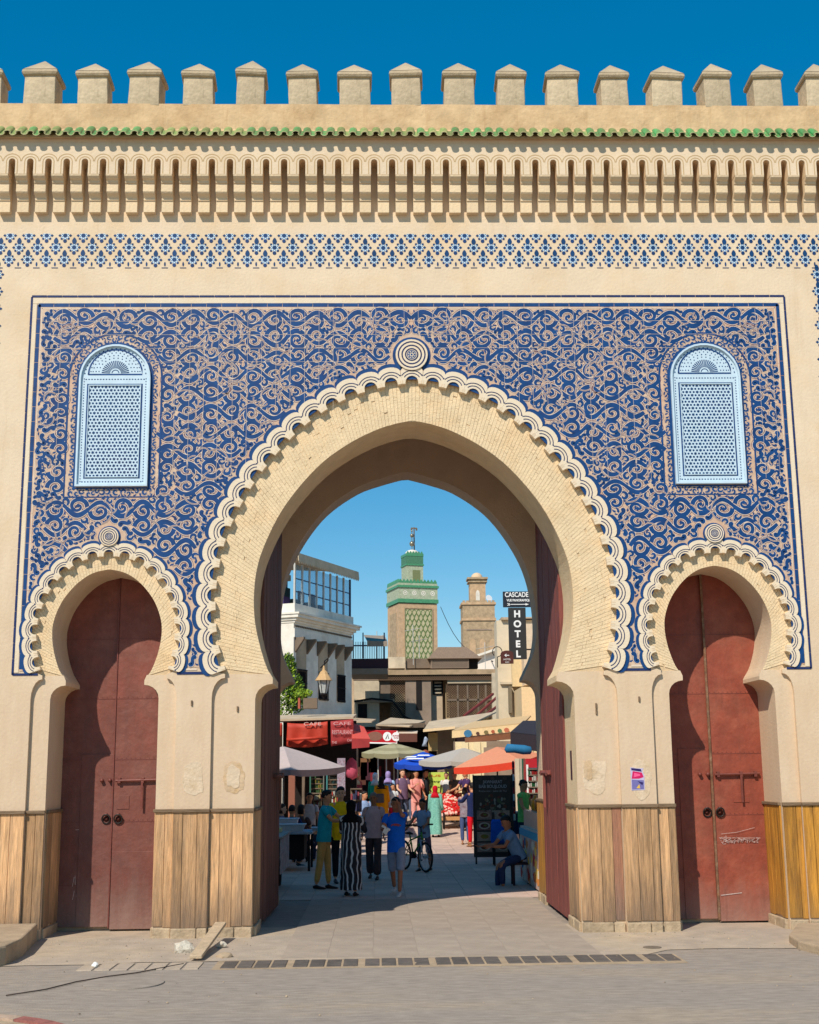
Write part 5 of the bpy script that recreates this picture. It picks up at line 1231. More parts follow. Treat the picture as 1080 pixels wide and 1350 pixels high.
b = MB(); b.box(0.24, 0.02, 0.4, 1.4, 0.06, 0.44); b.box(0.24, 0.02, -0.5, 1.4, 0.06, -0.46); b.build('bracket', C['dark'], t)
t, w_, h_ = sign_panel(660.5, 862, 677, 875, Y-0.5, simple('maroon_sign', 82, 42, 36), 'small_sign', 'small maroon arched sign with an arrow under the hotel sign')
b = MB(); b.prism([(w_/2*math.cos(a), h_/2+0.10*math.sin(a)) for a in np.linspace(0, math.pi, 10)], 0, 0.05); b.build('arched_top', simple('maroon_sign', 82, 42, 36), t)
put_text('HOTEL', 0.07, t, (0, -0.003, -0.02), wt); put_text('RIAD', 0.05, t, (0, -0.003, -0.1), wt); b = MB(); b.ribbon([(-0.02, 0.14), (-0.07, 0.10), (-0.02, 0.06)], 0.02, -0.006); b.ribbon([(-0.06, 0.10), (0.06, 0.10)], 0.02, -0.006); b.build('arrow', wt, t)
v = at(656, 872, Y=25.0); b = MB(); b.tube([(v.x-0.0, 25, v.z-0.2), (v.x, 25, v.z+0.15)]+[(v.x+0.16*math.cos(a)-0.0, 25, v.z+0.32+0.17*math.sin(a)) for a in np.linspace(-1.5, 4.0, 12)], 0.014, 6); tag(b.build('scroll_bracket', C['dark'], smooth=True), 'thin curled wrought-iron bracket left of the small maroon sign', 'bracket')
# red signboard over the shops
t, w_, h_ = sign_panel(480, 962.5, 524.5, 980.5, 30.2, simple('sign_red', 190, 15, 30, 0.5), 'shop_sign', 'bright red shop sign with an oval and two white discs')
t.rotation_euler = (0, R(2), R(-12))
b = MB(); b.ribbon([(-w_/2+0.02, -h_/2+0.02), (w_/2-0.02, -h_/2+0.02), (w_/2-0.02, h_/2-0.02)], 0.05, -0.004); b.build('white_edge', wt, t)
b = MB(); b.disc(-0.22, 0.02, 0.17, -0.008, 14, rx=0.28); b.build('oval_emblem', simple('emblem_brown', 135, 90, 75), t)
for x in (0.24, 0.57): b = MB(); b.disc(x, 0.02, 0.165, -0.008, 16); b.build('white_disc', wt, t)
b = MB(); b.ribbon([(0.18, -0.08), (0.27, 0.10), (0.29, -0.06)], 0.03, -0.012); b.build('black_glyph', C['dark'], t)
put_text('BURGER', 0.07, t, (0.57, -0.012, 0.05), simple('sign_red', 190, 15, 30, 0.5)); put_text('FRITES', 0.06, t, (0.57, -0.012, -0.03), simple('sign_red', 190, 15, 30, 0.5))
# ------------------------------------------------------------------ awnings and market canopies
def sheet(name, pts, mt, label, cat, group=None, th=0.03, nu=10, nv_=5, sag=0.0, parent=None, wave=0.0):
    """cloth or board between four points (lower-left, lower-right, upper-right, upper-left) with sag"""
    a, b_, c, d_ = [Vector(p) for p in pts]; m_ = MB()
    for j in range(nv_+1):
        for i in range(nu+1):
            u, v = i/nu, j/nv_; P = (a*(1-u)+b_*u)*(1-v)+(d_*(1-u)+c*u)*v; P.z -= sag*4*u*(1-u)*(1-v*0.3); P.y -= wave*math.sin(u*17)*(1-v); m_.v.append(tuple(P))
    for j in range(nv_):
        for i in range(nu): k = j*(nu+1)+i; m_.f.append((k, k+1, k+nu+2, k+nu+1)); m_.m.append(0)
    o = m_.build(name, mt, parent, smooth=wave > 0 or sag > 0); s_ = o.modifiers.new('thick', 'SOLIDIFY'); s_.thickness = th
    if label: tag(o, label, cat, group)
    return o
def A(px, py, Y): return at(px, py, Y=Y)
rc = empty('shop_canopy', 'flat beige board canopy with red tarpaulins hanging from its edge, left', 'canopy')
sheet('roof_board', [A(340, 949, 20.3), A(466, 945, 20.3), A(470, 941.5, 23.6), A(345, 943, 23.6)], C['sheet'], None, None, parent=rc, th=0.06)
sheet('fascia', [A(340, 953, 20.35), A(466, 950, 20.35), A(466, 946, 20.35), A(340, 949.5, 20.35)], simple('canopy_edge', 110, 50, 40), None, None, parent=rc, th=0.05)
sheet('tarpaulin', [A(377.5, 984, 20.25), A(432.5, 981, 20.25), A(432, 951, 20.25), A(379, 953, 20.25)], C['red_cloth'], None, None, parent=rc, nu=30, wave=0.05, sag=0.06)
sheet('tarpaulin', [A(436.5, 984, 20.25), A(467, 979, 20.25), A(466, 948, 20.25), A(436, 951, 20.25)], C['red_cloth2'], None, None, parent=rc, nu=12, wave=0.01)
sheet('tarpaulin', [A(352, 971, 20.25), A(372, 971, 20.25), A(372, 953, 20.25), A(352, 954, 20.25)], C['red_cloth'], None, None, parent=rc, nu=10, wave=0.02)
for (s_, px, py, sz, wd) in (('CAFE', 451, 954, 0.13, 0.5), ('RESTAURANT', 451.5, 965.5, 0.17, 0.60), ('THE', 441, 979, 0.1, 0.14), ('CAFE', 462, 976, 0.1, 0.18)): v = A(px, py, 20.17); put_text(s_, sz, rc, v, simple('faded_white', 215, 165, 165), R(-3), width=wd)
v = A(412, 954.5, 20.17); put_text('CAFE', 0.13, rc, v, simple('tarp_white', 225, 185, 175), 0, width=0.5)
b = MB(); 
for (a, c, e, f, r_) in ((378, 975.5, 432, 972, 0.05),): p, q = A(a, c, 20.12), A(e, f, 20.12); b.tube([p, q], r_, 6)
b.build('hem_pole', C['red_cloth'], rc, smooth=True)
t = empty('red_awning', 'sloping red awning to the right of the red tarpaulins', 'awning')
sheet('canopy', [A(464, 973, 19.6), A(488, 974, 19.6), A(480, 958, 22.0), A(464, 953, 22.0)], simple('salmon_cloth', 215, 85, 70), None, None, parent=t)
sheet('valance', [A(464, 987, 19.6), A(487, 985, 19.6), A(488, 974, 19.6), A(464, 974, 19.6)], C['red_cloth2'], None, None, parent=t)
def canopy(l, pts, mt, label, fr=None, frm=None):
    t = empty('market_canopy', label, 'canopy'); sheet('roof', [A(*p) for p in pts], mt, None, None, parent=t, th=0.05, nu=8)
    if fr: sheet('valance', [A(*p) for p in fr], frm, None, None, parent=t, th=0.03)
    return t
canopy(0, [(496, 955, 31), (540, 957, 31), (561, 950, 35), (515, 946, 35)], C['sheet'], 'brownish tilted canopy over the middle shops', [(496, 961, 31), (560, 959, 32), (560, 953, 32), (496, 955, 31)], C['wood'])
canopy(0, [(462, 951, 30), (490, 951, 30), (496, 948, 34), (462, 946, 34)], C['tan'], 'narrow greyish canopy beside the red awning')
canopy(0, [(526, 966, 30), (550, 966, 30), (551, 963, 33), (524, 963, 33)], simple('brown_white', 225, 200, 175), 'low canopy with white roof edge above the brown shop front', [(526, 978, 30), (550, 978, 30), (550, 967, 30), (526, 967, 30)], simple('brown_valance', 105, 62, 50))
canopy(0, [(558, 963, 30), (612, 958, 30), (655, 938, 35), (566, 951, 35)], C['sheet'], 'long cream canopy sloping up to the right', [(558, 965, 29.9), (600, 961, 29.9), (600, 957.5, 29.9), (558, 961.5, 29.9)], simple('cream_edge', 235, 205, 160))
canopy(0, [(596, 963, 21), (690, 953, 21), (700, 943, 25), (626, 951, 25)], simple('straw_cloth', 205, 175, 130), 'straw-coloured canopy with printed valance on the right', None)
t = [o for o in COL.objects if o.name.startswith('market_canopy')][-1]
sheet('valance', [A(596, 973, 20.9), A(684, 964, 20.9), A(684, 955, 20.9), A(596, 964, 20.9)], simple('printed_cream', 232, 205, 155, 0.8), None, None, parent=t)
for (px, py, r_, c_) in ((617, 967, 0.11, (60, 120, 160)), (630, 967, 0.05, (90, 60, 50)), (641, 965.5, 0.06, (120, 110, 70)), (650, 964.5, 0.05, (170, 90, 60)), (659, 963.5, 0.06, (90, 120, 80)), (668, 962.5, 0.07, (190, 110, 80))):
    v = A(px, py, 20.84); b = MB(); b.disc(0, 0, r_, 0, 12, rx=r_*1.1); b.build('printed_emblem', simple('print_%d' % px, *c_), t, loc=v)
sheet('rolled_valance', [A(613, 979, 21.2), A(684, 974, 21.2), A(684, 965, 21.0), A(613, 973, 21.0)], simple('cream_pleats', 215, 185, 155), None, None, parent=t, wave=0.03, nu=30)
t = empty('market_canopy', 'black canopy with a blue bundle tied under it, far right', 'canopy')
sheet('roof', [A(673, 965, 16), A(720, 970, 16), A(720, 950, 19), A(690, 950, 19)], simple('black_cloth', 38, 38, 50), None, None, parent=t)
sheet('valance', [A(673.5, 986, 16), A(720, 992, 16), A(720, 971, 16), A(673, 966, 16)], simple('black_cloth2', 48, 40, 48), None, None, parent=t)
v = A(684, 988, 15.7); b = MB(); b.tube([(-0.34, 0, 0.05), (-0.3, 0, 0.03), (-0.1, 0, 0.02), (0.12, 0, -0.01), (0.3, 0, -0.03), (0.33, 0, -0.03)], [0.06, 0.12, 0.11, 0.125, 0.10, 0.04], 10); b.build('blue_bundle', simple('blue_plastic', 35, 110, 155), t, loc=v, smooth=True)
# parasols
def parasol(px, py, Y, half, rise, n, cloth, label, tilt=(0, 0), rot=0, val=None, valh=0.16, striped=None, pole_c=None, zdrop=None, vdark=False):
    top = at(px, py, Y=Y); g0 = gz(Y); t = empty('parasol', label, 'parasol', loc=(top.x, Y, g0)); h = top.z-g0
    b = MB(); b.tube([(0, 0, 0), (0, 0, h-0.05)], 0.022, 8); b.lathe([(0.22, 0.0), (0.2, 0.07), (0.05, 0.1), (0.03, 0.3)], (0, 0, 0), 12); b.build('pole', pole_c or C['steel'], t)
    tm = Matrix.Translation((0, 0, h)) @ Matrix.Rotation(R(tilt[1]), 4, 'Y') @ Matrix.Rotation(R(tilt[0]), 4, 'X') @ Matrix.Rotation(R(rot), 4, 'Z')
    m_ = MB(); sub = 6
    def P(i, f): # i in n*sub
        k = i/sub; a0 = 2*math.pi*math.floor(k)/n; a1 = 2*math.pi*(math.floor(k)+1)/n; q = k-math.floor(k)
        p = Vector((math.cos(a0), math.sin(a0), 0))*(1-q)+Vector((math.cos(a1), math.sin(a1), 0))*q
        sagz = 0.05*math.sin(math.pi*q)*f*0.6
        return tm @ Vector((p.x*half*f, p.y*half*f, -rise*(f**1.12)-sagz))
    N = n*sub; rings = [0.02, 0.25, 0.5, 0.75, 1.0]
    for f in rings: m_.v += [tuple(P(i % N, f)) for i in range(N)]
    for j in range(len(rings)-1):
        for i in range(N): q = (i+1) % N; m_.f.append((j*N+i, (j+1)*N+i, (j+1)*N+q, j*N+q)); m_.m.append(1 if striped and (j % 2) else 0)
    o = m_.build('cloth', [cloth, striped or cloth], t); s_ = o.modifiers.new('thick', 'SOLIDIFY'); s_.thickness = 0.012
    m_ = MB()
    for i in range(N+1):
        p = P(i % N, 1.0); w_ = valh*(1.0 if (i % sub) else 0.8); m_.v += [tuple(p), (p.x*1.0, p.y*1.0, p.z-w_)]
    for i in range(N): m_.f.append((2*i, 2*i+1, 2*i+3, 2*i+2)); m_.m.append(0)
    o = m_.build('valance', val or cloth, t); s_ = o.modifiers.new('thick', 'SOLIDIFY'); s_.thickness = 0.01
    for k in range(n): b = MB(); b.tube([tm @ Vector((0, 0, -rise*0.35)), P(k*sub, 0.97)+Vector((0, 0, -0.03))], 0.011, 5); b.build('rib', C['steel'], t)
    return t
parasol(374, 984, 15.6, 1.60, 0.46, 4, simple('pinkish_white', 188, 172, 168, 0.8, 0.06), 'large off-white square parasol on the left', rot=12, tilt=(4, 3), val=simple('pink_edge', 170, 140, 136))
parasol(655, 984.5, 20.0, 1.42, 0.40, 4, simple('orange_cloth', 205, 138, 108, 0.85, 0.06, spec=0.1), 'big orange parasol tilted over the food stall on the right', rot=20, tilt=(3, -7), val=simple('orange_red', 210, 60, 30), valh=0.2, pole_c=C['dark'])
parasol(612, 986, 25.0, 1.5, 0.45, 6, simple('grey_cloth', 175, 168, 158, 0.8, 0.06), 'faded grey parasol behind the orange one', rot=10, tilt=(0, 2), pole_c=C['dark'])
parasol(558, 991, 25.9, 0.98, 0.36, 8, simple('blue_cloth', 25, 75, 185, 0.6, 0.08), 'blue parasol with white curved print in the middle of the market', rot=5, tilt=(4, 0), val=simple('blue_cloth2', 20, 65, 170))
b = MB(); t = [o for o in COL.objects if o.name.startswith('parasol')][-1]
for a0, r_ in ((3.5, 0.62), (4.3, 0.5), (3.9, 0.78)):
    pts = [(r_*math.cos(a0+q), r_*math.sin(a0+q)) for q in np.linspace(0, 0.8, 6)]; k = len(b.v); hh = at(558, 991, Y=25.9).z-gz(25.9)
    for i, (x, y) in enumerate(pts):
        for dr in (-0.05, 0.05): q = (math.hypot(x, y)+dr)/math.hypot(x, y); rr = math.hypot(x*q, y*q)/0.98; b.v.append((x*q, y*q, hh-0.36*rr**1.12+0.05))
    for i in range(len(pts)-1): b.f.append((k+2*i, k+2*i+1, k+2*i+3, k+2*i+2)); b.m.append(0)
b.build('white_print', wt, t)
parasol(519, 979.5, 27.8, 1.12, 0.31, 8, simple('olive_cloth', 145, 138, 105, 0.8, 0.06), 'olive and cream striped parasol below the red shop sign', rot=8, tilt=(3, 0), striped=simple('olive_cloth2', 165, 158, 125))
# ------------------------------------------------------------------ shops along the street
ls = empty('left_shops', 'row of dark open shop fronts under the red tarpaulins', 'shop')
quadbox(330, 955, 372, 1110, 23.0, 0.2, C['brown'], 'back_wall', ls); quadbox(372, 950, 470, 1100, 23.6, 0.2, C['dark'], 'back_wall', ls)  # near-black back wall paints in the shade of the shop interior
quadbox(380, 1000, 389, 1078, 19.5, 0.3, simple('salmon_pier', 150, 95, 75), 'pier', ls); quadbox(398, 1000, 402, 1070, 20.5, 0.2, C['wood'], 'post', ls)
for (a, c, e, f, col) in ((430, 1012, 432, 1070, (70, 130, 130)), (426, 1012, 427.5, 1070, (120, 120, 110)), (408, 1012, 410, 1070, (60, 110, 90))): quadbox(a, c, e, f, 19.8, 0.12, simple('post_%d' % a, *col), 'post', ls)
rnd = random.Random(3)
def shelf_rack(px0, py0, px1, py1, Y, rows, cols, pal, label, cat='rack'):
    t = empty('display_rack', label, cat); p, q = at(px0, py1, Y=Y), at(px1, py0, Y=Y); b = MB(); W_ = q.x-p.x; H_ = q.z-p.z
    b.box(p.x, Y+0.25, p.z, q.x, Y+0.3, q.z)
    for j in range(rows+1): b.box(p.x, Y, p.z+H_*j/rows-0.015, q.x, Y+0.25, p.z+H_*j/rows+0.015)
    b.build('shelves', C['wood'], t)
    g = MB(); mats = [simple('goods_%d_%d_%d' % c, *c) for c in pal]
    for j in range(rows):
        for i in range(cols):
            w_ = W_/cols; x = p.x+w_*i; h = H_/rows*rnd.uniform(0.45, 0.85); g.box(x+0.01, Y-0.02+rnd.uniform(0, 0.06), p.z+H_*j/rows+0.016, x+w_*0.9, Y+0.2, p.z+H_*j/rows+0.016+h, rnd.randrange(len(mats)))
    g.build('goods', mats, t, kind='stuff'); return t
shelf_rack(410, 1014, 426, 1046, 21.0, 5, 7, [(30, 60, 35), (120, 110, 40), (25, 40, 35), (60, 90, 50)], 'dark shelves of green and yellow boxes behind the off-white parasol')
shelf_rack(433, 1016, 445, 1046, 21.0, 5, 6, [(25, 30, 30), (70, 60, 45), (30, 60, 60)], 'dark narrow shelves beside the patterned hanging banner')
shelf_rack(409, 1046, 424, 1072, 17.5, 3, 9, [(190, 170, 120), (150, 120, 80), (200, 195, 170), (120, 50, 45)], 'low rack of pale books beside the seated people')
shelf_rack(437, 1040, 452, 1068, 18.5, 3, 7, [(180, 170, 100), (60, 60, 60), (200, 200, 190), (170, 60, 50)], 'rack of pale pictures behind the man in yellow')
shelf_rack(462, 1040, 477, 1070, 19.5, 2, 5, [(175, 150, 150), (150, 60, 70), (190, 185, 175), (60, 60, 90)], 'rack of patterned prints left of the man in light blue')
v = A(450, 1024, 18.6); b = MB(); b.box(-0.11, 0, -0.5, 0.11, 0.02, 0.5); o = b.build('hanging_banner', mat('patterned_cloth', (0.36, 0.30, 0.36), 0.8, 0.5, 22, stain=(0.3, 0.08, 0.1), samt=0.9, sscale=14), loc=v); tag(o, 'narrow mottled pink and grey cloth hanging at the shop corner', 'banner')
v = A(463, 1013, 21.0); b = MB(); b.tube([(0, 0, 0.3), (0.02, 0, 0.2), (0, 0, -0.05), (0.03, 0, -0.25), (0, 0, -0.3)], [0.04, 0.14, 0.2, 0.16, 0.05], 9); tag(b.build('hanging_bag', simple('pink_bag', 200, 85, 110), loc=v, smooth=True), 'pink bag hanging at the dark shop front', 'bag')
v = A(467, 1017, 21.2); b = MB(); b.tube([(0, 0, 0.2), (0, 0, 0.1), (0, 0, -0.15), (0, 0, -0.2)], [0.03, 0.11, 0.12, 0.04], 8); tag(b.build('hanging_bag', simple('yellow_bag', 190, 150, 60), loc=v, smooth=True), 'small yellow bag hanging right of the pink one', 'bag')
ms = empty('middle_shops', 'deep shaded shop fronts at the end of the street', 'shop')
quadbox(462, 957, 640, 1085, 37.0, 0.3, simple('shop_dark', 45, 26, 30, 0.9, 0.4, scale=2.0), 'back_wall', ms); quadbox(462, 957, 600, 962, 34, 3, C['dark'], 'ceiling', ms)  # interior shade of these shops is put into the back wall's dark colour
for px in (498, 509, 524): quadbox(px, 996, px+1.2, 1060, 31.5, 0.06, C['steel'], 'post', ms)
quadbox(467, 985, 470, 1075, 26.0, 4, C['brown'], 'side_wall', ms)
rnd = random.Random(9)
for k in range(16):
    px, py = rnd.uniform(475, 562), rnd.uniform(1000, 1030); c = rnd.choice([(120, 30, 40), (90, 50, 40), (60, 40, 70), (130, 90, 60), (70, 30, 45), (40, 60, 90)]); v = A(px, py, 34.5)
    b = MB(); w_ = rnd.uniform(0.12, 0.22); b.box(-w_, 0, -0.35, w_, 0.05, 0.35); o = b.build('hanging_garment', simple('garment_%d_%d_%d' % c, *c), ms, loc=v)
v = A(561, 984, 29.0); b = MB(); b.tube([(0, 0, 0.34), (0.03, 0, 0.26), (-0.02, 0, 0.12), (-0.03, 0, 0.0)], [(0.02,.02), (0.08,.04), (0.06,.04), (0.1,.03)], 8); tag(b.build('hanging_cloth', mat('striped_scarf', (0.4, 0.45, 0.55), 0.8, 0.6, 18, stain=(0.03, 0.05, 0.1), samt=1, sscale=9), loc=v, smooth=True), 'grey and white scarf hanging above the blue parasol', 'scarf')
v = A(561, 996, 29.0); b = MB(); b.tube([(0, 0, 0.2), (0, 0, 0.15), (0, 0, -0.1), (0, 0, -0.3)], [(0.03,.03), (0.14,.05), (0.10,.05), (0.13,.06)], 8); tag(b.build('hanging_cloth', simple('rust_cloth', 140, 70, 45), loc=v, smooth=True), 'rust-orange clothing hanging above the blue parasol', 'clothing')
quadbox(565, 966, 577, 990, 30.5, 0.1, simple('straw_board', 190, 160, 105), 'straw_panel', ms)
rs = empty('right_shops', 'cream-draped shop fronts behind the orange parasol', 'shop')
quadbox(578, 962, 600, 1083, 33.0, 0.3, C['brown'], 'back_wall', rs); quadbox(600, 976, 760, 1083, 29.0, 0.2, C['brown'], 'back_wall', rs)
for k, px in enumerate((602, 610, 618, 626, 634)): quadbox(px, 978, px+7.5, 1078, 28.8-0.05*(k % 2), 0.04, simple('cream_drape', 235, 215, 170, 0.8, 0.1), 'cream_drape', rs)
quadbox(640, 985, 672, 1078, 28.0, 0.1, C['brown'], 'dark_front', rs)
for (a, e, col) in ((681, 684.5, (205, 190, 165)), (690, 692.5, (25, 95, 75)), (687, 688.5, (170, 165, 150))): quadbox(a, 1000, e, 1075, 17.5, 0.12, simple('postr_%d' % a, *col), 'post', rs)
t = empty('drinks_fridge', 'red and white drinks fridge at the right edge of the market', 'fridge'); quadbox(695, 1000, 712, 1060, 15.5, 0.6, simple('fridge_red', 185, 40, 50, 0.4), 'cabinet', t); quadbox(697, 1012, 710, 1048, 15.45, 0.04, C['glass'], 'glass_door', t); quadbox(695, 1008, 696.5, 1048, 15.42, 0.03, wt, 'door_frame', t)
shelf_rack(697.6, 1014, 709, 1046, 15.25, 4, 6, [(150, 30, 30), (30, 90, 50), (200, 190, 180)], 'bottles and cans on the fridge shelves')
# street level walls that close the sides behind the gate
lw_ = empty('left_side_house', 'plain plastered house flank left of the street behind the gate', 'house'); b = MB(); b.box(-14, 4.6, -0.2, -5.6, 22.5, 5.0); b.build('wall', C['white'], lw_)
rw_ = empty('right_side_house', 'unseen plastered house flank right of the street, raised and brightened to bounce light', 'house'); b = MB(); b.box(5.2, 4.6, -0.2, 14, 27.4, 6.5); b.build('wall', mat('bounce_render', (0.80, 0.63, 0.50), 0.9, 0.1, 1.0), rw_)  # out of view; height and bright colour set to bounce warm light
for k, y in enumerate((7.5, 12.0, 16.5, 21.0)):
    b = MB(); b.box(5.17, y, 0.0, 5.199, y+2.2, 2.5); s_ = b.build('shop_door', C['wood'], rw_); b = MB(); b.box(5.10, y-0.15, 2.55, 5.199, y+2.35, 2.75); b.build('lintel', C['wood'], rw_)
    for q in range(5): b = MB(); b.box(5.15, y+0.05+q*0.43, 0.05, 5.169, y+0.43+q*0.43, 2.45); b.build('door_plank', C['wood'], s_)
    b = MB(); b.box(5.17, y+0.5, 3.8, 5.199, y+1.5, 5.2); w_ = b.build('window', C['dark'], rw_); b = MB(); b.box(5.12, y+0.4, 3.7, 5.169, y+1.6, 3.8); b.box(5.14, y+0.98, 3.81, 5.169, y+1.02, 5.2); b.build('window_sill', C['white'], w_)
b = MB(); b.box(5.1, 4.6, 6.5, 14, 27.5, 6.7); b.build('coping', C['tan'], rw_)
# ------------------------------------------------------------------ things standing in the street
v = at(640, 1140, Z=0); bd = empty('menu_board', 'tall black menu board with food photographs and restaurant name', 'menu board', loc=(at(652, 1140, Y=v.y).x, v.y, 0), rotz=R(-3)); H0 = v.y
k_ = (v-CAM).length/FPX; w_ = 48*k_; zt_ = at(652, 1022, Y=v.y).z; zb_ = at(652, 1127, Y=v.y).z
blk = simple('board_black', 28, 26, 28, 0.4, 0.1)
b = MB(); b.box(-w_/2, -0.02, zb_, w_/2, 0.03, zt_); b.build('board', blk, bd, bevel=0.01)
b = MB(); b.box(-w_/2-0.03, -0.03, zb_, -w_/2, 0.04, zt_+0.02); b.box(w_/2, -0.03, zb_, w_/2+0.03, 0.04, zt_+0.02); b.box(-w_/2-0.03, -0.03, zb_-0.05, w_/2+0.03, 0.04, zb_); b.build('frame', simple('frame_blueblack', 22, 28, 38, 0.4), bd)
for s_ in (-1, 1): b = MB(); b.box(s_*(w_/2-0.02)-0.02, -0.03, 0, s_*(w_/2-0.02)+0.02, 0.03, zb_-0.05); b.build('leg', blk, bd)
silver = simple('silver_print', 150, 150, 155, 0.5)
zz = lambda py: zt_+(py-1022)/(1127-1022)*(zb_-zt_)
put_text('JAWHARAT', 0.10, bd, (0.0, -0.022, zz(1031)), silver, width=w_*0.52, bold=0.002); put_text('BAB BOUJLOUD', 0.10, bd, (0, -0.022, zz(1037)), silver, width=w_*0.74, bold=0.002); put_text('Restaurant - Salon de Thé', 0.06, bd, (0, -0.022, zz(1043)), silver, width=w_*0.74)
for x in (-0.28, 0, 0.28): b = MB(); b.disc(x, zt_-0.07, 0.045, -0.024, 8); b.build('star_emblem', simple('dim_bronze', 90, 70, 60), bd)
rnd = random.Random(5)
g = MB(); 
for k in range(46):
    a, r_ = rnd.uniform(0, 6.28), rnd.random()**0.5; x, z = 0.34*r_*math.cos(a), zz(1062)+0.22*r_*math.sin(a); g.disc(x, z, rnd.uniform(0.015, 0.05), -0.0215-0.0002*k, 7, rnd.randrange(4), rx=rnd.uniform(0.02, 0.05))
g.build('dishes_print', [simple('dish_a', 120, 110, 90), simple('dish_b', 80, 90, 60), simple('dish_c', 100, 50, 40), simple('dish_d', 145, 140, 130)], bd, kind='stuff')
for i in range(2):
    for j in range(4):
        x0 = -w_/2+0.05+i*(w_/2-0.02); z0 = zz(1123)+j*0.235
        b = MB(); b.box(x0, -0.028, z0, x0+w_/2-0.09, -0.021, z0+0.20); o = b.build('food_photo', simple('photo_%d' % ((i+j) % 3), *[(140, 110, 100), (150, 130, 115), (125, 85, 75)][(i+j) % 3], 0.5, 0.3, scale=20), bd)
        g = MB(); cx, cz = x0+w_/4-0.045, z0+0.10; g.disc(cx, cz, 0.075, -0.0285, 12, 0, rx=0.13); g.disc(cx, cz, 0.05, -0.029, 10, 1, rx=0.09); g.disc(cx+0.02, cz+0.01, 0.025, -0.0295, 8, 2, rx=0.04); g.build('plate_print', [simple('plate_%d' % (j % 2), *[(185, 170, 155), (170, 140, 120)][j % 2]), simple('meal_%d' % ((i*2+j) % 3), *[(120, 60, 35), (140, 110, 40), (90, 40, 40)][(i*2+j) % 3]), simple('garnish', 110, 115, 50)], o)
# green-yellow price board
t, w2, h2 = sign_panel(565, 1018, 591.5, 1051, 28.0, simple('lime_board', 195, 215, 90, 0.6, 0.05), 'price_board', 'lime-yellow price board with lines of dark writing')
for k, (s_, c_) in enumerate((('JUS', (200, 80, 40)), ('Orange', (50, 60, 30)), ('Avocat', (50, 60, 30)), ('Citron', (50, 60, 30)), ('Banane', (50, 60, 30)))): put_text(s_, 0.10, t, (-0.12, -0.004, h2/2-0.12-k*0.19), simple('ink_%d' % c_[0], *c_), width=0.42)
b = MB(); b.tube([(-w2/2+0.05, 0.08, -h2/2-0.9), (-w2/2+0.05, 0.08, h2/2)], 0.02, 6); b.tube([(w2/2-0.05, 0.08, -h2/2-0.9), (w2/2-0.05, 0.08, h2/2)], 0.02, 6); b.build('stand', C['dark'], t)
# fruit cart
Y = 24.5; v = at(597, 1090, Y=Y); g0 = gz(Y); fc = empty('fruit_cart', 'wooden hand cart heaped with red and white wares in the sun', 'cart', loc=(v.x, Y, g0)); k_ = (at(601, 1090, Y=Y)-at(600, 1090, Y=Y)).x
zt2 = at(597, 1076, Y=Y).z-g0
b = MB(); b.box(-16*k_, -0.4, zt2-0.12, 15*k_, 0.6, zt2); b.build('tray', simple('cart_wood', 190, 140, 90, 0.8, 0.2), fc, bevel=0.01)
for s_ in (-1, 1):
    b = MB(); b.tube([(s_*0.3, -0.3+0.24*math.cos(a), 0.25+0.24*math.sin(a)) for a in np.linspace(0, 2*math.pi, 16)], 0.03, 6, caps=False); b.build('wheel', C['dark'], fc)
    b = MB(); b.box(s_*0.5-0.02, 0.3, 0, s_*0.5+0.02, 0.34, zt2-0.12); b.build('leg', C['wood'], fc)
rnd = random.Random(4); g = MB()
for k in range(520):
    x, y = rnd.uniform(-16, 15)*k_, rnd.uniform(-0.38, 0.55); hgt = 0.80*(1-abs(x/(17*k_))**3)*(0.12+0.88*(y+0.38)/0.93); r_ = rnd.uniform(0.05, 0.08)
    g.lathe([(0.3*r_, -r_*0.9), (r_, -r_*0.2), (r_*0.8, r_*0.6), (0.1*r_, r_*0.9)], (x, y, zt2+hgt*rnd.uniform(0.85, 1.0)), 6, mi=0 if rnd.random() < 0.68 else (1 if rnd.random() < 0.7 else 2))
g.build('heap', [simple('red_fruit', 195, 30, 28, 0.4), simple('pale_fruit', 235, 190, 175, 0.5), simple('leaf_fruit', 150, 60, 30)], fc, kind='stuff')
b = MB(); b.box(-15.5*k_, 0.6, zt2, 14.5*k_, 0.63, zt2+0.72); b.build('cloth_backing', simple('peach_cloth', 205, 130, 100), fc, bevel=0.01)
# printed food stall at the right jamb
st = empty('food_stall', 'food stall with colourful printed front and jars, right of the passage', 'stall', loc=(2.24, 4.75, 0))
b = MB(); b.box(0, 0, 0.05, 1.2, 3.4, 1.02); b.build('counter', simple('stall_white', 205, 190, 175), st)
prt = mat('colour_print', (0.6, 0.5, 0.42), 0.5, 0.4, 5, stain=(0.42, 0.07, 0.04), samt=0.95, sscale=2.6)
b = MB(); b.box(-0.012, 0.0, 0.05, -0.001, 3.4, 0.86); b.build('printed_panel', prt, st)
rnd = random.Random(8); g = MB(); tfy = Matrix(((0,1,0,0),(1,0,0,0),(0,0,1,0),(0,0,0,1)))
for k in range(26):
    y, z = rnd.uniform(0.1, 3.3), rnd.uniform(0.12, 0.8); a = rnd.uniform(0, 3); pts = [(y+rnd.uniform(0.08, 0.24)*math.cos(a+q), z+rnd.uniform(0.05, 0.12)*math.sin(a+q)) for q in np.linspace(0, 2*math.pi, 8, endpoint=False)]
    g.prism(pts, -0.0135-0.0003*k, -0.012, back=False, tf=tfy, mi=rnd.randrange(5))
g.build('print_shapes', [simple('p_red', 190, 50, 40), simple('p_blue', 60, 95, 140), simple('p_cream', 230, 215, 190), simple('p_orange', 220, 140, 60), simple('p_yel', 235, 200, 90)], st, kind='stuff')
b = MB(); b.box(-0.02, 0, 0.86, -0.001, 3.4, 0.98); b.build('blue_border', simple('stall_blue', 60, 160, 190), st)
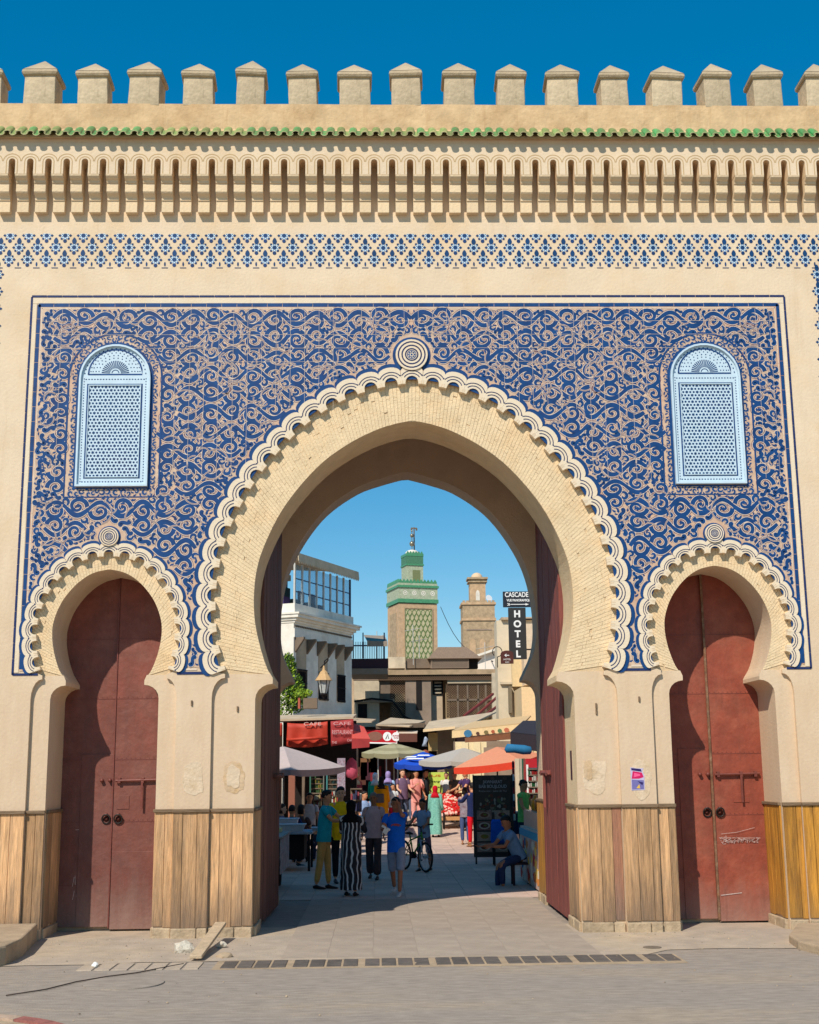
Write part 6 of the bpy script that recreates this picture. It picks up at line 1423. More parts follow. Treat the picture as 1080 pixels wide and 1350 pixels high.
b = MB(); b.box(0.05, 0.2, 1.02, 0.5, 3.2, 1.32); b.build('glass_case', simple('case_glass', 200, 185, 165, 0.2), st)
for k in range(5):
    b = MB(); b.lathe([(0.10, 0), (0.11, 0.03), (0.11, 0.2), (0.07, 0.24), (0.07, 0.28)], (0, 0, 0), 12); o = b.build('jar', simple('orange_jar_%d' % (k % 2), *[(225, 145, 30), (170, 95, 30)][k % 2], 0.3), loc=(2.24+0.25, 4.75+0.5+k*0.55, 1.32), smooth=True)
    tag(o, '%s orange jar on the stall by the passage' % ['nearest bright', 'second, brown', 'third, bright', 'fourth, brown', 'farthest bright'][k], 'jar', 'jars on the food stall')
ct = empty('blue_counter', 'blue counter with stall goods beside the menu board', 'counter'); quadbox(674, 1073, 697, 1100, 13.5, 0.6, simple('counter_blue', 40, 55, 95), 'cabinet', ct); quadbox(674, 1070.5, 699, 1073, 13.4, 0.8, simple('counter_top', 120, 130, 150), 'top', ct)
v = A(676, 1055, 13.6); 
for k in range(9):
    b = MB(); b.lathe([(0.03, 0), (0.03, 0.12), (0.012, 0.16)], (0, 0, 0), 7); o = b.build('hanging_packet', simple('packet_%d' % (k % 3), *[(215, 215, 220), (170, 40, 50), (40, 40, 60)][k % 3]), loc=(v.x, 13.3, v.z-0.45+k*0.15)); tag(o, 'small packet on the strip beside the menu board, %s from the top' % ['ninth', 'eighth', 'seventh', 'sixth', 'fifth', 'fourth', 'third', 'second', 'first'][k], 'packet', 'packets hanging in a strip')
# left: table with white trays, cart with printed cloth
Y = 10.8; p, q = at(369, 1098, Y=Y), at(412, 1098, Y=Y); ztb = at(390, 1097, Y=Y).z
tb = empty('market_table', 'dark table with pale top left of the talking group', 'table', loc=(p.x-0.3, Y, 0)); w_ = q.x-p.x+0.3
b = MB(); b.box(0, 0, ztb-0.05, w_, 1.3, ztb); b.build('tabletop', simple('pale_top', 165, 170, 180, 0.6), tb, bevel=0.01); b = MB(); b.box(0.05, 0.12, 0.25, w_-0.18, 1.2, ztb-0.051); b.build('dark_skirt', C['dark'], tb)
for x in (0.05, w_-0.1):
    for y in (0.05, 1.2): b = MB(); b.box(x, y, 0, x+0.05, y+0.05, ztb-0.051); b.build('leg', C['dark'], tb)
for k, (dx, dy, wx, hh, c) in enumerate(((0.05, 0.1, 0.72, 0.14, (195, 200, 205)), (0.08, 0.7, 0.5, 0.24, (205, 205, 210)), (0.9, 0.5, 0.3, 0.05, (190, 195, 200)))):
    b = MB(); b.taper((wx/2, 0.2), wx/2*0.85, 0.17, 0, wx/2, 0.2, hh); b.box(-0.02, -0.02, hh, wx+0.02, 0.42, hh+0.02); o = b.build('plastic_tub', simple('tub_%d' % k, *c, 0.5), loc=(p.x-0.25+dx, Y+dy, ztb+0.001), bevel=0.008); tag(o, ['wide white plastic tub at the front of the market table', 'deeper white plastic tub at the back of the market table', 'flat pale tray at the right end of the market table'][k], 'tub')
kt = empty('vendor_cart', 'vendor cart with printed cloth side and pale goods, by the left jamb', 'cart', loc=(-3.2, 5.6, 0))
b = MB(); b.box(0, 0, 0.55, 1.0, 2.2, 0.95); b.build('body', simple('cart_dark', 60, 55, 55), kt); b = MB(); b.box(1.001, 0.05, 0.35, 1.02, 2.1, 0.93); b.build('printed_cloth', mat('cart_print', (0.42, 0.38, 0.38), 0.8, 0.4, 9, stain=(0.35, 0.1, 0.12), samt=0.8, sscale=5), kt)
for y in (0.25, 1.9): b = MB(); b.tube([(0.85, y+0.2*math.cos(a), 0.21+0.2*math.sin(a)) for a in np.linspace(0, 2*math.pi, 16)], 0.035, 6, caps=False); b.build('wheel', C['dark'], kt)
b = MB(); b.box(-0.02, -0.02, 0.95, 1.04, 2.22, 0.98); b.build('top', simple('cart_top', 150, 150, 145), kt)
for k, (x, y, c, hh) in enumerate(((0.5, 0.5, (110, 150, 185), 0.12), (0.55, 1.2, (200, 190, 170), 0.10), (0.6, 1.75, (205, 195, 140), 0.08))):
    b = MB(); b.box(-0.22, -0.2, 0, 0.3, 0.2, hh); o = b.build('goods_box', simple('gb_%d' % k, *c), loc=(-3.2+x, 5.6+y, 0.981), bevel=0.01); tag(o, ['light blue box nearest on the vendor cart', 'cream box in the middle of the vendor cart', 'yellowish box farthest on the vendor cart'][k], 'box')
# ------------------------------------------------------------------ people
SK = [simple('skin_tan', 205, 145, 108, 0.6, 0.06), simple('skin_brown', 175, 112, 80, 0.6, 0.06), simple('skin_light', 225, 170, 138, 0.6, 0.06)]
HAIR = simple('black_hair', 26, 20, 18, 0.6, 0.3); GREY = simple('grey_hair', 120, 112, 105, 0.8, 0.2); BRN = simple('brown_hair', 60, 38, 26, 0.7, 0.2)
def cl(name, r, g, b, **k): return simple('cloth_'+name, r, g, b, 0.85, 0.14, scale=k.pop('scale', 14.0), bump=0.25, bscale=30, spec=0.15, **k)
def skin_obj(name, verts, edges, rad, mt, parent, sub=1, root=0):
    me = bpy.data.meshes.new(name); me.from_pydata([tuple(v) for v in verts], edges, []); me.update()
    o = bpy.data.objects.new(name, me); COL.objects.link(o)
    sm = o.modifiers.new('skin', 'SKIN'); sm.use_smooth_shade = True; sm.branch_smoothing = 0.6
    for i, r_ in enumerate(rad): me.skin_vertices[0].data[i].radius = r_ if isinstance(r_, tuple) else (r_, r_)
    me.skin_vertices[0].data[root].use_root = True
    o.modifiers.new('sub', 'SUBSURF').levels = sub; o.modifiers['sub'].render_levels = sub
    dg = bpy.context.evaluated_depsgraph_get(); m2 = bpy.data.meshes.new_from_object(o.evaluated_get(dg)); m2.name = name
    bpy.data.objects.remove(o); m2.materials.clear(); m2.materials.append(mt)
    return m2
def loft(b, rings, seg=16, mi=0, caps=(True, True), fold=0.0, nf=7, ph=0.0):
    """rings: (centre, right axis, front axis, a, b)"""
    k = len(b.v); n = len(rings)
    for i, (c, ax, fr, ra, rb) in enumerate(rings):
        for j in range(seg):
            a = 2*math.pi*j/seg; q = 1+fold*(i/(n-1))*math.sin(nf*a+ph+i*0.35)
            b.v.append(tuple(Vector(c)+Vector(ax)*(ra*q*math.cos(a))+Vector(fr)*(rb*q*math.sin(a))))
    for i in range(n-1):
        for j in range(seg): q = (j+1) % seg; b.f.append((k+i*seg+j, k+i*seg+q, k+(i+1)*seg+q, k+(i+1)*seg+j)); b.m.append(mi)
    if caps[0]: b.f.append(tuple(k+j for j in reversed(range(seg)))); b.m.append(mi)
    if caps[1]: b.f.append(tuple(k+(n-1)*seg+j for j in range(seg))); b.m.append(mi)
def wrinkle(o, amp, sc=9.0):
    for v in o.data.vertices:
        p = v.co*sc; v.co += Vector((noise.noise(p), noise.noise(p+Vector((7, 0, 0))), 0))*amp
def person(label, loc, face, H=1.74, skin=0, hair='short', hairm=None, top=None, bottom=None, shoe=None, aL=(5, 8, 15), aR=(5, 8, 15), lL=(0, 0), lR=(0, 0), lean=0, head=(0, 0), sleeve=0.55, hem='trousers', dress=None, scarf=None, seat=None, widen=1.0, girth=1.0, group=None, extra=None, toplen=0.0):
    """face: degrees, 0 looks at the camera (-y), 90 looks to +x. limbs: arm (forward, outward, elbow); leg (forward, knee)"""
    s = H/1.75; t = empty('person', label, 'person', loc=loc, rotz=R(face), group=group)
    F = Vector((0, -1, 0)); X = Vector((1, 0, 0)); U = Vector((0, 0, 1))
    def rot(v, ax, d): return Matrix.Rotation(R(d), 3, ax) @ v
    pel = Vector((0, 0, 0.93*s))
    L = {}
    up_ = (rot(U, 'X', lean)).normalized()           # lean forward tips towards -y
    sp = lambda h: pel+up_*(h*s)
    fr = (rot(F, 'X', lean)); feet = []
    for sg, (sw, kn) in ((1, lL), (-1, lR)):
        hip = pel+X*(0.088*s*sg)+U*(-0.03*s)
        dn = rot(-U, 'X', -sw)                        # forward swing
        k_ = hip+dn*0.43*s+X*(0.01*sg); sh = rot(-U, 'X', -(sw-kn)); an = k_+sh*0.42*s; L[sg] = (hip, k_, an, sh)
        toe = rot(F, 'X', (sw-kn)*0.35 if sw-kn < 0 else 0)
        feet.append(an.z-0.075*s)
    dz = -min(feet) if seat is None else seat-pel.z
    def sh_(v): return v+U*dz
    A_ = {}
    for sg, (fw_, ow, el) in ((1, aL), (-1, aR)):
        s0 = sp(0.50)+X*(0.175*s*sg*widen)
        d0 = rot(rot(-U, 'X', -fw_), 'Y', -ow*sg); e0 = s0+d0*0.29*s
        d1 = rot(rot(-U, 'X', -(fw_+el)), 'Y', -(ow*0.4 if el < 60 else -ow*0.2)*sg if el < 100 else ow*sg*0.0)
        if el > 60: d1 = (d1+X*(-sg*0.35)).normalized()
        w0 = e0+d1*0.25*s; A_[sg] = (s0, e0, w0, d1)
    nk = sp(0.535); hc = sp(0.535)+U*0.175*s+fr*0.015*s
    # body: one skinned figure
    V = [pel, sp(0.18), sp(0.38), sp(0.48), nk+U*0.03*s]; E_ = [(0, 1), (1, 2), (2, 3), (3, 4)]; Rr = [(0.125*s, 0.105*s), (0.105*s, 0.09*s), (0.12*s, 0.095*s), (0.085*s, 0.07*s), 0.052*s]
    for sg in (1, -1):
        hip, k_, an, shd = L[sg]; i = len(V); V += [hip, hip.lerp(k_, 0.5), k_, k_.lerp(an, 0.35), an]; Rr += [0.085*s, 0.075*s, 0.055*s, 0.052*s, 0.036*s]; E_ += [(0, i), (i, i+1), (i+1, i+2), (i+2, i+3), (i+3, i+4)]
        s0, e0, w0, d1 = A_[sg]; i = len(V); V += [s0, s0.lerp(e0, 0.5), e0, e0.lerp(w0, 0.3), w0]; Rr += [0.055*s, 0.046*s, 0.038*s, 0.037*s, 0.026*s]; E_ += [(3, i), (i, i+1), (i+1, i+2), (i+2, i+3), (i+3, i+4)]
    me = skin_obj('body', [sh_(v) for v in V], E_, Rr, SK[skin], t, 1)
    # head, ears, nose, hands and feet grown into the same mesh
    b = MB(); hy, ht = head; Rm = Matrix.Rotation(R(hy), 3, 'Z') @ Matrix.Rotation(R(ht), 3, 'X'); hx, hf, hu = Rm @ X, Rm @ F, Rm @ U
    H0 = sh_(hc); P = lambda x, f, z: H0+hx*(x*s)+hf*(f*s)+hu*(z*s)
    prof = [(-0.125, 0.045, 0.050, -0.015), (-0.105, 0.050, 0.066, 0.012), (-0.075, 0.062, 0.082, 0.012), (-0.03, 0.073, 0.092, 0.004), (0.02, 0.078, 0.097, 0.0), (0.06, 0.074, 0.094, -0.004), (0.095, 0.055, 0.072, -0.008), (0.115, 0.025, 0.034, -0.01)]
    loft(b, [(P(0, f0, z), hx, hf, ra*s, rb*s) for z, ra, rb, f0 in prof], 14)
    b.tube([sh_(nk)-U*0.03*s, sh_(nk)+U*0.05*s, P(0, -0.01, -0.09)], [0.058*s, 0.054*s, 0.052*s], 10)
    b.add([P(-0.016, 0.094, -0.035), P(0.016, 0.094, -0.035), P(0, 0.122, -0.03), P(0, 0.094, 0.02)], [(0, 1, 2), (1, 3, 2), (3, 0, 2), (0, 3, 1)])
    for sg in (1, -1): b.tube([P(sg*0.076, -0.005, -0.03), P(sg*0.086, -0.012, 0.0), P(sg*0.080, -0.01, 0.025)], [(0.008*s, 0.014*s), (0.012*s, 0.022*s), (0.006*s, 0.012*s)], 6)
    for sg in (1, -1):
        s0, e0, w0, d1 = A_[sg]; w_ = sh_(w0); side = (F-d1*F.dot(d1)); side = side.normalized() if side.length > 0.2 else X; pn = d1.cross(side).normalized()
        b.tube([w_-d1*0.02*s, w_+d1*0.03*s, w_+d1*0.085*s], [(0.024*s, 0.020*s), (0.038*s, 0.017*s), (0.040*s, 0.014*s)], 8, flat=side)
        for q, (of, ln) in enumerate(((-0.028, 0.060), (-0.010, 0.070), (0.009, 0.066), (0.026, 0.052))):
            p0 = w_+d1*0.078*s+side*(of*s); p1 = p0+d1*ln*0.5*s+pn*(0.010*s*-sg); p2 = p0+d1*ln*0.95*s+pn*(0.028*s*-sg); b.tube([p0, p1, p2], [0.0095*s, 0.0085*s, 0.006*s], 5)
        p0 = w_+d1*0.02*s+side*0.028*s; b.tube([p0, p0+d1*0.03*s+side*0.026*s, p0+d1*0.06*s+side*0.03*s], [0.012*s, 0.010*s, 0.007*s], 5)
    bm = bmesh.new(); bm.from_mesh(me); bmh = b.mesh('x', SK[skin], True); bm.from_mesh(bmh); bm.to_mesh(me); bm.free(); bpy.data.meshes.remove(bmh)
    me.polygons.foreach_set('use_smooth', [True]*len(me.polygons)); o = bpy.data.objects.new('body', me); COL.objects.link(o); o.parent = t
    g = MB()
    for sg in (1, -1):
        g.disc(0, 0, 0, 0, 3) if False else None
        c = P(sg*0.030, 0.090, 0.008); k = len(g.v); g.v += [tuple(c+hx*(0.013*s*math.cos(a))+hu*(0.007*s*math.sin(a))+hf*0.006*s) for a in np.linspace(0, 2*math.pi, 6, endpoint=False)]; g.f.append(tuple(range(k, k+6))); g.m.append(0)
        c = P(sg*0.030, 0.094, 0.030); k = len(g.v); g.v += [tuple(c+hx*(q*s)+hu*(w*s)) for q, w in ((-0.018, -0.003), (0.018, -0.003), (0.016, 0.004), (-0.016, 0.005))]; g.f.append((k, k+1, k+2, k+3)); g.m.append(0)
    if not (scarf and abs((face+hy+180) % 360-180) > 120): g.build('eyes', HAIR, t)
    g = MB(); c = P(0, 0.090, -0.070); k = len(g.v); g.v += [tuple(c+hx*(0.024*s*math.cos(a))+hu*(0.007*s*math.sin(a))+hf*0.002*s) for a in np.linspace(0, 2*math.pi, 8, endpoint=False)]; g.f.append(tuple(range(k, k+8))); g.m.append(0); g.build('mouth', simple('lips', 150, 78, 70), t)
    # hair or scarf
    if scarf:
        b = MB(); rr = [(-0.13, 0.070, 0.085, -0.01), (-0.09, 0.082, 0.092, -0.015), (-0.03, 0.092, 0.100, -0.02), (0.03, 0.096, 0.108, -0.014), (0.08, 0.088, 0.102, -0.01), (0.115, 0.062, 0.075, -0.01), (0.135, 0.02, 0.025, -0.01)]
        loft(b, [(P(0, f0, z), hx, hf, ra*s, rb*s) for z, ra, rb, f0 in rr], 16)
        loft(b, [(sh_(sp(0.42)), X, fr, 0.185*s, 0.135*s), (sh_(sp(0.52)), X, fr, 0.15*s, 0.115*s), (sh_(sp(0.58)), X, fr, 0.088*s, 0.092*s), (P(0, -0.01, -0.09), hx, hf, 0.082*s, 0.09*s)], 16, fold=-0.03)
        # open at the face: push the front in and lay the face over it
        o = b.build('headscarf', scarf, t, smooth=True); wrinkle(o, 0.006)
        b = MB(); loft(b, [(P(0, 0.064, z), hx, hf, ra*s, 0.036*s) for z, ra in ((-0.095, 0.03), (-0.07, 0.046), (-0.02, 0.056), (0.03, 0.056), (0.055, 0.045))], 12)
        b.add([P(-0.016, 0.094, -0.035), P(0.016, 0.094, -0.035), P(0, 0.124, -0.03), P(0, 0.094, 0.02)], [(0, 1, 2), (1, 3, 2), (3, 0, 2)]); b.build('face', SK[skin], t, smooth=True)
    elif hair != 'bald':
        b = MB(); lo = -0.02 if hair == 'short' else -0.10
        rings = []
        for z, ra, rb, f0 in ((lo, 0.080, 0.070, -0.036), (0.02, 0.084, 0.086, -0.024), (0.055, 0.082, 0.094, -0.010), (0.085, 0.075, 0.094, -0.006), (0.11, 0.058, 0.075, -0.008), (0.13, 0.022, 0.03, -0.01)): rings.append((P(0, f0, z), hx, hf, ra*s, rb*s))
        loft(b, rings, 14); o = b.build('hair', hairm or HAIR, t, smooth=True); wrinkle(o, 0.012, 22)
    # clothes
    if dress is None:
        b = MB(); hemz = -0.10-toplen
        rr = [(hemz, 0.172*girth, 0.128*girth), (0.0, 0.170*girth, 0.125*girth), (0.13, 0.160*girth, 0.120*girth), (0.28, 0.172*girth, 0.126*girth), (0.40, 0.186*widen, 0.122), (0.475, 0.178*widen, 0.105), (0.525, 0.115, 0.080), (0.555, 0.066, 0.064)]
        loft(b, [(sh_(sp(h) if h >= 0 or seat is None else sp(0)+rot(up_, 'X', 0)*h*s*0.3), X, fr, a*s, q*s) for h, a, q in rr], 18, caps=(False, False))
        for sg in (1, -1):
            s0, e0, w0, d1 = A_[sg]; end = s0.lerp(e0, min(1, sleeve/0.55*0.62)) if sleeve <= 0.6 else e0
            pts = [s0-X*sg*0.05*s-U*0.01, s0, s0.lerp(end, 0.6), end]; rd = [0.060*s, 0.068*s, 0.064*s, 0.062*s]
            if sleeve > 0.6: pts += [e0.lerp(w0, 0.5), e0.lerp(w0, 0.95)]; rd += [0.050*s, 0.042*s]
            b.tube([sh_(p) for p in pts], rd, 12, caps=True)
        o = b.build('top', top, t, smooth=True); wrinkle(o, 0.010); sd = o.modifiers.new('sub', 'SUBSURF'); sd.levels = 1; sd.render_levels = 1
        b = MB()
        if seat is None: loft(b, [(sh_(sp(0.06)), X, fr, 0.158*s*girth, 0.115*s*girth), (sh_(pel), X, F, 0.165*s*girth, 0.122*s*girth), (sh_(pel-U*0.09*s), X, F, 0.160*s, 0.118*s)], 16)
        else: loft(b, [(sh_(sp(0.06)), X, fr, 0.158*s*girth, 0.115*s*girth), (sh_(pel), X, F, 0.165*s*girth, 0.14*s*girth), (sh_(pel-U*0.07*s), X, F, 0.160*s, 0.14*s)], 16)
        for sg in (1, -1):
            hip, k_, an, shd = L[sg]
            if hem == 'shorts': pts = [hip+U*0.02*s, hip.lerp(k_, 0.5), k_+ (k_-hip)*0.03, k_.lerp(an, 0.12)]; rd = [0.095*s, 0.088*s, 0.080*s, 0.084*s]
            elif hem == 'wide': pts = [hip+U*0.02*s, hip.lerp(k_, 0.5), k_, k_.lerp(an, 0.5), k_.lerp(an, 1.0)]; rd = [0.096*s, 0.092*s, 0.078*s, 0.082*s, 0.095*s]
            else: pts = [hip+U*0.02*s, hip.lerp(k_, 0.5), k_, k_.lerp(an, 0.5), k_.lerp(an, 0.97)]; rd = [0.096*s, 0.085*s, 0.068*s, 0.060*s, 0.056*s]
            b.tube([sh_(p) for p in pts], rd, 12)
        o = b.build('trousers' if hem != 'shorts' else 'shorts', bottom, t, smooth=True); wrinkle(o, 0.012, 7); sd = o.modifiers.new('sub', 'SUBSURF'); sd.levels = 1; sd.render_levels = 1
    else:
        mt, botr, zh = dress; b = MB()
        rr = [(0.555, 0.066, 0.064), (0.525, 0.12, 0.082), (0.475, 0.182, 0.112), (0.38, 0.190, 0.130), (0.2, 0.185*girth, 0.145*girth), (0.0, 0.205*girth, 0.165*girth)]
        rings = [(sh_(sp(h)), X, fr, a*s, q*s) for h, a, q in rr]
        for f in (0.25, 0.5, 0.75, 1.0): rings.append((sh_(pel)*(1-f)+Vector((0, 0.01, zh))*f, X, F, (0.205*girth*(1-f)+botr*f)*s, (0.165*girth*(1-f)+botr*0.85*f)*s))
        loft(b, rings, 30, caps=(False, False), fold=0.075, nf=6)
        for sg in (1, -1):
            s0, e0, w0, d1 = A_[sg]; b.tube([sh_(p) for p in (s0-X*sg*0.05*s, s0, s0.lerp(e0, 0.6), e0, e0.lerp(w0, 0.5), e0.lerp(w0, 0.97))], [0.062*s, 0.070*s, 0.066*s, 0.062*s, 0.060*s, 0.068*s], 12)
        o = b.build('dress', mt, t, smooth=True); wrinkle(o, 0.014, 6)
        uv = o.data.uv_layers.new(name='round')
    # shoes
    for sg in (1, -1):
        hip, k_, an, shd = L[sg]; A1 = sh_(an); fz = A1.z-0.075*s; tip = F*0.17*s
        b = MB(); b.tube([A1-F*0.055*s-U*0.045*s, A1-U*0.035*s, A1+F*0.07*s-U*0.05*s, A1+F*0.15*s-U*0.058*s, A1+F*0.185*s-U*0.062*s], [(0.030*s, 0.028*s), (0.038*s, 0.040*s), (0.042*s, 0.026*s), (0.040*s, 0.018*s), (0.022*s, 0.012*s)], 10, flat=(1, 0, 0))
        b.box(-0.042*s, 0, -0.078*s, 0.042*s, 0.0001, -0.066*s)
        b.v = b.v[:-8]; b.f = b.f[:-6]; b.m = b.m[:-6]
        b.build('shoe', shoe or HAIR, t, smooth=True)
    if extra: extra(t, s, P, A_, sh_, sp)
    return t, P, A_, sh_
def stripes():
    mt = bpy.data.materials.new('striped_cloth'); mt.use_nodes = True; n = mt.node_tree.nodes; l = mt.node_tree.links; b = n['Principled BSDF']; b.inputs['Roughness'].default_value = 0.85
    tc = n.new('ShaderNodeTexCoord'); no = n.new('ShaderNodeTexNoise'); no.inputs['Scale'].default_value = 3.0; l.new(tc.outputs['Object'], no.inputs['Vector'])
    sx = n.new('ShaderNodeSeparateXYZ'); l.new(tc.outputs['Object'], sx.inputs[0]); at2 = n.new('ShaderNodeMath'); at2.operation = 'ARCTAN2'; l.new(sx.outputs[0], at2.inputs[0]); l.new(sx.outputs[1], at2.inputs[1])
    mu = n.new('ShaderNodeMath'); mu.operation = 'MULTIPLY'; mu.inputs[1].default_value = 11.0; l.new(at2.outputs[0], mu.inputs[0])
    m2 = n.new('ShaderNodeMath'); m2.operation = 'MULTIPLY_ADD'; m2.inputs[1].default_value = 13.0; l.new(no.outputs['Fac'], m2.inputs[0]); l.new(mu.outputs[0], m2.inputs[2])
    si = n.new('ShaderNodeMath'); si.operation = 'SINE'; l.new(m2.outputs[0], si.inputs[0]); gt = n.new('ShaderNodeMath'); gt.operation = 'GREATER_THAN'; gt.inputs[1].default_value = 0.62; l.new(si.outputs[0], gt.inputs[0])
    mx = n.new('ShaderNodeMix'); mx.data_type = 'RGBA'; mx.inputs[6].default_value = (0.012, 0.013, 0.02, 1); mx.inputs[7].default_value = (0.62, 0.62, 0.62, 1); l.new(gt.outputs[0], mx.inputs[0]); l.new(mx.outputs[2], b.inputs['Base Color']); return mt
def on(px, py): v = at(px, py, Z=0); return (v.x, v.y, 0.013)
def onY(px, Y): v = at(px, 1060, Y=Y); return (v.x, Y, gz(Y)+0.013)
dk = simple('black_shoe', 28, 24, 24, 0.5); ws = simple('white_shoe', 205, 200, 195, 0.6); sn = simple('sandal', 150, 105, 70, 0.7)
person('man in a teal t-shirt and mustard trousers talking at the left', on(427, 1173), 75, 1.70, 0, 'short', None, cl('teal', 35, 165, 180), cl('mustard', 205, 160, 92), dk, aL=(50, 10, 55), aR=(40, 12, 50), lL=(6, 4), lR=(-5, 6), lean=4, head=(10, 4), girth=1.08)
person('smiling man in a bright yellow t-shirt facing the talking group', on(449, 1165), 12, 1.74, 2, 'short', None, cl('yellow', 250, 205, 30), cl('blackj', 30, 30, 38), dk, aL=(35, 8, 80), aR=(5, 8, 20), head=(-8, 6), toplen=0.06)
person('woman in a black headscarf and black-and-white striped dress seen from behind', on(463, 1182), 165, 1.54, 2, top=None, dress=(stripes(), 0.205, 0.10), scarf=cl('blackscarf', 14, 14, 17), shoe=dk, aL=(25, 8, 70), aR=(35, 10, 80), lL=(3, 3), lR=(-3, 3), girth=0.98)
person('older man in a grey-mauve polo shirt and dark wide trousers walking forward', on(493, 1160), -8, 1.63, 1, 'short', GREY, cl('mauvepolo', 195, 165, 170), cl('darktrouser', 75, 62, 66), dk, aL=(8, 8, 12), aR=(-8, 10, 15), lL=(16, 12), lR=(-10, 8), hem='wide', girth=1.10, head=(0, 6))
def paper(t, s, P, A_, sh_, sp):
    w = sh_(A_[-1][2])+A_[-1][3]*0.09; b = MB(); b.box(-0.06, -0.03, -0.015, 0.09, 0.03, 0.015); b.box(0.0, -0.05, -0.09, 0.08, -0.02, 0.0); o = b.build('folded_paper', simple('white_paper', 235, 232, 225), None)
    o.matrix_world = Matrix.Translation(t.location) @ Matrix.Rotation(t.rotation_euler.z, 4, 'Z') @ Matrix.Translation(w) @ Matrix.Rotation(0.5, 4, 'Y'); tag(o, "crumpled white paper in the hand of the boy in blue", 'paper')
    b = MB(); c = sh_(sp(0.33)); k = 0
    for a0, a1, r_ in ((0.4, 2.7, 0.085), (0.5, 2.2, 0.055)): b.ribbon([(c.x+0.02+r_*math.cos(a)*1.1, c.z-0.03+r_*math.sin(a)*0.6) for a in np.linspace(a0, a1, 8)], 0.018, c.y-0.135)
    b.build('shirt_print', simple('print_red', 165, 70, 70), t)
person('boy in a blue t-shirt and grey-blue shorts walking with one arm behind his head', on(523, 1181), -10, 1.63, 1, 'short', None, cl('royal', 25, 105, 215), cl('greyblue', 140, 150, 172), ws, aL=(95, 55, 118), aR=(28, 14, 72), lL=(22, 6), lR=(-18, 14), hem='shorts', head=(8, 6), extra=paper, toplen=0.05)
person('boy in a faded blue t-shirt and dark shorts leaning on a bicycle', on(560, 1149), -28, 1.46, 1, 'short', None, cl('fadeblue', 150, 170, 200), cl('plumshort', 112, 92, 118), dk, aL=(30, 10, 40), aR=(34, 14, 25), lL=(-6, 6), lR=(10, 6), hem='shorts', lean=8, head=(-10, 8), toplen=0.03)
# the bicycle
x0, y0, _ = on(547, 1150); bk = empty('bicycle', 'black and green childs bicycle held by the boy in faded blue', 'bicycle', loc=(x0, y0+0.15, 0.016), rotz=R(-64))
blackp = simple('tyre_black', 22, 22, 24, 0.8); silv = simple('rim_silver', 170, 172, 178, 0.35, metal=0.6); grn = simple('frame_green', 55, 130, 45, 0.4)
for k, wx in enumerate((-0.46, 0.50)):
    w = empty('wheel', parent=bk, loc=(wx, 0, 0.305)); b = MB(); b.tube([(0.285*math.cos(a), 0, 0.285*math.sin(a)) for a in np.linspace(0, 2*math.pi, 33)], 0.022, 7, caps=False); b.build('tyre', blackp, w, smooth=True)
    b = MB(); b.tube([(0.258*math.cos(a), 0, 0.258*math.sin(a)) for a in np.linspace(0, 2*math.pi, 33)], 0.011, 6, caps=False)
    b.build('rim', silv, w, smooth=True); b = MB()
    for q in range(16): a = q*math.pi/8; b.tube([(0, 0, 0), (0.258*math.cos(a), 0, 0.258*math.sin(a))], 0.0025, 4)
    b.tube([(0, -0.05, 0), (0, 0.05, 0)], 0.022, 8); b.build('spokes', silv, w)
hd, bb, st_, ra, fa = (0.33, 0, 0.78), (-0.06, 0, 0.32), (-0.20, 0, 0.72), (-0.46, 0, 0.305), (0.50, 0, 0.305)
b = MB(); b.tube([(0.36, 0, 0.66), bb], 0.02, 8); b.tube([(0.34, 0, 0.74), (-0.17, 0, 0.62)], 0.018, 8); b.tube([st_, bb], 0.017, 8); b.tube([(0.32, 0, 0.80), (0.37, 0, 0.62)], 0.022, 8)
for q in (-0.05, 0.05): b.tube([(-0.17, q*0.3, 0.62), (ra[0], q, ra[2])], 0.010, 6); b.tube([(bb[0], q*0.5, bb[2]), (ra[0], q, ra[2])], 0.010, 6)
b.build('frame', grn, bk, smooth=True)
b = MB()
for q in (-0.055, 0.055): b.tube([(0.37, q, 0.63), (0.43, q, 0.48), (0.50, q, 0.305)], [0.017, 0.016, 0.010], 7)
b.tube([(0.37, -0.06, 0.63), (0.37, 0.06, 0.63)], 0.02, 7); b.build('fork', silv, bk, smooth=True)
b = MB(); b.tube([(0.32, 0, 0.80), (0.30, 0, 0.90)], 0.014, 7); b.tube([(0.26, -0.30, 0.95), (0.27, -0.12, 0.94), (0.30, 0, 0.90), (0.27, 0.12, 0.94), (0.26, 0.30, 0.95)], 0.012, 7); b.build('handlebar', blackp, bk, smooth=True)
for q in (-1, 1): b = MB(); b.tube([(0.26, q*0.20, 0.95), (0.26, q*0.31, 0.95)], 0.018, 7); b.build('grip', blackp, bk)
b = MB(); b.tube([(-0.34, 0, 0.76), (-0.24, 0, 0.765), (-0.08, 0, 0.75)], [(0.075, 0.02), (0.06, 0.03), (0.02, 0.015)], 8, flat=(0, 1, 0)); b.tube([st_, (-0.21, 0, 0.75)], 0.014, 6); b.build('saddle', blackp, bk, smooth=True)
b = MB(); b.tube([(bb[0], -0.05, bb[2]), (bb[0], 0.05, bb[2])], 0.07, 12); b.tube([(bb[0], 0.06, bb[2]), (bb[0]+0.12, 0.07, bb[2]-0.10)], 0.009, 6); b.tube([(bb[0], -0.06, bb[2]), (bb[0]-0.12, -0.07, bb[2]+0.10)], 0.009, 6); b.box(bb[0]+0.08, 0.07, bb[2]-0.115, bb[0]+0.16, 0.14, bb[2]-0.09); b.box(bb[0]-0.16, -0.14, bb[2]+0.09, bb[0]-0.08, -0.07, bb[2]+0.115); b.build('crankset', blackp, bk)
